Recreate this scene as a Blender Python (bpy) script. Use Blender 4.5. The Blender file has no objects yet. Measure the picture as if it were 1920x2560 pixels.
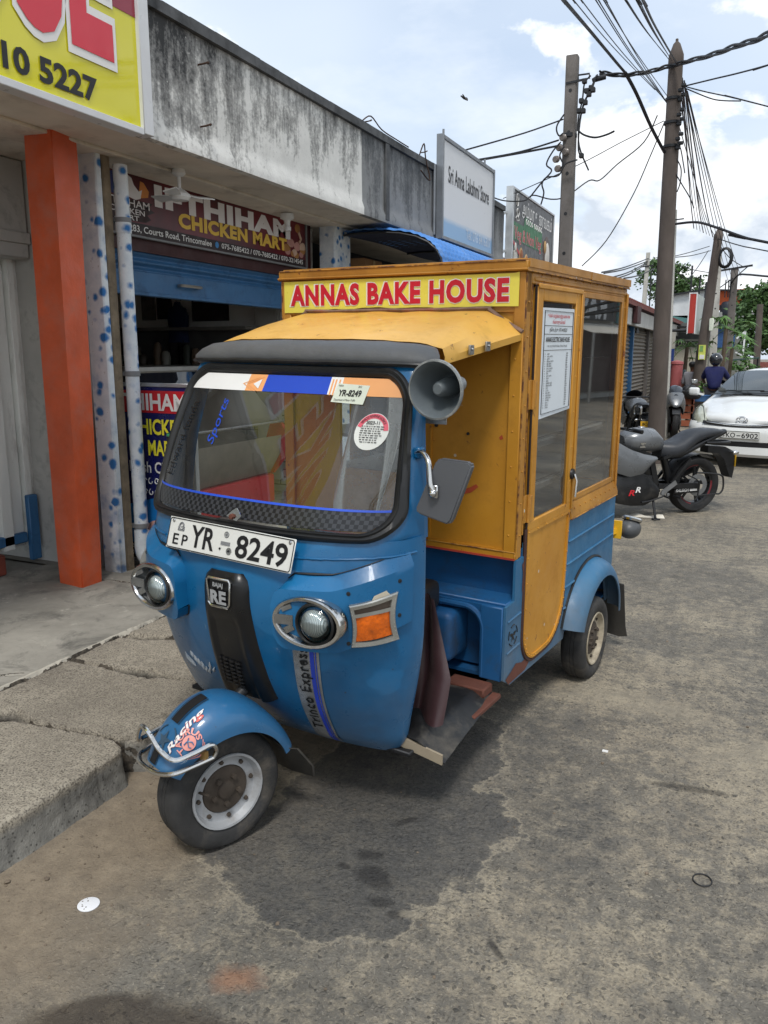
import bpy, bmesh, math, random
from mathutils import Vector, Matrix, noise
random.seed(7)
scene = bpy.context.scene
COL = scene.collection
R = math.radians
PI = math.pi

# ------------------------------------------------------------------ camera
cam_d = bpy.data.cameras.new("camera")
cam = bpy.data.objects.new("camera", cam_d)
COL.objects.link(cam)
scene.camera = cam
cam_d.sensor_width = 36.0
cam_d.sensor_fit = 'VERTICAL'
cam_d.sensor_height = 36.0
cam_d.lens = 36.0 * 2000.0 / 2560.0
cam_d.clip_start = 0.05
cam_d.clip_end = 2000
cam.location = (0, 0, 1.562)
cam.rotation_euler = (PI / 2 - 0.195135, 0, 0.423910)

# ------------------------------------------------------------------ world and sun
SUN_EL, SUN_AZ = R(58), R(160)      # azimuth measured from +Y towards +X
w = bpy.data.worlds.new("World")
scene.world = w
w.use_nodes = True
nt = w.node_tree
for n in list(nt.nodes):
    nt.nodes.remove(n)
def wn(t, **k):
    n = nt.nodes.new(t)
    for a, b in k.items():
        setattr(n, a, b)
    return n
def wm(op, a, b=None, c=None):
    n = wn('ShaderNodeMath', operation=op)
    for i, v in enumerate((a, b, c)):
        if v is None:
            continue
        if isinstance(v, (int, float)):
            n.inputs[i].default_value = v
        else:
            nt.links.new(v, n.inputs[i])
    return n.outputs[0]
out = wn('ShaderNodeOutputWorld')
bg = wn('ShaderNodeBackground')
bg.inputs[1].default_value = 0.092
nt.links.new(bg.outputs[0], out.inputs[0])
sky = wn('ShaderNodeTexSky', sky_type='NISHITA', sun_disc=False)
sky.sun_elevation = SUN_EL
sky.sun_rotation = SUN_AZ
sky.air_density = 1.0
sky.dust_density = 1.2
tc = wn('ShaderNodeTexCoord')
sep = wn('ShaderNodeSeparateXYZ')
nt.links.new(tc.outputs['Generated'], sep.inputs[0])
zz = wm('MAXIMUM', sep.outputs[2], 0.0)
den = wm('ADD', zz, 0.22)
cmb = wn('ShaderNodeCombineXYZ')
nt.links.new(wm('DIVIDE', sep.outputs[0], den), cmb.inputs[0])
nt.links.new(wm('DIVIDE', sep.outputs[1], den), cmb.inputs[1])
nt.links.new(wm('MULTIPLY', zz, 2.2), cmb.inputs[2])
def wnoise(scale, detail, rough, off=(0, 0, 0), dist=0.0):
    mp = wn('ShaderNodeMapping')
    mp.inputs['Location'].default_value = off
    nt.links.new(cmb.outputs[0], mp.inputs[0])
    n = wn('ShaderNodeTexNoise')
    n.inputs['Scale'].default_value = scale
    n.inputs['Detail'].default_value = detail
    n.inputs['Roughness'].default_value = rough
    n.inputs['Distortion'].default_value = dist
    nt.links.new(mp.outputs[0], n.inputs['Vector'])
    return n.outputs[0]
def wramp(v, *stops):
    r = wn('ShaderNodeValToRGB')
    e = r.color_ramp.elements
    while len(e) < len(stops):
        e.new(0.5)
    for k, (p, c) in enumerate(stops):
        e[k].position = p
        e[k].color = (c, c, c, 1) if isinstance(c, (int, float)) else (*c, 1)
    nt.links.new(v, r.inputs[0])
    return r.outputs[0]
def wmix(f, a, b):
    m = wn('ShaderNodeMix', data_type='RGBA')
    if isinstance(f, (int, float)):
        m.inputs[0].default_value = f
    else:
        nt.links.new(f, m.inputs[0])
    for i, v in ((6, a), (7, b)):
        if isinstance(v, tuple):
            m.inputs[i].default_value = (*v, 1)
        else:
            nt.links.new(v, m.inputs[i])
    return m.outputs[2]
# soft high veil over the whole sky, heaped cumulus low on the right of the street
dirn = tc.outputs['Generated']
def dnoise(scale, detail, rough, off=(0, 0, 0), sc=(1, 1, 1), dist=0.0):
    mp = wn('ShaderNodeMapping')
    mp.inputs['Location'].default_value = off
    mp.inputs['Scale'].default_value = sc
    nt.links.new(dirn, mp.inputs[0])
    n = wn('ShaderNodeTexNoise')
    n.inputs['Scale'].default_value = scale
    n.inputs['Detail'].default_value = detail
    n.inputs['Roughness'].default_value = rough
    n.inputs['Distortion'].default_value = dist
    nt.links.new(mp.outputs[0], n.inputs['Vector'])
    return n.outputs[0]
veil = wramp(wnoise(0.55, 4, 0.5, (3.1, 0.4, 0)), (0.30, 0.30), (0.62, 0.92))
wisps = wramp(wnoise(1.6, 7, 0.6, (0.2, 4.4, 0)), (0.50, 0.0), (0.70, 0.55))
bluer = wmix(0.45, sky.outputs[0], (3.9, 5.4, 7.9))
base = wmix(veil, bluer, (6.6, 7.3, 8.1))
base = wmix(wisps, base, (7.8, 8.2, 8.7))
cn = dnoise(5.2, 10, 0.56, (0.6, 2.3, 0.15), (1, 1, 1.7), 0.15)
bias = wm('MULTIPLY', wm('SUBTRACT', 0.27, zz), 0.62)
side = wm('MULTIPLY', wm('ADD', sep.outputs[0], 0.25), 0.22)
cum = wramp(wm('ADD', wm('ADD', cn, bias), side), (0.545, 0.0), (0.60, 1.0))
# lit tops and grey bases: compare the heap with the same heap seen a little higher up
cn2 = dnoise(5.2, 10, 0.56, (0.6, 2.3, 0.23), (1, 1, 1.7), 0.15)
lit = wramp(wm('SUBTRACT', cn, cn2), (-0.0, 0.0), (1.0, 1.0))
lit = wramp(wm('MULTIPLY_ADD', wm('SUBTRACT', cn, cn2), 2.4, 0.5), (0.30, (5.2, 5.8, 6.6)), (0.50, (7.2, 7.6, 8.1)), (0.72, (9.1, 9.2, 9.3)))
skycol = wmix(cum, base, lit)
nt.links.new(skycol, bg.inputs[0])

sd = bpy.data.lights.new("sun", 'SUN')
sd.energy = 1.6
sd.angle = R(12)
sd.color = (1.0, 0.955, 0.89)
sun = bpy.data.objects.new("sun", sd)
COL.objects.link(sun)
sv = Vector((math.sin(SUN_AZ) * math.cos(SUN_EL), math.cos(SUN_AZ) * math.cos(SUN_EL), math.sin(SUN_EL)))
sun.rotation_euler = sv.to_track_quat('Z', 'Y').to_euler()
sun.location = (4, -6, 12)

scene.view_settings.view_transform = 'Standard'
scene.view_settings.look = 'None'
scene.view_settings.exposure = 0.58
scene.view_settings.gamma = 1.0
scene.view_settings.use_curve_mapping = False
scene.cycles.max_bounces = 10
scene.cycles.diffuse_bounces = 6
scene.cycles.transparent_max_bounces = 16
scene.cycles.caustics_reflective = False
scene.cycles.caustics_refractive = False
scene.cycles.use_denoising = True

# ------------------------------------------------------------------ materials
def S(r, g, b):
    f = lambda c: (c / 255 / 12.92) if c / 255 <= 0.04045 else ((c / 255 + 0.055) / 1.055) ** 2.4
    return (f(r), f(g), f(b))
class NT:
    """small wrapper for building a node material"""
    def __init__(s, name):
        s.m = bpy.data.materials.new(name)
        s.m.use_nodes = True
        s.t = s.m.node_tree
        s.p = s.t.nodes['Principled BSDF']
        s.out = s.t.nodes['Material Output']
        s.tc = s.t.nodes.new('ShaderNodeTexCoord')
        s.obj = s.tc.outputs['Object']
    def n(s, t, **k):
        x = s.t.nodes.new(t)
        for a, b in k.items():
            setattr(x, a, b)
        return x
    def link(s, a, b):
        s.t.links.new(a, b)
    def setv(s, i, v):
        if isinstance(v, tuple) and len(v) == 3 and i.type == 'RGBA':
            i.default_value = (*v, 1)
        elif isinstance(v, (int, float, tuple)):
            i.default_value = v
        else:
            s.link(v, i)
    def math(s, op, a, b=None, c=None, clamp=False):
        x = s.n('ShaderNodeMath', operation=op, use_clamp=clamp)
        for i, v in enumerate((a, b, c)):
            if v is not None:
                s.setv(x.inputs[i], v)
        return x.outputs[0]
    def mapping(s, scale=(1, 1, 1), loc=(0, 0, 0), rot=(0, 0, 0), vec=None):
        x = s.n('ShaderNodeMapping')
        x.inputs['Scale'].default_value = scale
        x.inputs['Location'].default_value = loc
        x.inputs['Rotation'].default_value = rot
        s.link(vec or s.obj, x.inputs[0])
        return x.outputs[0]
    def noise(s, scale, detail=5, rough=0.55, vec=None, dist=0.0, out=0):
        x = s.n('ShaderNodeTexNoise')
        x.inputs['Scale'].default_value = scale
        x.inputs['Detail'].default_value = detail
        x.inputs['Roughness'].default_value = rough
        x.inputs['Distortion'].default_value = dist
        s.link(vec or s.obj, x.inputs['Vector'])
        return x.outputs[out]
    def voro(s, scale, feature='F1', vec=None, out='Distance', rnd=1.0):
        x = s.n('ShaderNodeTexVoronoi', feature=feature)
        x.inputs['Scale'].default_value = scale
        x.inputs['Randomness'].default_value = rnd
        s.link(vec or s.obj, x.inputs['Vector'])
        return x.outputs[out]
    def ramp(s, v, *stops, interp='LINEAR'):
        r = s.n('ShaderNodeValToRGB')
        r.color_ramp.interpolation = interp
        e = r.color_ramp.elements
        while len(e) < len(stops):
            e.new(0.5)
        for k, (p, c) in enumerate(stops):
            e[k].position = p
            e[k].color = (c, c, c, 1) if isinstance(c, (int, float)) else (*c, 1)
        s.link(v, r.inputs[0])
        return r.outputs[0]
    def mix(s, f, a, b, mode='MIX'):
        m = s.n('ShaderNodeMix', data_type='RGBA', blend_type=mode)
        s.setv(m.inputs[0], f)
        s.setv(m.inputs[6], a)
        s.setv(m.inputs[7], b)
        return m.outputs[2]
    def sep(s, vec=None):
        x = s.n('ShaderNodeSeparateXYZ')
        s.link(vec or s.obj, x.inputs[0])
        return x.outputs
    def bump(s, h, strength=0.3, dist=0.01, prev=None):
        b = s.n('ShaderNodeBump')
        b.inputs['Strength'].default_value = strength
        b.inputs['Distance'].default_value = dist
        s.link(h, b.inputs['Height'])
        if prev is not None:
            s.link(prev, b.inputs['Normal'])
        return b.outputs[0]
    def fin(s, col=None, rough=None, metal=None, normal=None, coat=None, spec=None):
        for k, v in (('Base Color', col), ('Roughness', rough), ('Metallic', metal), ('Normal', normal),
                     ('Coat Weight', coat), ('Specular IOR Level', spec)):
            if v is not None:
                s.setv(s.p.inputs[k], v)
        return s.m
MATS = {}
def M(name, col, rough=0.5, metal=0.0, var=0.18, vs=6.0, dirt=None, damt=0.5, ds=4.0, bump=0.08, bs=90.0, coat=0.0, spec=0.5, stretch=(1, 1, 1), bd=0.004):
    if name in MATS:
        return MATS[name]
    g = NT(name)
    v = g.mapping(stretch)
    n1 = g.noise(vs, 6, 0.6, v)
    c = g.mix(g.ramp(n1, (0.3, 0.0), (0.7, 1.0)), tuple(x * (1 - var) for x in col), tuple(min(1, x * (1 + var)) for x in col))
    r = g.ramp(g.noise(vs * 2.3, 5, 0.6, v), (0.3, max(0.02, rough - 0.1)), (0.7, min(1, rough + 0.12)))
    if dirt is not None:
        dm = g.ramp(g.noise(ds, 8, 0.68, v, 0.3), (0.62 - damt * 0.22, 0.0), (0.74, min(1.0, damt * 1.5)))
        c = g.mix(dm, c, dirt)
        r = g.mix(dm, r, (0.85, 0.85, 0.85))
    nrm = g.bump(g.noise(bs, 4, 0.6, v), bump, bd) if bump else None
    MATS[name] = g.fin(c, r, metal, nrm, coat, spec)
    return MATS[name]
def glass(name, tint=(0.9, 0.93, 0.92), rough=0.02, ior=1.45, haze=0.0, hz=(0.6, 0.6, 0.58), gain=1.0):
    if name in MATS:
        return MATS[name]
    g = NT(name)
    tr = g.n('ShaderNodeBsdfTransparent')
    tr.inputs[0].default_value = (*tint, 1)
    gl = g.n('ShaderNodeBsdfGlossy')
    gl.inputs['Roughness'].default_value = rough
    fr = g.n('ShaderNodeFresnel')
    fr.inputs[0].default_value = ior
    fac = fr.outputs[0] if gain == 1.0 else g.math('MULTIPLY', fr.outputs[0], gain, clamp=True)
    mx = g.n('ShaderNodeMixShader')
    g.link(fac, mx.inputs[0]); g.link(tr.outputs[0], mx.inputs[1]); g.link(gl.outputs[0], mx.inputs[2])
    res = mx.outputs[0]
    if haze:
        df = g.n('ShaderNodeBsdfDiffuse')
        df.inputs[0].default_value = (*hz, 1)
        m2 = g.n('ShaderNodeMixShader')
        g.link(g.ramp(g.noise(5, 7, 0.65), (0.35, haze * 0.3), (0.75, haze)), m2.inputs[0])
        g.link(res, m2.inputs[1]); g.link(df.outputs[0], m2.inputs[2])
        res = m2.outputs[0]
    g.link(res, g.out.inputs[0])
    MATS[name] = g.m
    return g.m

# ------------------------------------------------------------------ mesh building
ABS = {}          # things whose parts are written in world coordinates
def V(*a):
    return Vector(a)
class MB:
    def __init__(s):
        s.bm = bmesh.new()
        s.mi = 0
    def _tag(s, n0):
        s.bm.faces.ensure_lookup_table()
        for f in s.bm.faces[n0:]:
            f.material_index = s.mi
    def bx(s, x0, x1, y0, y1, z0, z1, bev=0.0, rot=None, piv=None, seg=1):
        n0 = len(s.bm.faces)
        vs = [s.bm.verts.new((x, y, z)) for x in (x0, x1) for y in (y0, y1) for z in (z0, z1)]
        fs = [(0, 1, 3, 2), (4, 6, 7, 5), (0, 4, 5, 1), (2, 3, 7, 6), (0, 2, 6, 4), (1, 5, 7, 3)]
        ff = [s.bm.faces.new([vs[i] for i in f]) for f in fs]
        if bev:
            es = list({e for f in ff for e in f.edges})
            r = bmesh.ops.bevel(s.bm, geom=es, offset=bev, segments=seg, affect='EDGES', profile=0.5)
            vs = list({v for v in r['verts']} | {v for v in vs if v.is_valid})
            vs = list({v for f in s.bm.faces[n0:] for v in f.verts}) if False else [v for v in vs if v.is_valid]
        if rot is not None:
            piv = Vector(piv) if piv is not None else V((x0 + x1) / 2, (y0 + y1) / 2, (z0 + z1) / 2)
            for v in set(vs):
                v.co = piv + rot @ (v.co - piv)
        s._tag(n0)
        return s
    def beam(s, p0, p1, wd, ht, up=(0, 0, 1), bev=0.0):
        """rectangular bar between two points"""
        p0, p1 = Vector(p0), Vector(p1)
        d = (p1 - p0); L = d.length; d.normalize()
        up = Vector(up)
        sd_ = d.cross(up)
        if sd_.length < 1e-5:
            sd_ = d.cross(V(1, 0, 0))
        sd_.normalize()
        u = sd_.cross(d)
        rot = Matrix((d, sd_, u)).transposed()
        c = (p0 + p1) / 2
        return s.bx(c.x - L / 2, c.x + L / 2, c.y - wd / 2, c.y + wd / 2, c.z - ht / 2, c.z + ht / 2, bev, rot, c)
    def tube(s, path, r, n=8, closed=False, cap=True):
        n0 = len(s.bm.faces)
        P = [Vector(p) for p in path]
        m = len(P)
        rs = r if isinstance(r, (list, tuple)) else [r] * m
        rings = []
        prev = None
        for i, p in enumerate(P):
            a = P[(i - 1) % m] if (closed or i > 0) else p
            b = P[(i + 1) % m] if (closed or i < m - 1) else p
            t = (b - a)
            if t.length < 1e-9:
                t = V(0, 0, 1)
            t.normalize()
            if prev is None:
                q = t.cross(V(0, 0, 1))
                if q.length < 1e-3:
                    q = t.cross(V(1, 0, 0))
            else:
                q = prev - t * prev.dot(t)
                if q.length < 1e-6:
                    q = t.cross(V(0, 0, 1))
            q.normalize()
            prev = q
            k = t.cross(q)
            rings.append([s.bm.verts.new(p + (q * math.cos(2 * PI * j / n) + k * math.sin(2 * PI * j / n)) * rs[i]) for j in range(n)])
        for i in range(m if closed else m - 1):
            A, B = rings[i], rings[(i + 1) % m]
            for j in range(n):
                s.bm.faces.new((A[j], A[(j + 1) % n], B[(j + 1) % n], B[j]))
        if cap and not closed:
            s.bm.faces.new(rings[0][::-1])
            s.bm.faces.new(rings[-1])
        s._tag(n0)
        return s
    def lathe(s, prof, o=(0, 0, 0), ax=(0, 0, 1), n=24, a0=0.0, a1=2 * PI, cap=False):
        """profile of (radius, height along axis)"""
        n0 = len(s.bm.faces)
        o, ax = Vector(o), Vector(ax).normalized()
        q = ax.cross(V(0, 0, 1))
        if q.length < 1e-3:
            q = ax.cross(V(0, 1, 0))
        q.normalize()
        k = ax.cross(q)
        full = abs(a1 - a0 - 2 * PI) < 1e-6
        cnt = n if full else n + 1
        rows = []
        for (r, h) in prof:
            if r < 1e-6:
                v = s.bm.verts.new(o + ax * h)
                rows.append([v] * cnt)
            else:
                rows.append([s.bm.verts.new(o + ax * h + (q * math.cos(a0 + (a1 - a0) * j / n) + k * math.sin(a0 + (a1 - a0) * j / n)) * r) for j in range(cnt)])
        for A, B in zip(rows, rows[1:]):
            for j in range(n):
                j2 = (j + 1) % cnt
                f = []
                for v in (A[j], A[j2], B[j2], B[j]):
                    if v not in f:
                        f.append(v)
                if len(f) > 2:
                    s.bm.faces.new(f)
        s._tag(n0)
        return s
    def grid(s, fn, nu, nv, cu=False, cv=False):
        n0 = len(s.bm.faces)
        g = [[s.bm.verts.new(fn(i / (nu if cu else nu - 1), j / (nv if cv else nv - 1))) for j in range(nv)] for i in range(nu)]
        for i in range(nu if cu else nu - 1):
            for j in range(nv if cv else nv - 1):
                a, b = (i + 1) % nu, (j + 1) % nv
                s.bm.faces.new((g[i][j], g[a][j], g[a][b], g[i][b]))
        s._tag(n0)
        return s
    def rows(s, rows, close=False):
        """skin between successive point rows of equal length"""
        n0 = len(s.bm.faces)
        g = [[s.bm.verts.new(p) for p in r] for r in rows]
        for A, B in zip(g, g[1:]):
            for j in range(len(A) if close else len(A) - 1):
                k = (j + 1) % len(A)
                try:
                    s.bm.faces.new((A[j], A[k], B[k], B[j]))
                except ValueError:
                    pass
        s._tag(n0)
        return s
    def poly(s, pts):
        n0 = len(s.bm.faces)
        s.bm.faces.new([s.bm.verts.new(p) for p in pts])
        s._tag(n0)
        return s
    def prism(s, pts, d):
        """outline swept along vector d, closed"""
        n0 = len(s.bm.faces)
        d = Vector(d)
        A = [s.bm.verts.new(p) for p in pts]
        B = [s.bm.verts.new(Vector(p) + d) for p in pts]
        s.bm.faces.new(A[::-1]); s.bm.faces.new(B)
        for j in range(len(A)):
            k = (j + 1) % len(A)
            s.bm.faces.new((A[j], A[k], B[k], B[j]))
        s._tag(n0)
        return s
    def ball(s, c, r, sc=(1, 1, 1), u=12, v=8):
        n0 = len(s.bm.faces)
        res = bmesh.ops.create_uvsphere(s.bm, u_segments=u, v_segments=v, radius=r)
        for x in res['verts']:
            x.co = Vector(c) + V(x.co.x * sc[0], x.co.y * sc[1], x.co.z * sc[2])
        s._tag(n0)
        return s
    def thick(s, t):
        bmesh.ops.recalc_face_normals(s.bm, faces=s.bm.faces)
        bmesh.ops.solidify(s.bm, geom=list(s.bm.faces), thickness=t)
        return s
    def xf(s, mat):
        bmesh.ops.transform(s.bm, matrix=mat, verts=s.bm.verts)
        return s
    def mesh(s, name, mats, off=None, ang=38, recalc=True):
        if recalc:
            bmesh.ops.recalc_face_normals(s.bm, faces=s.bm.faces)
        if off is not None:
            bmesh.ops.translate(s.bm, vec=-Vector(off), verts=s.bm.verts)
        me = bpy.data.meshes.new(name)
        s.bm.to_mesh(me)
        s.bm.free()
        for m in (mats if isinstance(mats, (list, tuple)) else [mats]):
            me.materials.append(m)
        if ang:
            me.polygons.foreach_set('use_smooth', [True] * len(me.polygons))
            me.set_sharp_from_angle(angle=R(ang))
        return me
    def build(s, name, mats, parent=None, ang=38, recalc=True, base=None):
        off = ABS.get(parent.name) if parent else base
        me = s.mesh(name, mats, off, ang, recalc)
        o = bpy.data.objects.new(name, me)
        COL.objects.link(o)
        if parent:
            o.parent = parent
            if ABS.get(parent.name) is not None:
                ABS[o.name] = ABS[parent.name]
        elif base is not None:
            o.location = base
            ABS[o.name] = Vector(base)
        return o
def tag(o, label=None, cat=None, group=None, kind=None):
    if label: o['label'] = label
    if cat: o['category'] = cat
    if group: o['group'] = group
    if kind: o['kind'] = kind
    return o
def thing(name, label, cat, loc=(0, 0, 0), rz=0.0, group=None, absolute=True):
    o = bpy.data.objects.new(name, None)
    o.empty_display_size = 0.1
    COL.objects.link(o)
    o.location = loc
    o.rotation_euler = (0, 0, rz)
    if absolute:
        ABS[o.name] = Vector(loc)
    return tag(o, label, cat, group)
def dup(o, parent=None):
    c = o.copy()
    COL.objects.link(c)
    if parent:
        c.parent = parent
    for ch in list(o.children):
        dup(ch, c)
    return c
def text_mesh(body, size=1.0, bold=0.0, sx=1.0, align='LEFT', shear=0.0, spacing=1.0, depth=0.0, res=3):
    c = bpy.data.curves.new('lettering', 'FONT')
    c.body = body
    c.size = size
    c.offset = bold * size
    c.align_x = align
    c.shear = shear
    c.space_character = spacing
    c.extrude = depth
    c.resolution_u = res
    o = bpy.data.objects.new('lettering', c)
    COL.objects.link(o)
    bpy.context.view_layer.update()
    me = bpy.data.meshes.new_from_object(o.evaluated_get(bpy.context.evaluated_depsgraph_get()))
    bpy.data.objects.remove(o)
    bpy.data.curves.remove(c)
    for v in me.vertices:
        v.co.x *= sx
    return me
def text(mb, body, o, xd, yd, size, bold=0.0, sx=1.0, align='LEFT', shear=0.0, spacing=1.0, lift=0.0, width=None, fn=None, res=3):
    """add flat lettering to a builder; fn maps (u, v) to a point for curved faces"""
    me = text_mesh(body, size, bold, sx, align, shear, spacing, 0.0, res)
    xs = [v.co.x for v in me.vertices] or [0, 1]
    k = 1.0
    if width:
        k = width / max(1e-6, (max(xs) - min(xs)))
    o, xd, yd = Vector(o), Vector(xd).normalized(), Vector(yd).normalized()
    nrm = xd.cross(yd)
    n0 = len(mb.bm.faces)
    vs = []
    for v in me.vertices:
        if fn:
            p = fn(v.co.x * k, v.co.y)
        else:
            p = o + xd * (v.co.x * k) + yd * v.co.y + nrm * lift
        vs.append(mb.bm.verts.new(p))
    for p in me.polygons:
        try:
            mb.bm.faces.new([vs[i] for i in p.vertices])
        except ValueError:
            pass
    mb._tag(n0)
    bpy.data.meshes.remove(me)
    return mb
def arc(c, r, a0, a1, n, ex=(1, 0, 0), ey=(0, 0, 1)):
    c, ex, ey = Vector(c), Vector(ex), Vector(ey)
    return [c + ex * (r * math.cos(a0 + (a1 - a0) * i / n)) + ey * (r * math.sin(a0 + (a1 - a0) * i / n)) for i in range(n + 1)]
def smooth_path(pts, n=6, closed=False):
    """Catmull-Rom through the points"""
    P = [Vector(p) for p in pts]
    m = len(P)
    res = []
    for i in range(m if closed else m - 1):
        p0 = P[(i - 1) % m] if (closed or i > 0) else P[0]
        p1, p2 = P[i], P[(i + 1) % m]
        p3 = P[(i + 2) % m] if (closed or i < m - 2) else P[m - 1]
        for k in range(n):
            t = k / n
            res.append(0.5 * (2 * p1 + (p2 - p0) * t + (2 * p0 - 5 * p1 + 4 * p2 - p3) * t * t + (3 * p1 - p0 - 3 * p2 + p3) * t ** 3))
    if not closed:
        res.append(P[-1])
    return res
def skin_body(name, joints, edges, mat, parent=None, sub=2, root=0):
    """one continuous body grown from a skeleton of (point, radius)"""
    me = bpy.data.meshes.new(name)
    me.from_pydata([j[0] for j in joints], edges, [])
    o = bpy.data.objects.new(name, me)
    COL.objects.link(o)
    sk = o.modifiers.new('skin', 'SKIN')
    sk.use_smooth_shade = True
    for i, j in enumerate(joints):
        r = j[1] if isinstance(j[1], tuple) else (j[1], j[1])
        me.skin_vertices[0].data[i].radius = r
    me.skin_vertices[0].data[root].use_root = True
    ss = o.modifiers.new('sub', 'SUBSURF')
    ss.levels = ss.render_levels = sub
    bpy.context.view_layer.update()
    m2 = bpy.data.meshes.new_from_object(o.evaluated_get(bpy.context.evaluated_depsgraph_get()))
    bpy.data.objects.remove(o)
    bpy.data.meshes.remove(me)
    m2.name = name
    m2.materials.clear()
    for m in (mat if isinstance(mat, (list, tuple)) else [mat]):
        m2.materials.append(m)
    m2.polygons.foreach_set('use_smooth', [True] * len(m2.polygons))
    o = bpy.data.objects.new(name, m2)
    COL.objects.link(o)
    if parent:
        o.parent = parent
        if ABS.get(parent.name) is not None:
            m2.transform(Matrix.Translation(-ABS[parent.name]))
    return o
def nz(x, y, z=0.0, s=1.0):
    return noise.noise(V(x * s, y * s, z * s))
def fbm(x, y, z=0.0, s=1.0, o=4):
    return noise.fractal(V(x * s, y * s, z * s), 1.0, 2.0, o)
# ================================================================== road
def make_road_mat():
    g = NT('worn_asphalt')
    o = g.obj
    wv = g.noise(1.1, 6, 0.6, out=1)
    warp = g.n('ShaderNodeVectorMath', operation='MULTIPLY_ADD')
    g.link(wv, warp.inputs[0]); warp.inputs[1].default_value = (0.5, 0.5, 0.0); g.link(o, warp.inputs[2])
    wvec = warp.outputs[0]
    # exposed aggregate in a sandy binder
    big = g.noise(0.55, 6, 0.6)
    mid = g.noise(3.2, 7, 0.65)
    fine = g.noise(95, 5, 0.7)
    warp2 = g.n('ShaderNodeVectorMath', operation='MULTIPLY_ADD')
    g.link(g.noise(22, 3, 0.6, out=1), warp2.inputs[0]); warp2.inputs[1].default_value = (0.05, 0.05, 0.0); g.link(o, warp2.inputs[2])
    pv = warp2.outputs[0]
    peb = g.voro(52, vec=pv)
    pebcol = g.voro(52, vec=pv, out='Color')
    peb2 = g.voro(115, vec=pv)
    peb2col = g.voro(115, vec=pv, out='Color')
    sand = g.mix(g.ramp(mid, (0.3, 0.0), (0.7, 1.0)), S(150, 140, 123), S(182, 171, 149))
    tarc = g.mix(g.ramp(g.noise(5, 6, 0.7), (0.3, 0.0), (0.7, 1.0)), S(98, 95, 89), S(134, 129, 119))
    # binder worn through in broken patches at several scales
    wear = g.math('ADD', g.math('MULTIPLY', g.noise(13, 9, 0.78), 1.0), g.math('MULTIPLY', g.math('SUBTRACT', g.noise(0.9, 5, 0.6, wvec), 0.5), 0.75))
    wear = g.math('ADD', wear, g.math('MULTIPLY', g.math('SUBTRACT', g.noise(30, 5, 0.7), 0.5), 0.35))
    wm_ = g.ramp(wear, (0.42, 0.0), (0.60, 1.0))
    c = g.mix(wm_, tarc, sand)
    stone = g.mix(g.sep(pebcol)[0], S(70, 69, 66), S(136, 131, 121))
    stone2 = g.mix(g.sep(peb2col)[1], S(66, 64, 60), S(176, 168, 153))
    s1 = g.ramp(g.math('ADD', peb, g.math('MULTIPLY', g.noise(9, 4), 0.25)), (0.34, 0.85), (0.46, 0.0))
    s2 = g.ramp(peb2, (0.28, 0.6), (0.44, 0.0))
    c = g.mix(s2, c, stone2)
    c = g.mix(g.math('MULTIPLY', s1, g.ramp(g.sep(pebcol)[1], (0.35, 0.0), (0.5, 1.0))), c, stone)
    c = g.mix(g.ramp(fine, (0.35, 0.5), (0.7, 0.0)), c, S(70, 67, 62))
    X, Y, Z = g.sep(wvec)
    X0, Y0, _ = g.sep()
    # dusty strip along the kerb
    dn = g.math('ADD', X0, g.math('MULTIPLY', g.math('SUBTRACT', g.noise(2.2, 6, 0.65), 0.5), 0.9))
    dust = g.ramp(g.math('MULTIPLY_ADD', dn, -1.0, -1.28), (0.0, 0.0), (0.42, 0.93))
    dcol = g.mix(g.ramp(g.noise(14, 7, 0.7), (0.3, 0.0), (0.7, 1.0)), S(112, 101, 87), S(146, 133, 114))
    dcol = g.mix(g.ramp(g.noise(130, 4, 0.6), (0.5, 0.0), (0.75, 0.5)), dcol, S(90, 80, 69))
    c = g.mix(dust, c, dcol)
    # stains with shapes of their own: list of ellipses (x, y, rx, ry, rot)
    def blot(els, soft=0.25, nscale=7.0, namp=0.55):
        nn = g.math('MULTIPLY', g.math('SUBTRACT', g.noise(nscale, 7, 0.68), 0.5), namp * 2)
        acc = None
        for (x, y, rx, ry, a) in els:
            m = g.mapping((1 / rx, 1 / ry, 0), vec=None)
            mp = m.node
            mp.vector_type = 'TEXTURE'
            mp.inputs['Location'].default_value = (x, y, 0)
            mp.inputs['Rotation'].default_value = (0, 0, a)
            mp.inputs['Scale'].default_value = (rx, ry, 1000)
            ln = g.n('ShaderNodeVectorMath', operation='LENGTH')
            g.link(m, ln.inputs[0])
            d = ln.outputs['Value']
            acc = d if acc is None else g.math('MINIMUM', acc, d)
        return g.ramp(g.math('ADD', acc, nn), (1 - soft, 1.0), (1.0, 0.0))
    oil = blot([(-1.02, 2.15, 0.40, 0.55, R(-38)), (-1.0, 1.86, 0.26, 0.22, 0), (-1.1, 2.6, 0.34, 0.6, R(-12))], 0.12, 6, 0.46)
    oil2 = blot([(-0.84, 2.50, 0.26, 0.5, R(-30)), (-0.76, 2.90, 0.22, 0.55, R(-25)), (-0.42, 2.45, 0.2, 0.3, 0)], 0.30, 9, 0.75)
    oc = g.mix(g.ramp(g.noise(60, 5, 0.7), (0.35, 0.0), (0.7, 1.0)), S(60, 60, 60), S(96, 95, 93))
    oc = g.mix(g.ramp(g.voro(150), (0.10, 0.8), (0.22, 0.0)), oc, S(120, 116, 108))
    c = g.mix(g.math('MULTIPLY', oil, g.ramp(g.noise(5, 6, 0.7), (0.3, 0.86), (0.7, 0.56))), c, oc)
    c = g.mix(g.math('MULTIPLY', oil2, g.ramp(g.noise(12, 7, 0.75), (0.38, 0.75), (0.58, 0.15))), c, oc)
    fringe = g.math('MULTIPLY', g.ramp(oil, (0.02, 0.0), (0.3, 1.0), (0.6, 0.0)), 0.5)
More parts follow.
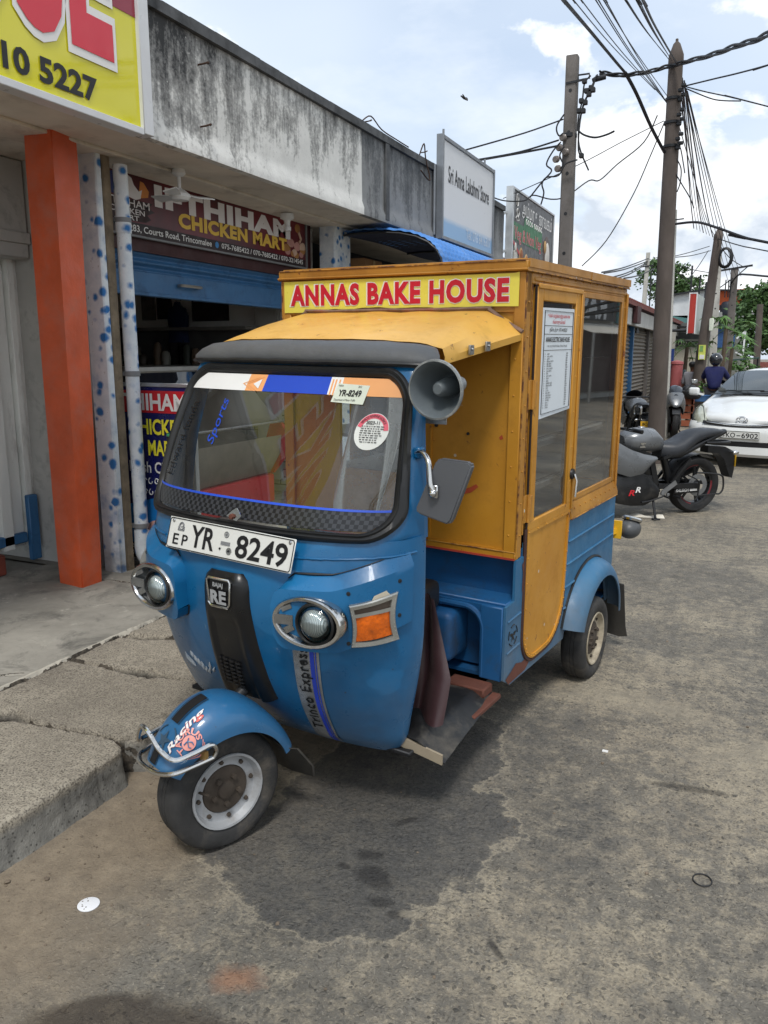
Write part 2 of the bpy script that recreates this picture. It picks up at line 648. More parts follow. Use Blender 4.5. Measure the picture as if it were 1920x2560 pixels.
    c = g.mix(fringe, c, S(172, 162, 142))
    drips = blot([(-0.98, 2.06, 0.055, 0.035, 0.4), (-1.03, 1.98, 0.03, 0.02, 0), (-0.92, 1.97, 0.085, 0.06, -0.3), (-0.86, 1.87, 0.05, 0.03, 0.2), (-0.80, 1.84, 0.03, 0.02, 0), (-0.95, 2.28, 0.06, 0.02, 0.9), (-0.5, 1.83, 0.055, 0.014, -0.8), (-0.29, 1.6, 0.02, 0.012, 0.3), (-0.08, 2.9, 0.17, 0.03, 0.1)], 0.5, 22, 0.5)
    c = g.mix(g.math('MULTIPLY', drips, 0.62), c, S(42, 41, 41))
    damp = blot([(-1.12, 1.25, 0.24, 0.11, R(12)), (-1.32, 1.22, 0.2, 0.07, R(35))], 0.4, 8, 0.45)
    c = g.mix(g.math('MULTIPLY', damp, 0.72), c, S(58, 50, 43))
    rust = blot([(-1.07, 1.46, 0.085, 0.06, 0.3)], 0.7, 16, 0.7)
    c = g.mix(g.math('MULTIPLY', rust, 0.75), c, S(150, 112, 88))
    pale = blot([(-0.76, 1.86, 0.04, 0.022, 0.3), (-0.4, 3.6, 0.5, 0.16, -0.2), (0.25, 3.3, 0.5, 0.22, 0.4)], 0.6, 14, 0.6)
    c = g.mix(g.math('MULTIPLY', pale, 0.42), c, S(166, 156, 136))
    # far lane reads smoother and paler
    h = g.math('ADD', g.math('MULTIPLY', s1, 0.55), g.math('MULTIPLY', s2, 0.35))
    h = g.math('ADD', h, g.math('MULTIPLY', fine, 0.8))
    h = g.math('MULTIPLY', h, g.math('SUBTRACT', 1.0, g.math('MULTIPLY', dust, 0.75)))
    h = g.math('ADD', h, g.math('MULTIPLY', mid, 1.2))
    nb = g.bump(h, 0.75, 0.008)
    ro = g.mix(oil, (0.88, 0.88, 0.88), (0.62, 0.62, 0.62))
    return g.fin(c, ro, 0.0, nb, None, 0.3)
mb = MB()
mb.bx(-60, 120, -40, 260, -0.4, 0.0)
tag(mb.build('road', make_road_mat(), ang=None), kind='structure')

# ================================================================== pavement with a broken kerb
CR = [((-2.83, 2.66), (-2.0, 2.68), 0.010, [(0.52, 0.055, 0.2)]), ((-2.83, 2.08), (-1.97, 2.135), 0.011, [(0.27, 0.05, 0.16), (0.96, 0.05, 0.08)]),
      ((-2.83, 3.02), (-2.0, 3.3), 0.012, [(0.15, 0.04, 0.25)]), ((-2.83, 1.5), (-2.0, 1.45), 0.009, []), ((-2.83, 0.8), (-2.0, 0.86), 0.009, []),
      ((-2.84, -3), (-2.84, 9), 0.009, [(0.55, 0.02, 0.02)]), ((-2.6, 3.1), (-2.42, 3.55), 0.012, []), ((-3.4, 2.1), (-2.9, 2.42), 0.004, []), ((-3.75, 3.75), (-2.9, 3.9), 0.005, [])]
def make_pave_mat():
    g = NT('old_concrete_paving')
    X, Y, Z = g.sep()
    n1 = g.noise(2.2, 7, 0.62); n2 = g.noise(28, 6, 0.68); n3 = g.noise(140, 4, 0.6)
    outer = g.mix(g.ramp(n1, (0.3, 0.0), (0.7, 1.0)), S(136, 129, 117), S(176, 168, 152))
    inner = g.mix(g.ramp(g.noise(1.4, 7, 0.66), (0.32, 0.0), (0.68, 1.0)), S(110, 107, 100), S(160, 156, 146))
    inner = g.mix(g.ramp(g.noise(3.4, 8, 0.74, None, 0.6), (0.50, 0.0), (0.68, 0.8)), inner, S(70, 70, 67))
    inner = g.mix(g.ramp(g.noise(7, 8, 0.74, g.mapping((1, 1, 1), (6, 1, 0))), (0.58, 0.0), (0.66, 0.55)), inner, S(178, 174, 162))
    outer = g.mix(g.ramp(n2, (0.36, 0.45), (0.62, 0.0)), outer, S(106, 99, 90))
    outer = g.mix(g.ramp(n3, (0.38, 0.85), (0.52, 0.0)), outer, S(82, 77, 70))
    outer = g.mix(g.ramp(g.voro(95), (0.14, 0.7), (0.26, 0.0)), outer, S(176, 168, 152))
    side = g.ramp(X, (0.0, 0.0), (1.0, 1.0))
    st = g.math('GREATER_THAN', g.math('ADD', X, g.math('MULTIPLY', g.noise(30, 3), 0.02)), -2.83)
    c = g.mix(st, inner, outer)
    # grey cement face of the kerb
    face = g.ramp(g.math('MULTIPLY_ADD', Z, -1.0, 0.125), (0.0, 0.0), (0.03, 1.0))
    fc = g.mix(g.ramp(g.noise(9, 7, 0.7), (0.3, 0.0), (0.7, 1.0)), S(92, 91, 88), S(142, 140, 133))
    fc = g.mix(g.ramp(g.voro(60), (0.12, 0.8), (0.3, 0.0)), fc, S(58, 56, 53))
    c = g.mix(face, c, fc)
    crack = g.ramp(Z, (0.100, 0.95), (0.129, 0.0))
    c = g.mix(g.math('MULTIPLY', crack, g.math('LESS_THAN', X, -2.05)), c, S(48, 44, 39))
    jn = g.math('MULTIPLY', g.math('SUBTRACT', g.noise(3.2, 5, 0.6), 0.5), 0.09)
    jn2 = g.math('MULTIPLY', g.math('SUBTRACT', g.noise(26, 4, 0.6), 0.5), 0.022)
    jj = g.math('ADD', jn, jn2)
    wv = g.ramp(g.noise(2.6, 5, 0.7, g.mapping((1, 1, 1), (4, 2, 0))), (0.40, 0.003), (0.62, 0.016), (0.74, 0.045))
    acc = None
    for a, b, wd, bl in CR:
        L_ = math.hypot(b[0] - a[0], b[1] - a[1]); ux, uy = (b[0] - a[0]) / L_, (b[1] - a[1]) / L_
        dx = g.math('SUBTRACT', X, a[0]); dy = g.math('SUBTRACT', Y, a[1])
        pp = g.math('ABSOLUTE', g.math('ADD', g.math('SUBTRACT', g.math('MULTIPLY', dx, uy), g.math('MULTIPLY', dy, ux)), jj if abs(ux) > 0.2 else jn2))
        al = g.math('ADD', g.math('MULTIPLY', dx, ux), g.math('MULTIPLY', dy, uy))
        inn = g.math('MULTIPLY', g.math('GREATER_THAN', al, -0.02), g.math('LESS_THAN', al, L_ + 0.02))
        ww = g.math('MULTIPLY', wv, 1.0 if wd > 0.006 else 0.45)
        hit = g.math('MULTIPLY', g.math('LESS_THAN', pp, ww), inn)
        acc = hit if acc is None else g.math('MAXIMUM', acc, hit)
    seam = g.math('LESS_THAN', g.math('ABSOLUTE', g.math('ADD', g.math('ADD', X, 2.855), jn2)), 0.008)
    c = g.mix(g.math('MULTIPLY', seam, g.ramp(g.noise(4, 3), (0.42, 0.0), (0.5, 0.7))), c, S(196, 190, 176))
    c = g.mix(g.math('MULTIPLY', acc, 0.93), c, g.mix(g.ramp(g.noise(45, 4), (0.4, 0.0), (0.6, 1.0)), S(40, 36, 32), S(84, 77, 68)))
    blob = g.ramp(g.noise(3.1, 4, 0.5, g.mapping((1, 1, 1), (5, 3, 0))), (0.68, 0.0), (0.72, 0.6))
    c = g.mix(blob, c, S(80, 76, 70))
    h = g.math('ADD', g.math('MULTIPLY', n2, 0.18), g.math('MULTIPLY', n3, 0.6))
    hs = g.math('MULTIPLY', h, g.math('ADD', g.math('MULTIPLY', st, 0.75), 0.25))
    return g.fin(c, 0.9, 0.0, g.bump(hs, 0.8, 0.007), None, 0.25)
PAVE = make_pave_mat()
ZP = 0.14
def seg_d(px, py, a, b):
    ax, ay = a; bx_, by = b
    dx, dy = bx_ - ax, by - ay
    t = max(0, min(1, ((px - ax) * dx + (py - ay) * dy) / (dx * dx + dy * dy)))
    return math.hypot(px - ax - t * dx, py - ay - t * dy), t
def pave_h(x, y):
    z = ZP + 0.006 * fbm(x, y, 0, 1.5) + 0.0018 * fbm(x, y, 3, 9) + (0.0010 * fbm(x, y, 7, 40, 3) if x > -2.84 else 0.0006 * fbm(x, y, 7, 30, 2))
    if x < -2.84:
        z += 0.004
    for a, b, wd, bl in CR:
        jx = 0.018 * fbm(x, y, 9, 3.5); jy = 0.018 * fbm(x, y, 21, 3.5)
        d, t = seg_d(x + jx, y + jy, a, b)
        ww = wd * (1.0 + 1.3 * abs(fbm(x, y, 5, 6)))
        for (tc_, wk, tw) in bl:
            ww += 1.25 * wk * math.exp(-((t - tc_) / tw) ** 2 * 3) * (0.45 + 0.55 * abs(fbm(x, y, 4, 11)))
        if d < ww:
            z -= min(0.055, (0.022 + 1.1 * (ww - d))) * (0.75 + 0.45 * fbm(x, y, 2, 30))
    return z
def kerb_x(y):
    e = -1.99 + 0.006 * fbm(0, y, 1, 1.3) + 0.004 * fbm(0, y, 4, 7) - 0.020 * max(0, fbm(0, y, 8, 13) - 0.25)
    for yc, dd, ww in ((2.13, 0.09, 0.035), (1.36, 0.05, 0.09), (3.2, 0.04, 0.05)):
        e -= dd * math.exp(-((y - yc) / ww) ** 2)
    return e
def pave_strip(y0, y1, ny, nx, x_in, nface=18):
    rows = []
    for i in range(ny):
        y = y0 + (y1 - y0) * i / (ny - 1)
        ke = kerb_x(y)
        r = []
        for j in range(nx):
            t = j / (nx - 1)
            t = 1 - (1 - t) ** 1.25
            x = x_in + (ke - x_in) * t
            z = pave_h(x, y)
            if ke - x < 0.018:
                z -= 0.012 * (1 - (ke - x) / 0.018) ** 2 * (0.3 + 1.1 * abs(fbm(x, y, 6, 18)))
            r.append(V(x, y, z))
        z1 = r[-1].z
        for j in range(1, nface + 1):
            t = j / nface
            z = z1 + (-0.03 - z1) * t
            r.append(V(ke + 0.004 + 0.03 * t * t + 0.004 * fbm(y, z, 3, 5) + 0.0025 * fbm(y * 1.0, z, 3, 30) - 0.03 * max(0, fbm(y, z * 1.2, 9, 9) - 0.62), y, z))
        rows.append(r)
    return rows
mb = MB()
mb.rows(pave_strip(0.9, 3.9, 360, 230, -4.3))
tag(mb.build('pavement', PAVE, ang=60), kind='structure')
mb = MB()
mb.rows(pave_strip(3.9, 12, 150, 60, -9))
mb.rows(pave_strip(12, 70, 60, 6, -9, 3))
mb.rows(pave_strip(-5, 0.9, 40, 30, -6))
mb.bx(-9, -4.3, -5, 3.9, 0.02, ZP - 0.006)
tag(mb.build('pavement', PAVE, ang=60), kind='structure')
# loose grit, leaf bits and pebbles along the gutter
gm = M('grit', S(112, 100, 86), 0.95, var=0.4, vs=3, bump=0)
mb = MB()
rnd = random.Random(3)
for i in range(700):
    y = rnd.uniform(0.9, 5.5)
    x = -1.93 + abs(rnd.gauss(0, 0.22)) if rnd.random() < 0.7 else rnd.uniform(-1.9, 1.6)
    r = rnd.uniform(0.0015, 0.0045) if rnd.random() < 0.92 else rnd.uniform(0.005, 0.011)
    n0 = len(mb.bm.verts)
    res = bmesh.ops.create_icosphere(mb.bm, subdivisions=1, radius=r)
    for v in res['verts']:
        v.co = V(x, y, r * 0.45) + V(v.co.x * rnd.uniform(0.7, 1.4), v.co.y * rnd.uniform(0.7, 1.3), v.co.z * 0.6)
tag(mb.build('gravel', gm), 'loose grit and pebbles scattered along the gutter and asphalt', 'gravel', kind='stuff')
# ================================================================== materials of the shop row
def parapet_mat(name, light, dark, amount):
    g = NT(name)
    X, Y, Z = g.sep()
    zr = g.math('MULTIPLY_ADD', Z, 1.0, -2.9)       # set per object: local z of the parapet is world height
    st = g.mapping((1, 1, 0.16))
    streak = g.noise(7.5, 8, 0.66, st)
    blot = g.noise(2.3, 8, 0.7)
    speck = g.noise(38, 5, 0.7)
    top = g.ramp(Z, (0.0, 0.0), (1.0, 1.0))
    left = g.math('MULTIPLY_ADD', Y, -0.26, 1.35, clamp=True)
    hgt = g.math('MULTIPLY', g.math('SUBTRACT', Z, 2.76), 1.35)
    base = g.math('ADD', g.math('MULTIPLY', g.math('SUBTRACT', Z, 2.80), 0.62), g.math('MULTIPLY', left, 1.0))     # damp soaks down from the coping
    v = g.math('ADD', base, g.math('MULTIPLY', g.math('SUBTRACT', streak, 0.5), 1.5))
    v = g.math('ADD', v, g.math('MULTIPLY', g.math('SUBTRACT', blot, 0.5), 0.9))
    v = g.math('ADD', v, g.math('MULTIPLY', g.math('SUBTRACT', speck, 0.5), 0.7))
    m = g.ramp(v, (0.24 - amount, 0.0), (0.42 - amount, 0.5), (0.74 - amount, 0.95))
    lc = g.mix(g.ramp(g.noise(9, 6, 0.6), (0.3, 0.0), (0.7, 1.0)), tuple(c * 0.84 for c in light), light)
    c = g.mix(m, lc, dark)
    # scraped pale runs and flakes
    run = g.ramp(g.noise(11, 5, 0.6, g.mapping((1, 1, 0.1), (3, 1, 2))), (0.66, 0.0), (0.72, 0.7))
    c = g.mix(run, c, tuple(min(1, x * 1.06) for x in light))
    fl = g.ramp(g.voro(26), (0.10, 0.75), (0.17, 0.0))
    c = g.mix(g.math('MULTIPLY', fl, g.ramp(g.noise(4, 3), (0.5, 0.0), (0.65, 1.0))), c, light)
    return g.fin(c, 0.9, 0.0, g.bump(g.math('ADD', speck, g.math('MULTIPLY', streak, 0.6)), 0.5, 0.006), None, 0.2)
PAR_W = parapet_mat('mildewed_whitewash', S(226, 226, 222), S(40, 42, 45), 0.06)
PAR_G = parapet_mat('mildewed_grey_cement', S(140, 142, 143), S(66, 69, 72), 0.12)
COPE = M('coping_cement', S(84, 86, 88), 0.9, var=0.35, vs=5, dirt=S(44, 46, 48), damt=0.7, ds=6, bump=0.4, bs=50)
SOFF = M('soffit_paint', S(208, 200, 188), 0.85, var=0.14, vs=2.5, dirt=S(126, 116, 104), damt=0.4, ds=3, bump=0.12, bs=30)
ORANGE_P = M('orange_pillar_paint', S(204, 88, 48), 0.42, var=0.16, vs=4, dirt=S(188, 112, 92), damt=0.55, ds=3.2, bump=0.35, bs=9, bd=0.02)
def spots_mat():
    g = NT('blue_dabbed_whitewash')
    wv = g.n('ShaderNodeVectorMath', operation='MULTIPLY_ADD')
    g.link(g.noise(14, 3, 0.6, out=1), wv.inputs[0]); wv.inputs[1].default_value = (0.03, 0.03, 0.03); g.link(g.obj, wv.inputs[2])
    d = g.voro(12.5, vec=wv.outputs[0])
    k = g.sep(g.voro(12.5, vec=wv.outputs[0], out='Color'))
    sp = g.ramp(g.math('ADD', d, g.math('MULTIPLY', k[0], 0.34)), (0.30, 1.0), (0.50, 0.0))
    smear = g.ramp(g.noise(5, 6, 0.65), (0.54, 0.0), (0.74, 0.55))
    c = g.mix(g.ramp(g.noise(12, 6, 0.6), (0.3, 0.0), (0.7, 1.0)), S(196, 206, 214), S(226, 230, 232))
    c = g.mix(g.math('MAXIMUM', sp, smear), c, S(52, 112, 172))
    X, Y, Z = g.sep()
    low = g.math('ADD', Z, g.math('MULTIPLY', g.noise(9, 6, 0.7), 0.5))
    c = g.mix(g.ramp(low, (0.30, 0.8), (0.62, 0.0)), c, S(126, 124, 120))
    c = g.mix(g.ramp(g.noise(24, 6, 0.72), (0.62, 0.0), (0.70, 0.7)), c, S(96, 92, 86))
    return g.fin(c, 0.75, 0.0, g.bump(g.noise(60, 4), 0.25, 0.004), None, 0.3)
SPOT = spots_mat()
CEM = M('bare_cement', S(126, 113, 94), 0.92, var=0.3, vs=9, dirt=S(74, 66, 56), damt=0.55, ds=10, bump=0.5, bs=60)
MAROON = M('maroon_board', S(58, 22, 24), 0.6, var=0.2, vs=4, dirt=S(40, 20, 20), damt=0.4)
BLUE_SH = M('blue_shutter_paint', S(48, 98, 142), 0.45, var=0.16, vs=5, dirt=S(38, 60, 82), damt=0.5, ds=6, bump=0.06)
SHUT_W = M('weathered_white_planks', S(222, 224, 220), 0.7, var=0.16, vs=3, dirt=S(110, 106, 98), damt=0.5, ds=5, bump=0.25, bs=40, stretch=(1, 1, 0.25))
DARKW = M('dim_plaster', S(180, 180, 176), 0.9, var=0.15, vs=2, dirt=S(54, 54, 54), damt=0.4)
REDSTEP = M('red_cement_step', S(124, 62, 48), 0.8, var=0.2, vs=6, dirt=S(90, 76, 66), damt=0.6, bump=0.3)
STEEL = M('steel', S(170, 170, 168), 0.35, 0.9, var=0.15)
WHITE = M('white_gloss', S(224, 226, 226), 0.35, var=0.04, bump=0)
WHITEF = M('white_print', S(226, 226, 224), 0.5, var=0.02, bump=0)
BLACKF = M('black_print', S(20, 20, 22), 0.5, var=0.05, bump=0)
REDF = M('red_print', S(196, 32, 44), 0.45, var=0.05, bump=0)
YELF = M('gold_print', S(226, 186, 70), 0.5, var=0.05, bump=0)
LEMF = M('lemon_print', S(236, 228, 60), 0.5, var=0.04, bump=0)
DKMET = M('dark_metal', S(52, 53, 55), 0.5, 0.6, var=0.2)
GREYP = M('grey_plastic', S(120, 122, 124), 0.5, var=0.1)

# ================================================================== the row with the concrete canopy
FX = -3.2
shop = thing('shop_row', 'concrete shop row with mildewed parapet, orange pillar and blue-dabbed columns', 'shop building', (-3.9, 4.0, 0.14))
# canopy slab with soffit
mb = MB()
mb.bx(-9.0, FX - 0.03, -4, 11.05, 2.762, 2.9)
mb.bx(-3.89, -3.60, -4, 11.0, 2.742, 2.762, 0.004)
mb.build('canopy', SOFF, shop)
def parapet(y0, y1, mat):
    mb = MB()
    ny = max(6, int((y1 - y0) / 0.06)); nz_ = 14
    def f(u, v):
        y = y0 + (y1 - y0) * u; z = 2.762 + (3.44 - 2.762) * v
        lip = 0.022 if v < 0.12 else 0.0
        return V(FX + 0.006 * fbm(y, z, 1, 2.5) + lip, y, z)
    mb.grid(f, ny, nz_)
    mb.bx(FX - 0.12, FX - 0.02, y0, y1, 2.905, 3.44)
    mb.bx(FX - 0.035, FX + 0.024, y0, y1, 2.752, 2.766)
    return mb.build('parapet', mat, None, base=(0, 0, 0))
def attach(o, root):
    """make a world-built mesh a part without moving its texture space"""
    o.parent = root
    o.location = -ABS[root.name]
    ABS[o.name] = V(0, 0, 0)
    return o
attach(parapet(-4, 6.62, PAR_W), shop)
attach(parapet(6.62, 11.03, PAR_G), shop)
mb = MB()
for i in range(60):
    y = -4 + i * 0.25
    dz = 0.006 * nz(y, 1, 2)
    mb.bx(FX - 0.14, FX + 0.03 + 0.006 * nz(y, 5, 3), y, y + 0.2495, 3.442, 3.505 + dz)
mb.build('coping', COPE, shop)
mb = MB()
mb.bx(FX + 0.004, FX + 0.028, 7.08, 7.16, 2.775, 3.44, 0.004)
mb.build('pilaster_strip', COPE, shop)
mb = MB()
for y in (4.62, 4.66):
    pass
RUSTI = M('rusted_iron', S(70, 52, 42), 0.9, 0.3, var=0.3)
for (y, z) in ((4.35, 2.93), (4.35, 3.28), (6.68, 3.52), (8.0, 3.55)):
    mb = MB(); mb.tube(smooth_path([(FX, y, z), (FX + 0.04, y + 0.01, z + 0.005), (FX + 0.05, y + 0.04, z + 0.02), (FX + 0.03, y + 0.06, z + 0.02)], 4), 0.006, 5); mb.build('rusty_bracket', RUSTI, shop)
mb = MB(); mb.tube(smooth_path([(FX + 0.02, 6.6, 3.51), (FX + 0.03, 6.75, 3.58), (FX + 0.02, 7.0, 3.53), (FX + 0.03, 7.3, 3.515), (FX + 0.05, 7.55, 3.5)], 4), 0.006, 5); mb.build('loose_wire', RUSTI, shop)
mb = MB(); mb.tube(smooth_path([(FX + 0.02, 7.9, 3.5), (FX + 0.05, 7.95, 3.62), (FX + 0.03, 8.05, 3.5), (FX + 0.06, 8.1, 3.3), (FX + 0.04, 7.9, 3.36)], 4), 0.007, 5); mb.build('loose_wire', RUSTI, shop)
# orange tapered pillar
def taper(mb, base, top, n=10):
    rows = []
    for i in range(n + 1):
        t = i / n
        rows.append([Vector(a).lerp(Vector(b), t) for a, b in zip(base, top)])
    mb.rows(rows, close=True)
    return mb
mb = MB()
taper(mb, [(-3.875, 3.60, 0.13), (-3.648, 3.565, 0.13), (-3.655, 3.74, 0.13), (-3.88, 3.78, 0.13)],
      [(-3.755, 3.49, 2.77), (-3.573, 3.515, 2.77), (-3.612, 3.74, 2.77), (-3.80, 3.72, 2.77)], 14)
bmesh.ops.bevel(mb.bm, geom=[e for e in mb.bm.edges if abs((e.verts[0].co - e.verts[1].co).normalized().z) > 0.9], offset=0.008, segments=2, affect='EDGES')
mb.build('pillar', ORANGE_P, shop)['label'] = 'orange tapered pillar'
# blue-dabbed columns, cement strip, downpipe
mb = MB(); mb.bx(-3.822, -3.672, 3.935, 3.99, 0.13, 2.762, 0.010)
attach(mb.build('pillar', SPOT, None, base=(0, 0, 0)), shop)['label'] = 'white column dabbed with blue spots'
mb = MB(); mb.bx(-3.80, -3.668, 3.991, 4.06, 0.13, 2.762, 0.008)
mb.build('cement_strip', CEM, shop)
mb = MB()
mb.tube([(-3.635, 4.105, 0.30), (-3.635, 4.105, 1.4), (-3.635, 4.105, 2.70)], 0.044, 16)
mb.tube(smooth_path([(-3.635, 4.105, 0.34), (-3.63, 4.102, 0.25), (-3.57, 4.10, 0.19), (-3.50, 4.08, 0.175)], 5), 0.050, 16, cap=False)
mb.lathe([(0.049, 0), (0.049, 0.10)], (-3.635, 4.105, 0.31), n=16)
mb.lathe([(0.049, 0), (0.049, 0.10)], (-3.635, 4.105, 2.3), n=16)
pipe = attach(mb.build('downpipe', SPOT, None, base=(0, 0, 0)), shop)
for z in (1.42, 0.42, 2.36):
    mb = MB(); mb.lathe([(0.045, 0), (0.051, 0.004), (0.051, 0.03), (0.045, 0.034)], (-3.635, 4.105, z), n=16)
    mb.bx(-3.70, -3.665, 4.06, 4.10, z + 0.005, z + 0.03)
    mb.build('clamp', GREYP, pipe)
mb = MB(); mb.bx(-3.84, -3.67, 7.0, 7.34, 0.13, 2.762, 0.012)
attach(mb.build('pillar', SPOT, None, base=(0, 0, 0)), shop)['label'] = 'white column dabbed with blue spots behind the bakery box'
mb = MB(); mb.bx(-3.84, -3.67, 10.7, 11.0, 0.13, 2.762, 0.012)
mb.build('pillar', DARKW, shop)
# walls and floor inside
mb = MB()
mb.bx(-8.2, -3.9, 3.98, 4.16, 0.13, 2.76)            # party wall on the left
mb.bx(-8.2, -8.05, 4.16, 7.2, 0.13, 2.76)           # back wall
mb.bx(-9, -8.2, 7.2, 11.0, 0.13, 2.76)
mb.build('wall', DARKW, shop)
def bricks_mat():
    g = NT('painted_brick')
    b = g.n('ShaderNodeTexBrick')
    b.inputs['Scale'].default_value = 1.0
    b.inputs['Brick Width'].default_value = 0.2; b.inputs['Row Height'].default_value = 0.08; b.inputs['Mortar Size'].default_value = 0.006
    b.inputs['Color1'].default_value = (*S(150, 156, 132), 1); b.inputs['Color2'].default_value = (*S(176, 178, 160), 1); b.inputs['Mortar'].default_value = (*S(72, 76, 62), 1)
    g.link(g.mapping((1, 1, 1), rot=(R(90), 0, 0)), b.inputs[0])
    return g.fin(b.outputs[0], 0.8, normal=g.bump(g.noise(50), 0.2, 0.004))
mb = MB(); mb.bx(-8.2, -4.02, 7.12, 7.2, 1.0, 2.76); mb.build('side_wall', M('dim_side_plaster', S(242, 242, 238), 0.9, var=0.12, vs=2), shop)
mb = MB(); mb.bx(-8.2, -4.02, 7.115, 7.2, 0.13, 1.0); mb.build('brick_dado', bricks_mat(), shop)
mb = MB(); mb.bx(-4.62, -4.36, 7.05, 7.116, 0.28, 2.2, 0.004); mb.build('wall_pier', M('pale_panel', S(176, 176, 172), 0.7, var=0.06), shop)
mb = MB(); mb.bx(-4.02, -3.86, 6.98, 7.2, 0.32, 2.2, 0.004); mb.build('door_jamb', WHITE, shop)
mb = MB(); mb.bx(-3.87, -3.83, 6.9, 6.97, 0.14, 2.15, 0.004); mb.build('door_rail', BLUE_SH, shop)
# lintel and blue rolled shutter
mb = MB()
mb.bx(-4.0, -3.93, 4.16, 7.0, 2.26, 2.755)
mb.build('lintel', MAROON, shop)
mb = MB()
def roll(u, v):
    z = 2.33 - 0.30 * v
    return V(-3.96 + 0.012 * math.sin(v * 2 * PI * 5) - 0.02 * v, 4.17 + 2.8 * u, z)
mb.grid(roll, 2, 61)
sh = mb.build('roller_shutter', BLUE_SH, shop)
mb = MB()
mb.bx(-3.985, -3.945, 4.17, 6.97, 1.985, 2.13, 0.004); mb.bx(-4.0, -3.93, 4.17, 6.97, 1.965, 1.99, 0.003)
bar = mb.build('bottom_rail', BLUE_SH, sh)
mb = MB(); mb.tube(smooth_path([(-3.94, 5.0, 2.06), (-3.90, 5.02, 2.06), (-3.90, 5.22, 2.06), (-3.94, 5.24, 2.06)], 4), 0.012, 6); mb.build('handle', STEEL, sh)
mb = MB(); mb.bx(-3.955, -3.92, 6.72, 6.86, 2.0, 2.06, 0.004); mb.tube(arc((-3.91, 6.92, 1.96), 0.03, 0, 2 * PI, 12, (0, 1, 0)), 0.006, 5); mb.build('padlock', DKMET, sh)
# left neighbour: folding plank shutter, beam and step
mb = MB()
y = -2.0
k = 0
while y < 3.95:
    wd = (0.13, 0.06, 0.20, 0.09)[k % 4]
    xo = (0.0, 0.035, 0.012, 0.05)[k % 4]
    mb.bx(-4.52 + xo, -4.46 + xo, y, y + wd - 0.008, 0.27, 2.22, 0.005)
    y += wd; k += 1
fs = mb.build('folding_shutter', SHUT_W, shop)
mb = MB(); mb.bx(-4.45, -4.41, 3.60, 3.86, 0.30, 0.37, 0.006); mb.build('bolt_bar', BLUE_SH, fs)
mb = MB(); mb.bx(-4.43, -4.39, 3.87, 3.95, 0.17, 0.62, 0.006); mb.build('blue_post', BLUE_SH, fs)
mb = MB(); mb.bx(-4.7, -4.35, -3, 3.62, 0.13, 0.272, 0.012); mb.build('step', REDSTEP, shop)
mb = MB(); mb.bx(-4.62, -4.3, -3, 3.97, 2.16, 2.76, 0.01); mb.bx(-4.36, -4.28, -3, 3.97, 2.25, 2.32, 0.004)
mb.build('beam', DARKW, shop)
# dim store under the blue awning
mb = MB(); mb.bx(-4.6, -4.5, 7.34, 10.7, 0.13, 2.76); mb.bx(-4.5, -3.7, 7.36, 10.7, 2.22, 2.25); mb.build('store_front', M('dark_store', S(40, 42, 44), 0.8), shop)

# ---- curved blue corrugated awning on its frame
awn = thing('corrugated_awning', 'blue corrugated barrel awning hanging from the grey parapet', 'awning', (-3.0, 7.2, 2.5))
prof = smooth_path([(-3.64, 0, 2.705), (-3.35, 0, 2.715), (-3.0, 0, 2.68), (-2.78, 0, 2.60), (-2.66, 0, 2.48), (-2.63, 0, 2.33)], 5)
mb = MB()
def awn_f(u, v):
    y = 7.12 + 3.2 * u
    i = min(len(prof) - 2, int(v * (len(prof) - 1))); t = v * (len(prof) - 1) - i
    p = prof[i].lerp(prof[i + 1], t); d = (prof[i + 1] - prof[i]).normalized()
    nn = V(-d.z, 0, d.x)
    p = p + nn * (0.012 * math.sin(y * 2 * PI / 0.105) + 0.004 * math.sin(v * 90))
    return V(p.x, y, p.z)
mb.grid(awn_f, 360, 60)
mb.build('sheet', M('blue_sheet', S(72, 128, 196), 0.42, 0.1, var=0.14, vs=5, dirt=S(120, 150, 190), damt=0.4), awn, ang=60)
mb = MB(); mb.grid(lambda u, v: awn_f(u, v) + V(-0.012, 0, -0.022), 30, 30); mb.build('underside_shade', M('awning_shade_navy', S(24, 34, 60), 0.8, bump=0), awn)  # dark navy sheet paints in the shade on the awning's underside
mb = MB()
for y in (7.13, 8.7, 10.3):
    mb.tube([V(p.x, y, p.z - 0.035) for p in prof[::3]], 0.012, 6)
mb.tube([(-2.64, 7.12, 2.33), (-2.64, 10.32, 2.33)], 0.014, 6)
mb.build('frame', DKMET, awn)
cb = M('cardboard', S(140, 104, 70), 0.85, var=0.15, vs=4)
for (y, h, lab) in ((7.55, 0.26, 'brown cardboard box on shelf under blue awning, left of the pair'), (8.15, 0.23, 'brown cardboard box on shelf under blue awning, right of the pair')):
    mb = MB(); mb.bx(-3.98, -3.62, y, y + 0.42, 2.25, 2.25 + h, 0.006)
    b = tag(mb.build('cardboard_box', cb, base=(-3.8, y + 0.2, 2.25)), lab, 'box', 'boxes under the awning')
    mb = MB(); mb.bx(-3.617, -3.613, y + 0.19, y + 0.24, 2.26, 2.24 + h); mb.build('tape', M('tape', S(172, 146, 104), 0.3), b)

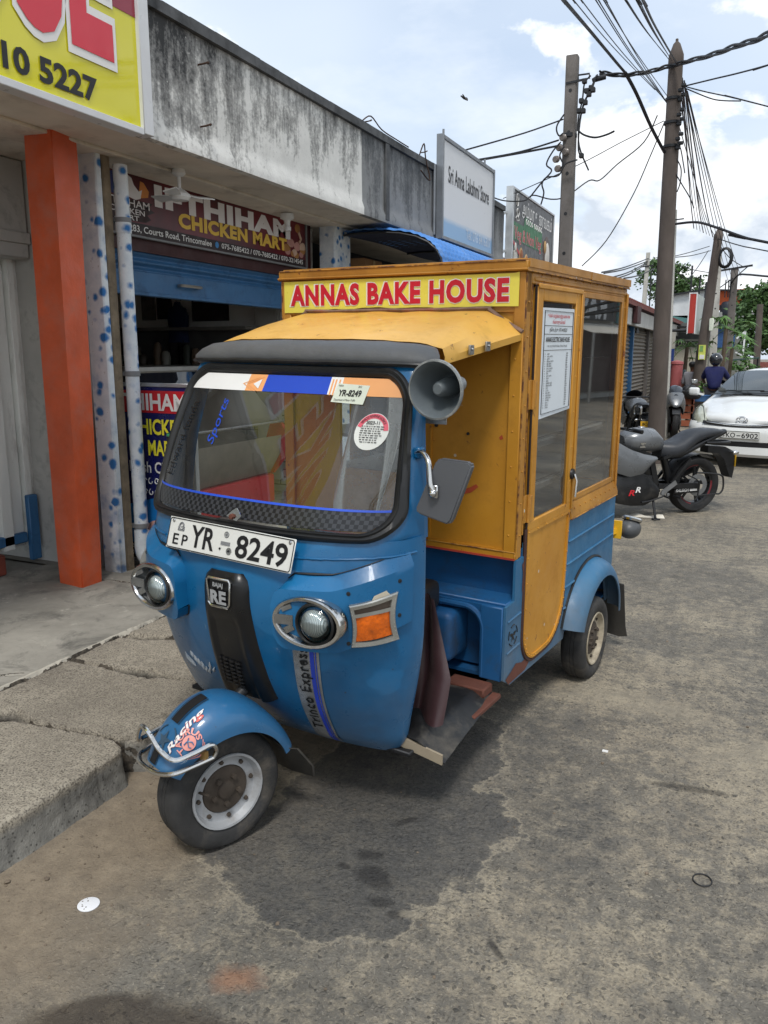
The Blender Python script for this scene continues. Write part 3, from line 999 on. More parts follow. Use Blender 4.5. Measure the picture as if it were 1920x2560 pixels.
# ================================================================== signs on the row
# yellow fascia sign
ys = thing('fascia_sign', 'yellow fascia sign with big red capitals and black phone number', 'shop sign', (FX + 0.1, 2.0, 2.74))
vin_y = M('yellow_vinyl', S(214, 208, 40), 0.10, var=0.03, vs=1.5, bump=0.10, bs=3.5, bd=0.02, coat=0.3)
mb = MB(); mb.bx(FX + 0.035, FX + 0.09, -3.5, 3.72, 2.755, 4.2, 0.003); mb.build('panel', vin_y, ys)
mb = MB()
mb.bx(FX + 0.03, FX + 0.115, 3.695, 3.775, 2.73, 4.25, 0.004)
mb.bx(FX + 0.03, FX + 0.115, -3.5, 3.695, 2.72, 2.757, 0.004)
mb.build('frame', M('sign_frame_white', S(206, 209, 212), 0.35, var=0.05), ys)
mb = MB(); mb.poly([(FX + 0.093, 3.525, 3.30), (FX + 0.093, 3.694, 3.30), (FX + 0.093, 3.694, 4.2), (FX + 0.093, 3.525, 4.2)])
mb.build('maroon_patch', M('maroon_vinyl', S(140, 40, 60), 0.15, var=0.03, bump=0), ys)
mb = MB(); text(mb, 'BAKE HOUSE', (FX + 0.096, 3.50, 3.07), (0, 1, 0), (0, 0, 1), 0.98, 0.085, 0.60, 'RIGHT', spacing=1.1)
mb.build('outline', WHITEF, ys)
mb = MB(); text(mb, 'BAKE HOUSE', (FX + 0.099, 3.50, 3.07), (0, 1, 0), (0, 0, 1), 0.98, 0.045, 0.60, 'RIGHT', spacing=1.1)
mb.build('lettering', M('red_vinyl', S(206, 42, 62), 0.15, var=0.03, bump=0), ys)
mb = MB(); text(mb, '410 5227', (FX + 0.096, 3.37, 2.805), (0, 1, 0), (0, 0, 1), 0.15, 0.035, 0.98, 'RIGHT', width=0.70)
mb.build('phone_number', BLACKF, ys)

# maroon chicken mart sign under the canopy
cs = thing('shop_sign', 'maroon chicken mart signboard under the canopy with white and gold lettering', 'shop sign', (-3.9, 5.6, 2.36))
g = NT('maroon_vinyl_print')
mk = g.ramp(g.noise(1.6, 4, 0.5), (0.35, 0.0), (0.65, 1.0))
MV = g.fin(g.mix(mk, S(52, 13, 17), S(112, 17, 30)), 0.35)
mb = MB(); mb.bx(-3.92, -3.895, 4.17, 6.84, 2.36, 2.755, 0.003); mb.build('panel', MV, cs)
mb = MB(); mb.bx(-3.9, -3.885, 6.842, 6.86, 2.355, 2.757); mb.bx(-3.92, -3.89, 4.17, 6.86, 2.345, 2.359); mb.build('frame', GREYP, cs)
xs_ = -3.892
SILV = M('silver_print', S(226, 222, 222), 0.5, var=0.05, bump=0)
mb = MB(); text(mb, 'IFTHIHAM', (xs_, 4.72, 2.585), (0, 1, 0), (0, 0, 1), 0.185, 0.06, 1.0, width=1.84, spacing=1.1)
mb.build('shop_name', SILV, cs)
mb = MB(); text(mb, 'CHICKEN MART', (xs_, 4.98, 2.475), (0, 1, 0), (0, 0, 1), 0.135, 0.05, 1.0, width=1.52, spacing=1.08)
mb.build('trade_name', YELF, cs)
mb = MB(); mb.poly([(xs_ - 0.001, 4.17, 2.362), (xs_ - 0.001, 6.83, 2.362), (xs_ - 0.001, 6.83, 2.425), (xs_ - 0.001, 4.17, 2.44)])
mb.build('address_band', M('dark_band', S(40, 26, 28), 0.5, bump=0), cs)
mb = MB(); text(mb, '283, Courts Road, Trincomalee', (xs_ + 0.001, 4.45, 2.38), (0, 1, 0), (0, 0, 1), 0.062, 0.012, 1.0, width=0.92)
mb.build('address', WHITEF, cs)
mb = MB(); text(mb, '075-7685422 / 070-7685422 / 070-3214545', (xs_ + 0.001, 5.50, 2.382), (0, 1, 0), (0, 0, 1), 0.055, 0.012, 1.0, width=1.28)
mb.build('phone_number', WHITEF, cs)
mb = MB(); mb.lathe([(0.0, 0), (0.024, 0)], (xs_ + 0.001, 5.44, 2.40), (1, 0, 0), 16); mb.build('phone_icon', M('icon_blue', S(60, 130, 190), 0.5, bump=0), cs)
# hen emblem on the left end and food picture on the right end
mb = MB()
hen = [(4.36, 2.58), (4.44, 2.60), (4.53, 2.585), (4.58, 2.60), (4.60, 2.66), (4.565, 2.645), (4.52, 2.68), (4.50, 2.72), (4.465, 2.735), (4.44, 2.72), (4.42, 2.70), (4.445, 2.695), (4.43, 2.65), (4.38, 2.63)]
mb.poly([(xs_ + 0.001, y, z) for y, z in hen])
mb.build('hen_emblem', SILV, cs)
mb = MB(); mb.poly([(xs_, y, z) for y, z in [(4.25, 2.60), (4.42, 2.59), (4.40, 2.66), (4.43, 2.72), (4.36, 2.74), (4.24, 2.72)]]); mb.build('emblem_backing', M('emblem_blue', S(36, 50, 110), 0.5, bump=0), cs)
mb = MB(); mb.poly([(xs_, 4.56, 2.60), (xs_, 4.66, 2.62), (xs_, 4.67, 2.66), (xs_, 4.62, 2.71), (xs_, 4.585, 2.715)]); mb.build('tail_emblem', M('emblem_orange', S(206, 130, 60), 0.5, bump=0), cs)
mb = MB(); mb.poly([(xs_, y, z) for y, z in [(4.22, 2.44), (4.62, 2.45), (4.68, 2.475), (4.64, 2.50), (4.72, 2.53), (4.66, 2.55), (4.70, 2.585), (4.22, 2.585)]]); mb.build('ribbon', M('ribbon_dark', S(44, 18, 18), 0.5, bump=0), cs)
mb = MB(); text(mb, 'IFTHIHAM', (xs_ + 0.002, 4.22, 2.535), (0, 1, 0), (0, 0, 1), 0.07, 0.008, 1.0, width=0.44)
text(mb, 'CHICKEN', (xs_ + 0.002, 4.27, 2.49), (0, 1, 0), (0, 0, 1), 0.05, 0.01, 1.0, width=0.34); text(mb, 'MART', (xs_ + 0.002, 4.33, 2.45), (0, 1, 0), (0, 0, 1), 0.045, 0.01, 1.0, width=0.22)
mb.build('emblem_lettering', SILV, cs)
mb = MB()
rnd = random.Random(5)
for i in range(16):
    y, z = rnd.uniform(6.50, 6.80), rnd.uniform(2.44, 2.56)
    mb.mi = i % 3
    mb.ball((xs_ - 0.004, y, z), rnd.uniform(0.03, 0.055), (0.12, 1.2, 0.8), 10, 6)
mb.mi = 2; mb.ball((xs_ - 0.004, 6.70, 2.69), 0.04, (0.12, 1.3, 1.0)); mb.mi = 1; mb.tube([(xs_, 6.71, 2.66), (xs_, 6.75, 2.60), (xs_, 6.72, 2.57)], 0.014, 6)
mb.build('food_picture', [M('meat_pink', S(176, 128, 120), 0.6, bump=0), M('meat_pale', S(190, 160, 140), 0.6, bump=0), M('meat_tan', S(160, 112, 60), 0.6, bump=0)], cs)
# white store board standing off the grey parapet
ss = thing('store_sign', 'white store board with black serif name and pale blue foot, on the grey parapet', 'shop sign', (FX + 0.1, 9.3, 2.75))
mb = MB()
gs = NT('faded_store_print')
zz_ = gs.sep()[2]
cc = gs.mix(gs.ramp(gs.math('ADD', zz_, gs.math('MULTIPLY', gs.noise(5, 4), 0.02)), (0.20, 1.0), (0.26, 0.0)), S(214, 216, 218), S(140, 178, 210))
wear = gs.ramp(gs.noise(26, 4, 0.7, gs.mapping((1, 1, 0.5))), (0.68, 0.0), (0.71, 0.9))
band = gs.ramp(zz_, (0.30, 0.0), (0.34, 1.0), (0.55, 1.0), (0.58, 0.0))
cc = gs.mix(gs.math('MULTIPLY', wear, band), cc, S(60, 62, 66))
mb.bx(FX + 0.06, FX + 0.10, 8.35, 10.18, 2.79, 3.76, 0.002); mb.build('panel', gs.fin(cc, 0.4), ss)
mb = MB()
for (a, b, c_, d) in ((8.33, 8.37, 2.76, 3.80), (10.16, 10.2, 2.76, 3.80)):
    mb.bx(FX + 0.04, FX + 0.115, a, b, c_, d, 0.003)
mb.bx(FX + 0.04, FX + 0.115, 8.37, 10.16, 3.755, 3.795, 0.003); mb.bx(FX + 0.04, FX + 0.115, 8.37, 10.16, 2.76, 2.795, 0.003)
for y in (8.45, 9.9):
    mb.tube([(FX + 0.07, y, 3.79), (FX + 0.07, y, 3.87)], 0.012, 6)
mb.tube([(FX + 0.03, 8.31, 2.8), (FX + 0.03, 8.31, 3.5)], 0.016, 6)
mb.build('frame', M('sign_frame_grey', S(128, 132, 136), 0.4, 0.5), ss)
mb = MB(); text(mb, 'Sri Anna Lakshmi Store', (FX + 0.103, 8.53, 3.36), (0, 1, 0), (0, 0, 1), 0.24, 0.012, 1.0, width=1.46)
mb.build('shop_name', M('ink_black', S(44, 46, 50), 0.5, bump=0), ss)
mb = MB(); text(mb, 'Tel: 076 8416307', (FX + 0.103, 9.15, 2.86), (0, 1, 0), (0, 0, 1), 0.15, 0.01, 1.0, width=0.95)
mb.build('phone_number', M('faded_white', S(206, 216, 226), 0.5, bump=0), ss)
# vegetarian hotel sign further along
vs_ = thing('restaurant_sign', 'dark restaurant board with Tamil heading and green veg panel, beyond the grey parapet', 'shop sign', (FX + 0.05, 12.2, 2.7))
mb = MB(); mb.bx(FX, FX + 0.06, 11.22, 13.72, 2.70, 3.78, 0.003); mb.build('panel', M('charcoal_print', S(44, 46, 48), 0.4, var=0.1, bump=0), vs_)
mb = MB(); mb.bx(FX - 0.02, FX + 0.075, 11.18, 11.26, 2.66, 3.80, 0.003); mb.bx(FX - 0.02, FX + 0.075, 11.26, 13.74, 3.77, 3.80, 0.003); mb.bx(FX - 0.02, FX + 0.075, 13.70, 13.74, 2.66, 3.77, 0.003)
for z in (2.9, 3.4):
    mb.beam((FX - 0.04, 11.0, z), (FX, 11.3, z + 0.1), 0.03, 0.03)
mb.bx(FX - 0.06, FX - 0.02, 12.3, 12.36, 0.1, 3.0)
mb.build('frame', M('sign_frame_pale', S(186, 190, 192), 0.4, 0.3), vs_)
xv = FX + 0.063
mb = MB(); mb.poly([(xv, 11.3, 3.12), (xv, 12.95, 3.12), (xv, 12.95, 3.42), (xv, 11.9, 3.50), (xv, 11.85, 3.36), (xv, 11.3, 3.36)]); mb.build('green_panel', M('green_print', S(32, 112, 66), 0.5, bump=0), vs_)
mb = MB(); text(mb, 'அம்மா உணவகம்', (xv + 0.002, 11.72, 3.50), (0, 1, 0), (0, 0, 1), 0.26, 0.008, 1.0, width=1.85)
mb.build('tamil_heading', WHITEF, vs_)
mb = MB(); text(mb, 'Veg & Non Veg', (xv + 0.002, 11.33, 3.14), (0, 1, 0), (0, 0, 1), 0.24, 0.022, 1.0, width=1.58); mb.build('lettering_edge', WHITEF, vs_)
mb = MB(); text(mb, 'Veg & Non Veg', (xv + 0.004, 11.34, 3.143), (0, 1, 0), (0, 0, 1), 0.24, 0.006, 1.0, width=1.56); mb.build('lettering', REDF, vs_)
mb = MB()
def curl(mb, x, y, z, s_, k):
    """round looping letter of the southern scripts"""
    rr = random.Random(k)
    a = rr.uniform(0, 2)
    pts = [V(x, y + s_ * (0.45 + (0.42 - 0.02 * i) * math.cos(a + i * 0.62)), z + s_ * (0.5 + (0.45 - 0.025 * i) * math.sin(a + i * 0.62))) for i in range(rr.randint(8, 13))]
    return mb.tube(pts, s_ * 0.07, 4)
for i in range(9):
    curl(mb, xv, 11.95 + i * 0.105 + (0.06 if i > 3 else 0), 3.385, 0.10, i + 40)
mb.build('curly_lettering', WHITEF, vs_)
mb = MB(); mb.grid(lambda u, v: V(xv + 0.001, 11.3 + 1.4 * u, 3.09 - 0.40 * math.sin(u * 2.6) * 0.55 + 0.045 * (v - 0.5)), 24, 2); mb.build('red_swoosh', REDF, vs_)
mb = MB()
for (y, z, a, b) in ((13.3, 3.12, 0.27, 0.30),):
    mb.mi = 0; mb.ball((xv - 0.01, y, z), 1, (0.02, a, b), 20, 12); mb.mi = 1; mb.ball((xv, y + 0.02, z - 0.02), 1, (0.02, a * 0.6, b * 0.72), 16, 10)
    mb.mi = 2; mb.ball((xv + 0.004, y - 0.14, z + 0.1), 1, (0.02, 0.07, 0.1), 10, 8)
for i, (y, z) in enumerate(((11.75, 2.92), (12.05, 2.86), (12.3, 2.82), (12.52, 2.84))):
    mb.mi = 2; mb.ball((xv - 0.01, y, z), 1, (0.02, 0.13, 0.15), 14, 8); mb.mi = 3; mb.ball((xv, y, z + 0.02), 1, (0.02, 0.09, 0.09), 12, 8)
mb.mi = 1; mb.bx(xv - 0.01, xv + 0.006, 11.34, 11.5, 2.72, 2.98, 0.02); mb.ball((xv, 11.43, 3.03), 0.06, (0.15, 1, 1)); mb.bx(xv - 0.01, xv + 0.006, 12.8, 12.95, 2.72, 2.86, 0.01)
mb.build('food_picture', [M('plate_dark', S(70, 50, 40), 0.5, bump=0), M('rice_white', S(214, 212, 204), 0.6, bump=0), M('curry_tan', S(188, 152, 104), 0.6, bump=0), M('curry_red', S(150, 90, 50), 0.6, bump=0)], vs_)
mb = MB()
mb.tube(smooth_path([(xv, 11.42, 3.72), (xv, 11.47, 3.74), (xv, 11.51, 3.70), (xv, 11.50, 3.60), (xv, 11.45, 3.58), (xv, 11.42, 3.62), (xv, 11.42, 3.72)], 4), 0.008, 4)
mb.tube(smooth_path([(xv, 11.40, 3.42), (xv, 11.46, 3.45), (xv, 11.44, 3.52), (xv, 11.50, 3.55), (xv, 11.56, 3.50), (xv, 11.52, 3.44), (xv, 11.58, 3.41), (xv, 11.46, 3.39), (xv, 11.40, 3.42)], 4), 0.008, 4)
mb.build('lady_emblem', WHITEF, vs_)

# ================================================================== inside and in front of the chicken shop
# ceiling fan
fan = thing('ceiling_fan', 'white three-blade ceiling fan under the canopy in front of the maroon sign', 'ceiling fan', (-3.56, 4.58, 2.585))
mb = MB(); mb.lathe([(0.0, 0.177), (0.04, 0.177), (0.045, 0.15), (0.03, 0.135), (0.012, 0.13), (0.012, 0.06), (0.022, 0.05)], (-3.56, 4.58, 2.585), n=16); mb.build('rod', WHITE, fan)
mb = MB(); mb.lathe([(0.0, 0.05), (0.035, 0.047), (0.068, 0.02), (0.072, 0.0), (0.055, -0.02), (0.0, -0.024)], (-3.56, 4.58, 2.585), n=20); mb.build('motor', WHITE, fan)
for a in (52, 172, 292):
    d = V(math.cos(R(a)), math.sin(R(a)), 0); q = V(-d.y, d.x, 0)
    mb = MB(); c0 = V(-3.56, 4.58, 2.592)
    mb.prism([c0 + d * 0.06 + q * 0.03, c0 + d * 0.12 + q * 0.035 + V(0, 0, .01), c0 + d * 0.225 + q * 0.045 + V(0, 0, .012), c0 + d * 0.225 - q * 0.045 - V(0, 0, .012), c0 + d * 0.12 - q * 0.035 - V(0, 0, .01), c0 + d * 0.06 - q * 0.03], (0, 0, 0.006))
    mb.build('blade', WHITE, fan)
mb = MB(); mb.lathe([(0.0, 0.0), (0.055, 0), (0.06, -0.04), (0.03, -0.055), (0.02, -0.10), (0.032, -0.11), (0.032, -0.14), (0, -0.14)], (-3.71, 6.21, 2.735), n=16)
tag(mb.build('lamp_holder', WHITE, base=(-3.71, 6.21, 2.7)), 'small white lamp holder on the canopy soffit right of the ceiling fan', 'lamp holder')
# standing board
a0 = R(-4)
bd = thing('standing_board', 'upright blue chicken mart board standing on the pavement beside the downpipe', 'sign board', (-3.515, 4.22, 0.14), a0, absolute=False)
def bpt(x, z, y=-0.014): return V(x, y, z)
mb = MB(); mb.bx(-0.43, 0.26, -0.01, 0.012, 0.03, 1.21, 0.002); mb.build('panel', M('navy_print', S(26, 30, 92), 0.3, var=0.1, bump=0), bd)
mb = MB()
for (xa, xb, za, zb) in ((-0.46, -0.43, 0, 1.235), (0.26, 0.29, 0, 1.235), (-0.43, 0.26, 1.21, 1.235), (-0.43, 0.26, 0.0, 0.03)):
    mb.bx(xa, xb, -0.018, 0.02, za, zb, 0.003)
mb.build('frame', M('alu_frame', S(178, 182, 186), 0.35, 0.6), bd)
mb = MB(); mb.poly([bpt(-0.43, 1.04), bpt(0.258, 1.04), bpt(0.258, 1.185), bpt(-0.43, 1.185)]); mb.build('red_band', REDF, bd)
mb = MB(); text(mb, 'IFTHIHAM', bpt(0.24, 1.06, -0.018), (1, 0, 0), (0, 0, 1), 0.15, 0.028, 1, 'RIGHT', width=0.65); mb.build('shop_name', WHITEF, bd)
mb = MB(); text(mb, 'CHICKEN', bpt(0.23, 0.90, -0.018), (1, 0, 0), (0, 0, 1), 0.14, 0.028, 1, 'RIGHT', width=0.48)
mb.build('trade_name', LEMF, bd)
mb = MB(); text(mb, 'MART', bpt(0.145, 0.76, -0.018), (1, 0, 0), (0, 0, 1), 0.14, 0.028, 1, 'RIGHT', width=0.26); mb.build('trade_name', LEMF, bd)
mb = MB(); text(mb, 'Fresh Chicken', bpt(0.24, 0.64, -0.018), (1, 0, 0), (0, 0, 1), 0.105, 0.018, 1, 'RIGHT', width=0.53)
rnd = random.Random(2)
for rr in range(2):
    for i in range(9):
        rr2 = random.Random(i + rr * 20)
        a = rr2.uniform(0, 2); s_ = 0.05; x0 = -0.24 + i * 0.054; z0 = 0.555 - rr * 0.075
        mb.tube([V(x0 + s_ * (0.45 + (0.42 - 0.02 * q) * math.cos(a + q * 0.62)), -0.016, z0 + s_ * (0.5 + (0.45 - 0.025 * q) * math.sin(a + q * 0.62))) for q in range(rr2.randint(8, 12))], 0.0042, 4)
mb.build('white_lettering', WHITEF, bd)
mb = MB(); mb.poly([bpt(-0.43, 0.14, -0.013), bpt(0.258, 0.14, -0.013), bpt(0.258, 0.42, -0.013), bpt(0.05, 0.50, -0.013), bpt(-0.43, 0.38, -0.013)]); mb.build('sky_panel', M('cyan_print', S(30, 120, 190), 0.4, bump=0), bd)
mb = MB()
mb.mi = 0; mb.ball((0.02, -0.014, 0.29), 1, (0.085, 0.006, 0.075), 14, 10); mb.ball((-0.09, -0.014, 0.25), 1, (0.07, 0.006, 0.06), 14, 10); mb.ball((0.07, -0.014, 0.40), 1, (0.05, 0.006, 0.045), 12, 8); mb.ball((0.05, -0.014, 0.22), 1, (0.04, 0.006, 0.06), 12, 8); mb.ball((-0.22, -0.014, 0.36), 1, (0.06, 0.006, 0.09), 12, 8)
mb.tube([(0.06, -0.016, 0.42), (0.15, -0.016, 0.36), (0.19, -0.016, 0.38)], 0.014, 6)
mb.mi = 1
for i in range(14):
    mb.ball((-0.2 + 0.03 * i + rnd.uniform(-.01, .01), -0.015, 0.165 + rnd.uniform(0, 0.035)), 1, (0.022, 0.005, 0.017), 8, 6)
mb.build('chicken_picture', [M('chick_pink', S(206, 160, 148), 0.5, bump=0), WHITEF], bd)
mb = MB(); mb.poly([bpt(-0.43, 0.03), bpt(0.258, 0.03), bpt(0.258, 0.14), bpt(-0.43, 0.14)]); mb.build('address_band', BLACKF, bd)
mb = MB(); text(mb, '283, Courts Road, Trincomalee', bpt(-0.32, 0.105, -0.017), (1, 0, 0), (0, 0, 1), 0.04, 0.01, 1, width=0.56); mb.build('address', WHITEF, bd)
mb = MB(); text(mb, '075-7685422 / 070-7685422', bpt(-0.32, 0.055, -0.017), (1, 0, 0), (0, 0, 1), 0.04, 0.01, 1, width=0.5); mb.build('phone_number', WHITEF, bd)
# black bin with a green liner
bn = thing('waste_bin', 'narrow black bin with green liner in front of the standing board', 'bin', (-3.27, 4.10, 0.14))
mb = MB(); mb.lathe([(0.0, 0.0), (0.07, 0), (0.085, 0.90), (0.09, 0.91), (0.082, 0.915), (0.08, 0.88)], (-3.27, 4.10, 0.14), n=20); mb.build('body', M('black_plastic', S(28, 29, 31), 0.45, var=0.1), bn)
mb = MB(); mb.lathe([(0.084 + 0.004 * (i % 2), 0.905 + 0.012 * i) for i in range(3)], (-3.27, 4.10, 0.14), n=14); mb.build('liner', M('green_liner', S(60, 150, 100), 0.4), bn)
# red chest display fridge with slanted glass
REDM = M('red_enamel', S(190, 30, 34), 0.35, var=0.08, vs=4, dirt=S(120, 40, 40), damt=0.3)
fg = thing('display_fridge', 'red display fridge with slanted glass standing just inside the chicken shop', 'display fridge', (-4.3, 6.1, 0.14))
mb = MB(); mb.bx(-4.75, -4.16, 5.05, 6.62, 0.14, 0.42, 0.015); mb.build('base', REDM, fg)
def fend(y):
    return [V(-4.75, y, 0.42), V(-4.18, y, 0.42), V(-4.03, y, 0.60), V(-4.0, y, 0.80), V(-4.08, y, 0.92), V(-4.45, y, 1.42), V(-4.75, y, 1.42)]
for y in (6.62, 5.03):
    mb = MB(); p = fend(y); mb.prism([p[0], p[1], p[2], p[3], p[4], V(-4.20, y, 0.90), V(-4.30, y, 0.60), V(-4.75, y, 0.55)], (0, 0.045, 0)); mb.build('end_panel', REDM, fg)
mb = MB(); mb.rows([[V(-4.2, 5.08, 0.43), V(-4.2, 6.6, 0.43)], [V(-4.08, 5.08, 0.62), V(-4.08, 6.6, 0.62)], [V(-4.06, 5.08, 0.80), V(-4.06, 6.6, 0.80)]]); mb.rows([[V(-4.1, 5.08, 0.70), V(-4.1, 6.6, 0.70)], [V(-4.74, 5.08, 0.86), V(-4.74, 6.6, 0.86)]]); mb.build('tray', M('cream_tray', S(120, 114, 100), 0.5), fg)
mb = MB(); mb.grid(lambda u, v: V(-4.07 - 0.4 * v - 0.06 * math.sin(v * PI), 5.08 + 1.54 * u, 0.92 + 0.5 * v), 2, 8); mb.build('glass', glass('case_glass', (0.8, 0.85, 0.83), 0.03), fg)
mb = MB(); mb.bx(-4.8, -4.45, 5.03, 6.66, 1.42, 1.46, 0.005); mb.tube([(-4.06, 5.03, 0.93), (-4.06, 6.66, 0.93)], 0.012, 6); mb.build('trim', STEEL, fg)
# red counter further in, stool, person, shelf, posters
ct = thing('red_counter', 'long red counter inside the chicken shop behind the standing board', 'counter', (-5.0, 5.2, 0.14))
mb = MB(); mb.bx(-5.4, -5.0, 4.3, 6.0, 0.14, 1.10, 0.01); mb.build('body', M('counter_dark', S(90, 20, 22), 0.5), ct)
mb = MB(); mb.bx(-5.45, -4.95, 4.25, 6.05, 1.10, 1.24, 0.015); mb.build('top', REDM, ct)
stl = thing('plastic_chair', 'red plastic chair with rounded back behind the standing board', 'chair', (-4.55, 4.72, 0.14))
mb = MB()
mb.prism([V(-4.6, 4.72, 0.95) + V(0, 0.21 * math.cos(a) if abs(math.cos(a)) < 0.99 else 0.21 * math.cos(a), 0.28 * max(0, math.sin(a)) + 0.17 * (1 if math.sin(a) >= 0 else -2.3)) for a in [i * 2 * PI / 20 for i in range(20)]], (0.03, 0, 0))
mb.build('backrest', M('red_plastic', S(140, 30, 34), 0.4), stl)
mb = MB(); mb.bx(-4.6, -4.2, 4.52, 4.92, 0.56, 0.60, 0.01); mb.build('seat', MATS['red_plastic'], stl)
for (x, y) in ((-4.57, 4.55), (-4.57, 4.89), (-4.23, 4.55), (-4.23, 4.89)):
    mb = MB(); mb.tube([(x, y, 0.14), (x * 0.999, y, 0.57)], 0.018, 8); mb.build('leg', MATS['red_plastic'], stl)
# shopkeeper with back turned
def person(name, label, base, yaw, skin, top, trousers, pose, cat='person', group=None, hair=True, helmet=None):
    """standing figure facing local -Y; pose holds joint overrides"""
    t = thing(name, label, cat, base, yaw, group, absolute=False)
    J = dict(pel=(0, 0, 0.93), bel=(0, 0, 1.05), che=(0, 0.01, 1.25), nec=(0, 0, 1.43), chin=(0, -0.02, 1.50), hd=(0, -0.01, 1.58), tp=(0, 0.0, 1.68),
             shl=(0.17, 0.01, 1.37), ell=(0.23, 0.03, 1.10), wrl=(0.23, -0.06, 0.86), hal=(0.22, -0.09, 0.78),
             shr=(-0.17, 0.01, 1.37), elr=(-0.23, 0.03, 1.10), wrr=(-0.23, -0.06, 0.86), har=(-0.22, -0.09, 0.78),
             hil=(0.09, 0, 0.88), knl=(0.10, -0.02, 0.49), anl=(0.10, 0.02, 0.09), tol=(0.11, -0.15, 0.04),
             hir=(-0.09, 0, 0.88), knr=(-0.10, -0.02, 0.49), anr=(-0.10, 0.02, 0.09), tor=(-0.11, -0.15, 0.04))
    J.update(pose)
    Rr = dict(pel=.12, bel=.11, che=.105, nec=.052, chin=.062, hd=.085, tp=.06, shl=.05, ell=.042, wrl=.03, hal=.03, shr=.05, elr=.042, wrr=.03, har=.03, hil=.085, knl=.058, anl=.04, tol=.035, hir=.085, knr=.058, anr=.04, tor=.035)
    names = list(J)
    E_ = [('pel', 'bel'), ('bel', 'che'), ('che', 'nec'), ('nec', 'chin'), ('chin', 'hd'), ('hd', 'tp'), ('che', 'shl'), ('shl', 'ell'), ('ell', 'wrl'), ('wrl', 'hal'), ('che', 'shr'), ('shr', 'elr'), ('elr', 'wrr'), ('wrr', 'har'),
          ('pel', 'hil'), ('hil', 'knl'), ('knl', 'anl'), ('anl', 'tol'), ('pel', 'hir'), ('hir', 'knr'), ('knr', 'anr'), ('anr', 'tor')]
    body = skin_body('body', [(J[n], Rr[n]) for n in names], [(names.index(a), names.index(b)) for a, b in E_], [skin], t, 2)
    def cloth(nm, pts, rad, edges, mat):
        return skin_body(nm, [(J[p], rad[i]) for i, p in enumerate(pts)], edges, mat, t, 2)
    cloth('shirt', ['pel', 'bel', 'che', 'shl', 'shr', 'ell', 'elr', 'nec'], [.15, .145, .165, .085, .085, .062, .062, .075], [(0, 1), (1, 2), (2, 3), (2, 4), (3, 5), (4, 6), (2, 7)], top)
    cloth('trousers', ['pel', 'hil', 'knl', 'anl', 'hir', 'knr', 'anr'], [.145, .105, .078, .06, .105, .078, .06], [(0, 1), (1, 2), (2, 3), (0, 4), (4, 5), (5, 6)], trousers)
    h = Vector(J['hd'])
    f = MB()
    f.ball(h + V(0, -0.088, 0.0), 0.014, (0.8, 1, 1.3), 8, 6)
    f.build('nose', skin, t)
    for sx in (-1, 1):
        f = MB(); f.ball(h + V(0.032 * sx, -0.078, 0.02), 0.010, (1, 0.6, 0.6), 8, 6); f.build('eye', BLACKF, t)
        f = MB(); f.ball(h + V(0.088 * sx, 0.005, 0.0), 0.02, (0.4, 0.8, 1.3), 8, 6); f.build('ear', skin, t)
    if hair:
        f = MB(); f.ball(h + V(0, 0.02, 0.045), 0.095, (0.98, 1.02, 0.85), 16, 10); f.build('hair', BLACKF, t)
    return t
SKIN = M('brown_skin', S(96, 62, 46), 0.55, var=0.08, bump=0)
coat = thing('hanging_coat', 'dark blue coat and trousers hanging on the side wall of the dim shop', 'coat', (-5.57, 7.02, 1.3))
mb = MB(); rows_ = []
for (z, a_, b_) in ((2.10, .03, .02), (2.06, .04, .03), (2.03, .10, .05), (1.95, .13, .06), (1.8, .12, .06), (1.68, .135, .065)):
    rows_.append([V(-5.57 + a_ * math.cos(t) + 0.006 * math.sin(5 * t + z * 9), 7.04 + b_ * math.sin(t), z) for t in [2 * PI * k / 20 for k in range(20)]])
mb.rows(rows_, close=True); mb.build('jacket', M('navy_cloth', S(34, 48, 84), 0.9), coat)
mb = MB()
for dx in (-0.06, 0.06): mb.tube([(-5.57 + dx, 7.04, 1.7), (-5.57 + dx * 1.1, 7.04, 1.5), (-5.57 + dx, 7.04, 1.28)], [0.055, 0.055, 0.045], 10)
mb.build('trousers', M('dark_cloth', S(36, 34, 36), 0.9), coat)
mb = MB(); mb.tube([(-5.57, 7.1, 2.12), (-5.57, 7.04, 2.13), (-5.57, 7.03, 2.09)], 0.008, 6); mb.build('hook', STEEL, coat)
clut = M('shelf_goods', S(90, 92, 88), 0.7, var=0.5, vs=9)
shf = thing('goods_shelf', 'long wall shelf crowded with packets on the side wall of the chicken shop', 'shelf', (-5.5, 6.95, 1.2))
mb = MB(); mb.bx(-6.6, -4.55, 6.78, 7.1, 1.42, 1.45, 0.004); mb.bx(-6.6, -4.55, 6.78, 7.1, 1.80, 1.83, 0.004); mb.bx(-6.6, -4.55, 6.85, 7.1, 0.98, 1.01, 0.004); mb.build('boards', M('shelf_dark', S(110, 108, 104), 0.8), shf)
mb = MB(); mb.bx(-6.6, -4.55, 7.085, 7.11, 0.9, 1.82); mb.build('back_board', M('shelf_back', S(92, 92, 92), 0.9), shf)
rnd = random.Random(9)
for i in range(18):
    x = -6.5 + i * 0.11
    mb = MB(); h = rnd.uniform(0.10, 0.28)
    zb = 1.45 if i % 3 else 1.01
    mb.lathe([(0, 0), (0.045, 0), (0.05, h * 0.5), (0.04, h * 0.85), (0.02, h), (0, h)], (x, 6.92 + rnd.uniform(-.06, .06), zb), n=10)
    tag(mb.build('packet', M('packet_%d' % (i % 4), [S(130, 130, 122), S(90, 84, 78), S(66, 74, 66), S(116, 100, 84)][i % 4], 0.5), base=(x, 6.92, zb)), 'dim packet or jar standing on the wall shelf of the chicken shop', 'packet', 'goods on the wall shelf')
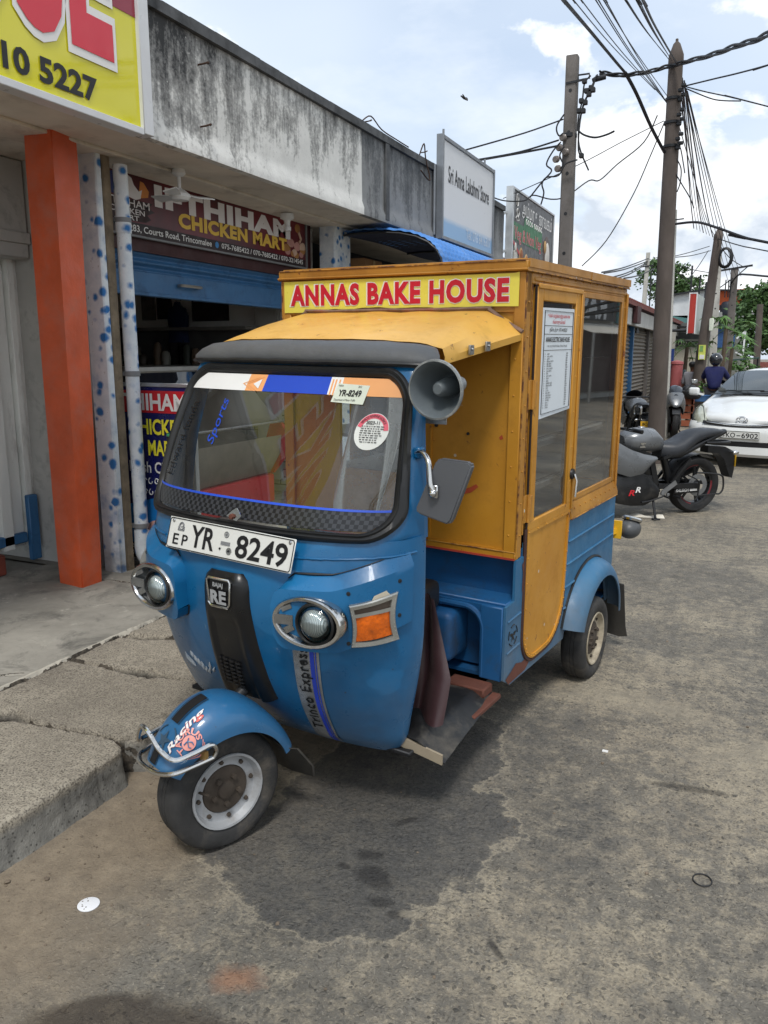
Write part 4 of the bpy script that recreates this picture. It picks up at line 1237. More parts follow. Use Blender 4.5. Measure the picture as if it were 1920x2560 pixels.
for (x0, x1, z0, z1, c_, lab) in ((-6.10, -5.92, 1.92, 2.3, S(120, 118, 114), 'pale plastic sheet hanging on the shop wall beyond the dark calendar'), (-5.89, -5.70, 1.93, 2.30, S(44, 44, 48), 'dark calendar poster on shop wall left of the hanging coat'), (-5.43, -4.97, 1.90, 2.32, S(58, 54, 54), 'wide dark photo poster on shop wall right of the hanging coat')):
    mb = MB(); mb.bx(x0, x1, 7.098, 7.112, z0, z1)
    o = tag(mb.build('poster', M('poster_' + str(int(-x0 * 100)), c_, 0.5, var=0.45, vs=12, bump=0), base=((x0 + x1) / 2, 7.1, z0)), lab, 'poster')
for (x0, z0, lab) in ((-5.40, 2.10, 'plain pale paper sheet pinned on the wide poster, left of the pair'), (-5.20, 2.11, 'plain pale paper sheet pinned on the wide poster, right of the pair')):
    mb = MB(); mb.bx(x0, x0 + 0.17, 7.094, 7.097, z0, z0 + 0.18); tag(mb.build('paper_sheet', M('paper_grey', S(150, 150, 146), 0.6, bump=0), base=(x0, 7.095, z0)), lab, 'paper')
# ================================================================== the bakery three-wheeler
def worn_paint(name, a, b, rough, chips=0.5, coat=0.25, dust=0.5):
    g = NT(name)
    n1 = g.noise(2.2, 6, 0.6); n2 = g.noise(11, 7, 0.68)
    c = g.mix(g.ramp(n1, (0.3, 0.0), (0.7, 1.0)), a, b)
    c = g.mix(g.ramp(n2, (0.55, 0.0), (0.80, 0.5)), c, tuple(x * 0.62 for x in a))
    rp = g.ramp(g.noise(1.7, 4, 0.55, g.mapping((1, 1, 1), (7, 3, 1))), (0.535, 0.0), (0.55, 0.35))
    c = g.mix(rp, c, tuple(min(1, x * 1.35 + 0.01) for x in b))
    # road dust thickening low on the body
    X, Y, Z = g.sep()
    low = g.math('ADD', Z, g.math('MULTIPLY', g.math('SUBTRACT', g.noise(4, 6, 0.7), 0.5), 0.7))
    c = g.mix(g.ramp(low, (0.18, dust * 0.55), (0.62, 0.0)), c, S(112, 106, 96))
    # thin scratches in two directions and small chips
    sc = g.ramp(g.noise(60, 3, 0.5, g.mapping((1, 1, 0.04), rot=(0.5, 0.3, 0))), (0.735, 0.0), (0.75, chips))
    sc2 = g.ramp(g.noise(52, 3, 0.5, g.mapping((0.05, 1, 1), (3, 1, 2), (0, 0.6, 0.4))), (0.735, 0.0), (0.75, chips))
    m = g.math('MULTIPLY', g.math('MAXIMUM', sc, sc2), g.ramp(g.noise(3.3, 3), (0.45, 0.0), (0.62, 1.0)))
    c = g.mix(m, c, S(150, 174, 192))
    ch = g.ramp(g.voro(13), (0.035, chips), (0.05, 0.0))
    c = g.mix(ch, c, S(62, 52, 46))
    r = g.mix(g.ramp(n2, (0.3, 0.0), (0.75, 1.0)), (rough * 0.75,) * 3, (min(1, rough * 1.6),) * 3)
    h = g.math('ADD', g.math('MULTIPLY', g.noise(3.0, 3, 0.5), 1.0), g.math('MULTIPLY', g.noise(17, 4, 0.5), 0.12))
    MATS[name] = g.fin(c, r, 0.0, g.bump(h, 0.30, 0.035), coat, 0.5)
    return MATS[name]
BLUE = worn_paint('blue_body_paint', S(12, 88, 136), S(20, 104, 154), 0.30, 0.7)
BLUE_W = worn_paint('faded_blue_paint', S(42, 98, 138), S(54, 112, 150), 0.45, 0.8, 0.0, 0.9)
BLUE_D = M('inner_blue_paint', S(26, 84, 134), 0.5, var=0.14, vs=4, dirt=S(52, 56, 58), damt=0.55, ds=5, bump=0.1)
def ochre_mat(name, a, b, rust):
    g = NT(name)
    n1 = g.noise(2.4, 6, 0.62); n2 = g.noise(9, 7, 0.66)
    c = g.mix(g.ramp(n1, (0.3, 0.0), (0.7, 1.0)), a, b)
    c = g.mix(g.ramp(n2, (0.52, 0.0), (0.78, 0.45)), c, tuple(x * 0.55 for x in a))
    rm = g.ramp(g.noise(17, 6, 0.7, None, 0.4), (0.635, 0.0), (0.68, rust))
    c = g.mix(rm, c, S(104, 58, 40))
    ch = g.ramp(g.voro(7.5), (0.045, rust), (0.055, 0.0))
    c = g.mix(ch, c, S(196, 190, 178))
    gr = g.ramp(g.noise(5, 7, 0.7, g.mapping((1, 1, 0.18), (2, 5, 1))), (0.56, 0.0), (0.78, 0.6))
    c = g.mix(gr, c, tuple(x * 0.42 for x in a))
    r = g.ramp(n2, (0.3, 0.34), (0.7, 0.6))
    return g.fin(c, r, 0.0, g.bump(g.noise(10, 5), 0.10, 0.02), 0.1, 0.45)
OCH = ochre_mat('ochre_paint', S(180, 122, 30), S(200, 144, 50), 0.8)
OCH_F = ochre_mat('ochre_frame_paint', S(156, 106, 38), S(190, 136, 52), 1.0)
OCH_R = ochre_mat('ochre_roof_paint', S(212, 158, 60), S(230, 182, 92), 1.0)
TYRE = M('tyre_rubber', S(50, 50, 50), 0.82, var=0.3, vs=9, dirt=S(104, 97, 87), damt=0.5, ds=7, bump=0.5, bs=55)
RUBB = M('black_rubber', S(26, 27, 28), 0.42, var=0.2, vs=6, dirt=S(70, 68, 64), damt=0.25, bump=0.06)
VINYL = M('black_vinyl', S(84, 86, 88), 0.48, var=0.14, vs=4, dirt=S(96, 95, 92), damt=0.35, ds=3, bump=0.22, bs=11, bd=0.02)
CHROME = M('chrome', S(206, 206, 204), 0.16, 1.0, var=0.08, vs=12, dirt=S(110, 100, 88), damt=0.35, bump=0.03)
GREYM = M('grey_rim_paint', S(168, 171, 174), 0.45, 0.2, var=0.08, vs=6, dirt=S(104, 92, 78), damt=0.45, ds=8)
HUBM = M('hub_rust', S(74, 66, 58), 0.8, 0.2, var=0.25, vs=9, dirt=S(52, 40, 32), damt=0.5, bump=0.3)
RUSTM = M('rust_red', S(98, 58, 46), 0.85, var=0.25, vs=9, bump=0.3)
PLATEW = M('plate_white', S(216, 217, 212), 0.35, var=0.03, vs=5, dirt=S(150, 140, 124), damt=0.25, bump=0)
MAROONV = M('maroon_vinyl_sheet', S(64, 44, 46), 0.42, var=0.12, vs=4, bump=0.15, bs=8, bd=0.02)
DARKI = M('dark_interior', S(30, 31, 33), 0.8, var=0.2, bump=0)
AMBER = M('amber_lens', S(214, 98, 8), 0.10, var=0.45, vs=26, bump=0.8, bs=70, coat=0.6)
g = NT('clear_lens'); _rb = g.n('ShaderNodeTexWave'); _rb.bands_direction = 'X'; _rb.inputs['Scale'].default_value = 60; g.link(g.obj, _rb.inputs[0])
CLEARL = g.fin(g.mix(_rb.outputs['Fac'], S(170, 176, 178), S(236, 238, 236)), 0.12, 0.35, g.bump(_rb.outputs['Fac'], 0.4, 0.003), 0.6)
tuk = thing('bakery_three_wheeler', 'blue and ochre bakery three-wheeler with glazed display box parked beside the broken kerb', 'three-wheeler', (-1.491, 1.871, 0.0), absolute=False)
MV_ = Matrix(((0.991, 0.135, 0.012), (-0.135, 0.991, -0.017), (-0.014, 0.015, 1.0)))
q_ = MV_.to_quaternion()
tuk.rotation_euler = q_.to_euler()
Zs = [.245, .25, .30, .40, .50, .65, .80, .95, 1.03, 1.25, 1.53]
Y0 = [.43, .42, .36, .285, .235, .19, .165, .185, .22, .36, .545]
Wd = [.44, .445, .475, .495, .515, .535, .538, .538, .538, .515, .468]
Ns = [2.0, 2.0, 2.1, 2.1, 2.2, 2.3, 2.4, 2.4, 2.4, 2.6, 3.2]
Yb = [.50, .50, .49, .48, .48, .48, .48, .48, .48, .50, .572]
def itp(z, T):
    if z <= Zs[0]: return T[0]
    for i in range(len(Zs) - 1):
        if z <= Zs[i + 1]:
            t = (z - Zs[i]) / (Zs[i + 1] - Zs[i])
            p0 = T[max(0, i - 1)]; p3 = T[min(len(T) - 1, i + 2)]
            return T[i] + (T[i + 1] - T[i]) * t
    return T[-1]
def smo(z, T):      # light smoothing so the loft has no visible kinks
    return sum(itp(z + d, T) for d in (-0.05, -0.025, 0, 0.025, 0.05)) / 5 if 0.35 < z < 1.45 else itp(z, T)
def SF(s, z, off=0.0):
    y0, w_, n_, yb = smo(z, Y0), smo(z, Wd), smo(z, Ns), smo(z, Yb)
    s = max(-1, min(1, s))
    p = V(w_ * s, yb - (yb - y0) * (max(0.0, 1 - abs(s) ** n_)) ** (1 / n_), z)
    if off:
        e = 0.004
        s1 = max(-0.999, min(0.995, s - e)); 
        a = SF(min(0.999, s1 + 2 * e), z) - SF(s1, z)
        b = SF(s, z + e) - SF(s, z - e)
        nn = a.cross(b); nn.normalize()
        p = p + nn * off
    return p
def SX(x, z, off=0.0):
    return SF(x / smo(z, Wd), z, off)
def spow(u, n_):
    a = u * PI / 2
    return math.copysign(abs(math.sin(a)) ** (2 / n_), a)
# ---- lower shell
mb = MB()
rows = []
for i in range(34):
    z = 0.245 + (1.012 - 0.245) * i / 33
    rows.append([SF(spow(-1 + 2 * j / 80, 2.4), z) for j in range(81)])
mb.rows(rows)
mb.thick(0.012)
# belly under the nose
bot = [SF(spow(-1 + 2 * j / 40, 2.4), 0.25, -0.006) for j in range(41)]
mb.rows([bot, [V(p.x * 0.9, p.y + 0.08 if p.y < .4 else .5, 0.235) for p in bot], [V(p.x * 0.85, 0.62, 0.24) for p in bot]])
# side return lips at the door opening
for sx in (-1, 1):
    mb.rows([[V(sx * (smo(z, Wd) - 0.002), smo(z, Yb) - 0.002, z) for z in [0.25 + 0.0475 * k for k in range(17)]],
             [V(sx * (smo(z, Wd) - 0.004), smo(z, Yb) + 0.018, z) for z in [0.25 + 0.0475 * k for k in range(17)]],
             [V(sx * (smo(z, Wd) - 0.045), smo(z, Yb) + 0.02, z) for z in [0.25 + 0.0475 * k for k in range(17)]]])
shell = mb.build('front_shell', BLUE, tuk, ang=50)
mb = MB()
for rng in ((0.30, 0.995), (-0.995, -0.62)):
    pts = [SF(rng[0] + (rng[1] - rng[0]) * k / 30, 0.948 + 0.02 * max(0, (rng[0] + (rng[1] - rng[0]) * k / 30)) + 0.002 * nz(k, 1, 1, 0.9), 0.001) for k in range(31)]
    mb.tube(pts, [0.004 + 0.0016 * nz(k, 3, 1, 1.7) for k in range(31)], 6)
mb.build('weld_seam', BLUE, shell)
# ---- upper shell with the windscreen opening; outlines in (s, z)
def rrect(s0, s1, z0, z1, rs, rz, n=10, k=14):
    """rounded rectangle outline, anticlockwise from bottom left"""
    P = []
    for (cs, cz, a) in ((s1 - rs, z0 + rz, -PI / 2), (s1 - rs, z1 - rz, 0), (s0 + rs, z1 - rz, PI / 2), (s0 + rs, z0 + rz, PI)):
        P += [(cs + rs * math.cos(a + PI / 2 * i / n), cz + rz * math.sin(a + PI / 2 * i / n)) for i in range(n + 1)]
    Q = []
    for i, p in enumerate(P):
        q = P[(i + 1) % len(P)]
        d = math.hypot((q[0] - p[0]) * 0.5, q[1] - p[1])
        m = max(1, int(d / 0.025))
        Q += [(p[0] + (q[0] - p[0]) * j / m, p[1] + (q[1] - p[1]) * j / m) for j in range(m)]
    return Q
def sn(p, c=2.0):       # soften towards the sides: outline s is eased so points spread round the corner
    return p
OUT = rrect(-0.972, 0.972, 1.008, 1.512, 0.17, 0.10)
cen = (0.0, 1.26)
def shrink(P, ds, dz):
    res = []
    for (s, z) in P:
        ks = 1 - ds / 0.972; kz = 1 - dz / 0.252
        res.append((s * ks, cen[1] + (z - 1.26) * kz))
    return res
mb = MB()
ed = []
for (s, z) in OUT:      # push the outline out to the edge of the shell
    ts = abs(s) / 0.972; tz = abs(z - 1.26) / 0.252
    if ts >= tz:
        ed.append((math.copysign(1.0, s), 1.26 + (z - 1.26) / max(ts, 1e-6) * 1.0 if ts > 0 else z))
    else:
        ed.append((s / tz, 1.53 if z > 1.26 else 1.005))
ed = [(max(-1, min(1, s)), max(1.005, min(1.53, z))) for s, z in ed]
loops = []
for t in (0, 0.33, 0.66, 1.0):
    loops.append([SF(a[0] + (b[0] - a[0]) * t, a[1] + (b[1] - a[1]) * t) for a, b in zip(OUT, ed)])
mb.rows(loops, close=True)
mb.thick(0.010)
for sx in (-1, 1):
    zz2 = [1.0 + 0.53 * k / 10 for k in range(11)]
    mb.rows([[V(sx * (smo(z, Wd) - 0.002), smo(z, Yb) - 0.002, z) for z in zz2], [V(sx * (smo(z, Wd) - 0.003), smo(z, Yb) + 0.028, z) for z in zz2], [V(sx * (smo(z, Wd) - 0.05), smo(z, Yb) + 0.03, z) for z in zz2]])
mb.build('windscreen_surround', BLUE, tuk, ang=50)
# rubber seal
IN = shrink(OUT, 0.052, 0.027)
mb = MB()
L = []
for k, (t, off) in enumerate(((0.0, 0.001), (0.05, 0.014), (0.35, 0.020), (0.6, 0.013), (0.75, 0.017), (1.0, 0.008), (1.02, -0.004))):
    L.append([SF(a[0] + (b[0] - a[0]) * t, a[1] + (b[1] - a[1]) * t, off) for a, b in zip(OUT, IN)])
mb.rows(L, close=True)
mb.build('windscreen_seal', RUBB, tuk, ang=60)
# glass
GL = shrink(OUT, 0.046, 0.022)
mb = MB()
gl_rows = []
for t in (1.0, 0.85, 0.7, 0.55, 0.4, 0.25, 0.1):
    gl_rows.append([SF(s * t, cen[1] + (z - cen[1]) * t, 0.002) for s, z in GL])
mb.rows(gl_rows, close=True)
mb.poly([SF(s * 0.1, cen[1] + (z - cen[1]) * 0.1, 0.002) for s, z in GL])
ws = mb.build('windscreen', glass('windscreen_glass', (0.86, 0.90, 0.89), 0.01, 1.5, 0.04, gain=1.7), tuk, ang=80)
def inside(s, z, lim=0.925):
    """half width of the glass in s at height z"""
    kz = abs(z - 1.26) / 0.224
    e = max(0.0, kz - 0.62) / 0.38
    return lim - 0.16 * (1 - math.sqrt(max(0.0, 1 - min(1, e) ** 2)))
def strip(mb, z0, z1, sa, sb, off=0.004, n=40, m=3, clip=True):
    def f(u, v):
        z = (z0(0) if callable(z0) else z0); z1_ = (z1(0) if callable(z1) else z1)
        s = sa + (sb - sa) * u
        z = z + (z1_ - z) * v
        if clip:
            h = inside(s, z)
            s = max(-h, min(h, s))
        return SF(s, z, off)
    return mb.grid(f, n, m)
BAND = [(-0.93, -0.36, WHITEF, 'white_band'), (-0.20, 0.36, M('band_blue', S(30, 72, 186), 0.4, bump=0, var=0.05), 'blue_band'), (-0.36, -0.20, M('band_orange', S(230, 164, 106), 0.4, bump=0, var=0.05), 'orange_band'),
        (0.36, 0.46, WHITEF, 'white_band'), (0.46, 0.93, MATS['band_orange'], 'orange_band')]
mb = MB()
for sa, sb, m_, nm in BAND:
    mb.mi = [WHITEF, MATS['band_blue'], MATS['band_orange']].index(m_)
    strip(mb, 1.427, 1.481, sa, sb, 0.0045)
mb.mi = 2
for s in (0.375, 0.40, 0.43):
    strip(mb, 1.425, 1.474, s, s + 0.012, 0.0055, 3)
mb.mi = 0
mb.poly([SF(-0.30, 1.449, 0.006), SF(-0.235, 1.466, 0.006), SF(-0.24, 1.434, 0.006)])
mb.mi = 2
for d in (0.0, 0.035):
    mb.rows([[SF(-0.36 + d + 0.09, 1.472, 0.006), SF(-0.40 + d, 1.449, 0.006), SF(-0.36 + d + 0.08, 1.426, 0.006)], [SF(-0.36 + d + 0.105, 1.472, 0.006), SF(-0.385 + d, 1.449, 0.006), SF(-0.36 + d + 0.095, 1.426, 0.006)]])
mb.build('sun_band', [WHITEF, MATS['band_blue'], MATS['band_orange']], ws)
# chequered foot strip and blue line
g = NT('chequer_film')
ck = g.n('ShaderNodeTexChecker'); ck.inputs['Scale'].default_value = 80
g.link(g.mapping((1, 0.0, 1)), ck.inputs[0])
CHK = g.fin(g.mix(ck.outputs['Fac'], S(26, 27, 30), S(58, 60, 64)), 0.3)
mb = MB(); strip(mb, 1.042, 1.097, -0.925, 0.925, 0.004, 60); mb.build('chequer_strip', CHK, ws)
mb = MB(); strip(mb, 1.096, 1.1025, -0.925, 0.925, 0.005, 60, 2); mb.build('blue_line', M('line_blue', S(44, 84, 200), 0.4, bump=0), ws)
# permit card, licence disc, handwriting
mb = MB(); mb.rows([[SX(0.20 + 0.12 * u, 1.405 - 0.004 * u, 0.006) for u in (0, .25, .5, .75, 1)], [SX(0.205 + 0.12 * u, 1.462 - 0.004 * u, 0.006) for u in (0, .25, .5, .75, 1)]])
pc = mb.build('permit_card', M('card_paper', S(206, 212, 196), 0.5, var=0.05, bump=0), ws)
mb = MB(); text(mb, 'YR-8249', (0, 0, 0), (1, 0, 0), (0, 0, 1), 0.026, 0.03, 1, width=0.085, fn=lambda u, v: SX(0.22 + u, 1.424 + v, 0.0075))
for k in range(3): text(mb, 'Department of Motor Traffic' if k == 0 else ('Vehicle' if k == 1 else '2013'), (0, 0, 0), (1, 0, 0), (0, 0, 1), 0.009, 0.0, 1, fn=lambda u, v, k=k: SX((0.21, 0.21, 0.285)[k] + u * 0.75, (1.409, 1.452, 1.45)[k] + v, 0.0075))
mb.build('permit_lettering', BLACKF, ws)
def disc(mb, cx, cz, r, a0, a1, off, n=28, r0=0.0):
    A = [SX(cx + r * math.cos(a0 + (a1 - a0) * i / n), cz + r * math.sin(a0 + (a1 - a0) * i / n), off) for i in range(n + 1)]
    B = [SX(cx + r0 * math.cos(a0 + (a1 - a0) * i / n), cz + r0 * math.sin(a0 + (a1 - a0) * i / n), off) for i in range(n + 1)]
    return mb.rows([B, A])
mb = MB(); disc(mb, 0.375, 1.325, 0.054, 0, 2 * PI, 0.005); mb.mi = 1; disc(mb, 0.375, 1.325, 0.052, R(5), R(165), 0.006, 20, 0.038)
ld = mb.build('licence_disc', [M('disc_paper', S(214, 216, 210), 0.5, var=0.05, bump=0), M('disc_pink', S(220, 92, 110), 0.5, bump=0)], ws)
mb = MB(); text(mb, '2023-11', (0, 0, 0), (1, 0, 0), (0, 0, 1), 0.014, 0.02, 1, 'CENTER', fn=lambda u, v: SX(0.375 + u, 1.345 + v, 0.0075))
rnd = random.Random(4)
text(mb, 'VEHICLE REVENUE LICENCE', (0, 0, 0), (1, 0, 0), (0, 0, 1), 0.0105, 0.01, 1, 'CENTER', fn=lambda u, v: SX(0.375 + (0.041 + v) * math.sin(u / 0.062), 1.325 + (0.041 + v) * math.cos(u / 0.062), 0.0078))
for k in range(8):
    z = 1.338 - k * 0.0065; hw = 0.036 * math.sqrt(max(0.1, 1 - ((z - 1.325) / 0.05) ** 2)); x = 0.375 - hw
    while x < 0.375 + hw - 0.006:
        l = rnd.uniform(0.003, 0.012); mb.rows([[SX(x, z, 0.0075), SX(x + l, z, 0.0075)], [SX(x, z + 0.0022, 0.0075), SX(x + l, z + 0.0022, 0.0075)]]); x += l + 0.003
mb.build('disc_lettering', BLACKF, ws)
mb = MB(); text(mb, 'Sports', (0, 0, 0), (1, 0, 0), (0, 0, 1), 0.05, 0.004, 1, shear=0.3, width=0.15, fn=lambda u, v: SF(-0.60 + (0.02 - v) / 0.53 - 0.25 * u * 0.6 + 0.12, 1.245 + u, 0.005))
mb.build('script_lettering', MATS['band_blue'], ws)
mb = MB(); text(mb, 'Edward fonda', (0, 0, 0), (1, 0, 0), (0, 0, 1), 0.05, 0.004, 1, width=0.25, fn=lambda u, v: SF(-0.80 + (0.02 - v) / 0.53, 1.13 + u, 0.005)); mb.build('dark_lettering', BLACKF, ws)
# ---- nose panel with badge
def nose_hw(z):
    return 0.095 + 0.012 * max(0, (0.80 - z) / 0.1) ** 1.0 * 0.55 + (0.0)
mb = MB()
nrow = []
for i in range(25):
    z = 0.885 - (0.885 - 0.44) * i / 24
    hw = nose_hw(z) * (1.0 if i > 2 else (0.72, 0.90, 0.97)[i])
    xo = -0.005
    row = []
    for j in range(21):
        t = -1 + 2 * j / 20
        o = 0.032 * (1 - abs(t) ** 6) * (0.45 if i == 0 else 1)
        if i > 7 and abs(t) < 0.62: o -= 0.010 * min(1, (0.62 - abs(t)) / 0.12) * min(1, (i - 7) / 2)
        row.append(SX(xo + hw * t, z, o - 0.002))
    nrow.append(row)
mb.rows(nrow)
nose = mb.build('nose_panel', M('black_trim', S(17, 18, 20), 0.34, var=0.15, vs=6, dirt=S(70, 70, 68), damt=0.25), tuk, ang=50)
mb = MB()
for r in range(7):
    for k in range(4):
        x = -0.075 + k * 0.026 - 0.002 * r; z = 0.585 - r * 0.0155 - 0.003 * k
        mb.beam(SX(x, z, 0.024), SX(x + 0.019, z, 0.024), 0.004, 0.006)
mb.build('vent_slots', BLACKF, nose)
def badge_pt(x, z, o=0.034): return SX(x, z, o)
mb = MB()
bo = [(-0.05, 0.855), (-0.045, 0.862), (0.04, 0.862), (0.046, 0.855), (0.043, 0.79), (0.034, 0.778), (-0.034, 0.778), (-0.044, 0.79)]
mb.tube([badge_pt(x - 0.008, z) for x, z in bo], 0.0045, 6, closed=True)
bdg = mb.build('badge_rim', CHROME, nose)
mb = MB(); text(mb, 'RE', (0, 0, 0), (1, 0, 0), (0, 0, 1), 0.052, 0.045, 1, 'CENTER', width=0.066, fn=lambda u, v: badge_pt(-0.009 + u, 0.790 + v, 0.038))
text(mb, 'BAJAJ', (0, 0, 0), (1, 0, 0), (0, 0, 1), 0.017, 0.03, 1, 'CENTER', width=0.042, fn=lambda u, v: badge_pt(-0.009 + u, 0.839 + v, 0.038))
mb.build('badge_lettering', GREYM, nose)
# ---- number plate
def plate(root, c, w_, h_, tilt, roll, parts, wm_, frame=True, mat=None):
    pl = MB()
    pl.bx(-w_ / 2, w_ / 2, -0.002, 0.002, -h_ / 2, h_ / 2, 0.0015)
    mt = Matrix.Translation(Vector(c)) @ Matrix.Rotation(roll, 4, 'Y') @ Matrix.Rotation(tilt, 4, 'X')
    pl.xf(mt)
    po = pl.build('number_plate', mat or PLATEW, root)
    b = MB()
    if frame:
        pts = rrect(-w_ / 2 + 0.004, w_ / 2 - 0.004, -h_ / 2 + 0.004, h_ / 2 - 0.004, 0.008, 0.008, 3)
        b.tube([V(x, -0.003, z) for x, z in pts], 0.0016, 5, closed=True)
    for (s_, x, z, sz, bold, width) in parts:
        text(b, s_, (x, -0.0035, z), (1, 0, 0), (0, 0, 1), sz, bold, 1, width=width)
    b.xf(mt)
    b.build('plate_lettering', BLACKF, po)
    return po, mt
pl, pmt = plate(tuk, (0.0, 0.178, 0.975), 0.525, 0.104, R(-17), R(1.0),
           [('YR', -0.155, -0.033, 0.098, 0.020, 0.105), ('8249', 0.035, -0.036, 0.098, 0.020, 0.205), ('E', -0.238, -0.036, 0.05, 0.012, 0.025), ('P', -0.197, -0.036, 0.05, 0.012, 0.025)], 0)
mb = MB()
mb.tube([V(-0.205 + 0.010 * math.cos(a), -0.0035, 0.026 + 0.012 * math.sin(a)) for a in [i * PI / 6 for i in range(12)]], 0.0016, 5, closed=True)
mb.tube([V(-0.205 + 0.006 * math.cos(a), -0.0035, 0.028 + 0.006 * math.sin(a)) for a in [i * PI / 5 for i in range(10)]], 0.0014, 4, closed=True)
mb.bx(-0.219, -0.191, -0.004, -0.002, 0.010, 0.0135); mb.bx(-0.219, -0.215, -0.004, -0.002, 0.010, 0.024); mb.bx(-0.195, -0.191, -0.004, -0.002, 0.010, 0.024)
mb.tube([V(-0.008 + 0.009 * math.cos(a), -0.0035, 0.026 + 0.009 * math.sin(a)) for a in [i * PI / 6 for i in range(12)]], 0.0014, 4, closed=True)
mb.bx(-0.026, 0.012, -0.0042, -0.003, -0.008, 0.003)
for a in range(4): mb.beam(V(-0.008 - 0.008 * math.cos(a * PI / 4), -0.0035, 0.026 - 0.008 * math.sin(a * PI / 4)), V(-0.008 + 0.008 * math.cos(a * PI / 4), -0.0035, 0.026 + 0.008 * math.sin(a * PI / 4)), 0.001, 0.0012)
mb.xf(pmt); mb.build('plate_emblems', GREYP, pl)
mb = MB()
for (x, z, r) in ((-0.243, 0.040, 0.006), (0.243, 0.040, 0.006)):
    mb.lathe([(0, 0.004), (r * 0.6, 0.0035), (r, 0.001), (r, 0)], (x, -0.003, z), (0, -1, 0), 10)
mb.xf(pmt); mb.build('plate_screws', CHROME, pl)
mb = MB(); mb.lathe([(0, 0.002), (0.011, 0.0015), (0.011, 0)], (0.012, -0.003, -0.024), (0, -1, 0), 12); mb.xf(pmt); mb.build('plate_washer', CHROME, pl)
mb = MB(); mb.lathe([(0, 0.0042), (0.004, 0.004), (0.004, 0)], (0.012, -0.003, -0.024), (0, -1, 0), 8); mb.lathe([(0, 0.003), (0.0035, 0.0028), (0.0035, 0)], (-0.026, -0.003, -0.021), (0, -1, 0), 8); mb.xf(pmt); mb.build('plate_holes', BLACKF, pl)
mb = MB()
b0 = SX(-0.005, 1.045, 0.02)
mb.lathe([(0.0, 0.016), (0.008, 0.015), (0.010, 0.006), (0.010, 0)], b0, (0, -1, 0.1), 8); mb.mi = 1
mb.prism([b0 + V(0.02, -0.006, 0.03), b0 + V(0.035, -0.004, 0.005), b0 + V(0.02, -0.01, -0.012), b0 + V(-0.025, -0.006, 0.0), b0 + V(0.0, -0.004, 0.02)], (0, 0.003, 0))
mb.build('plate_bolt', [RUSTM, CHROME], tuk)
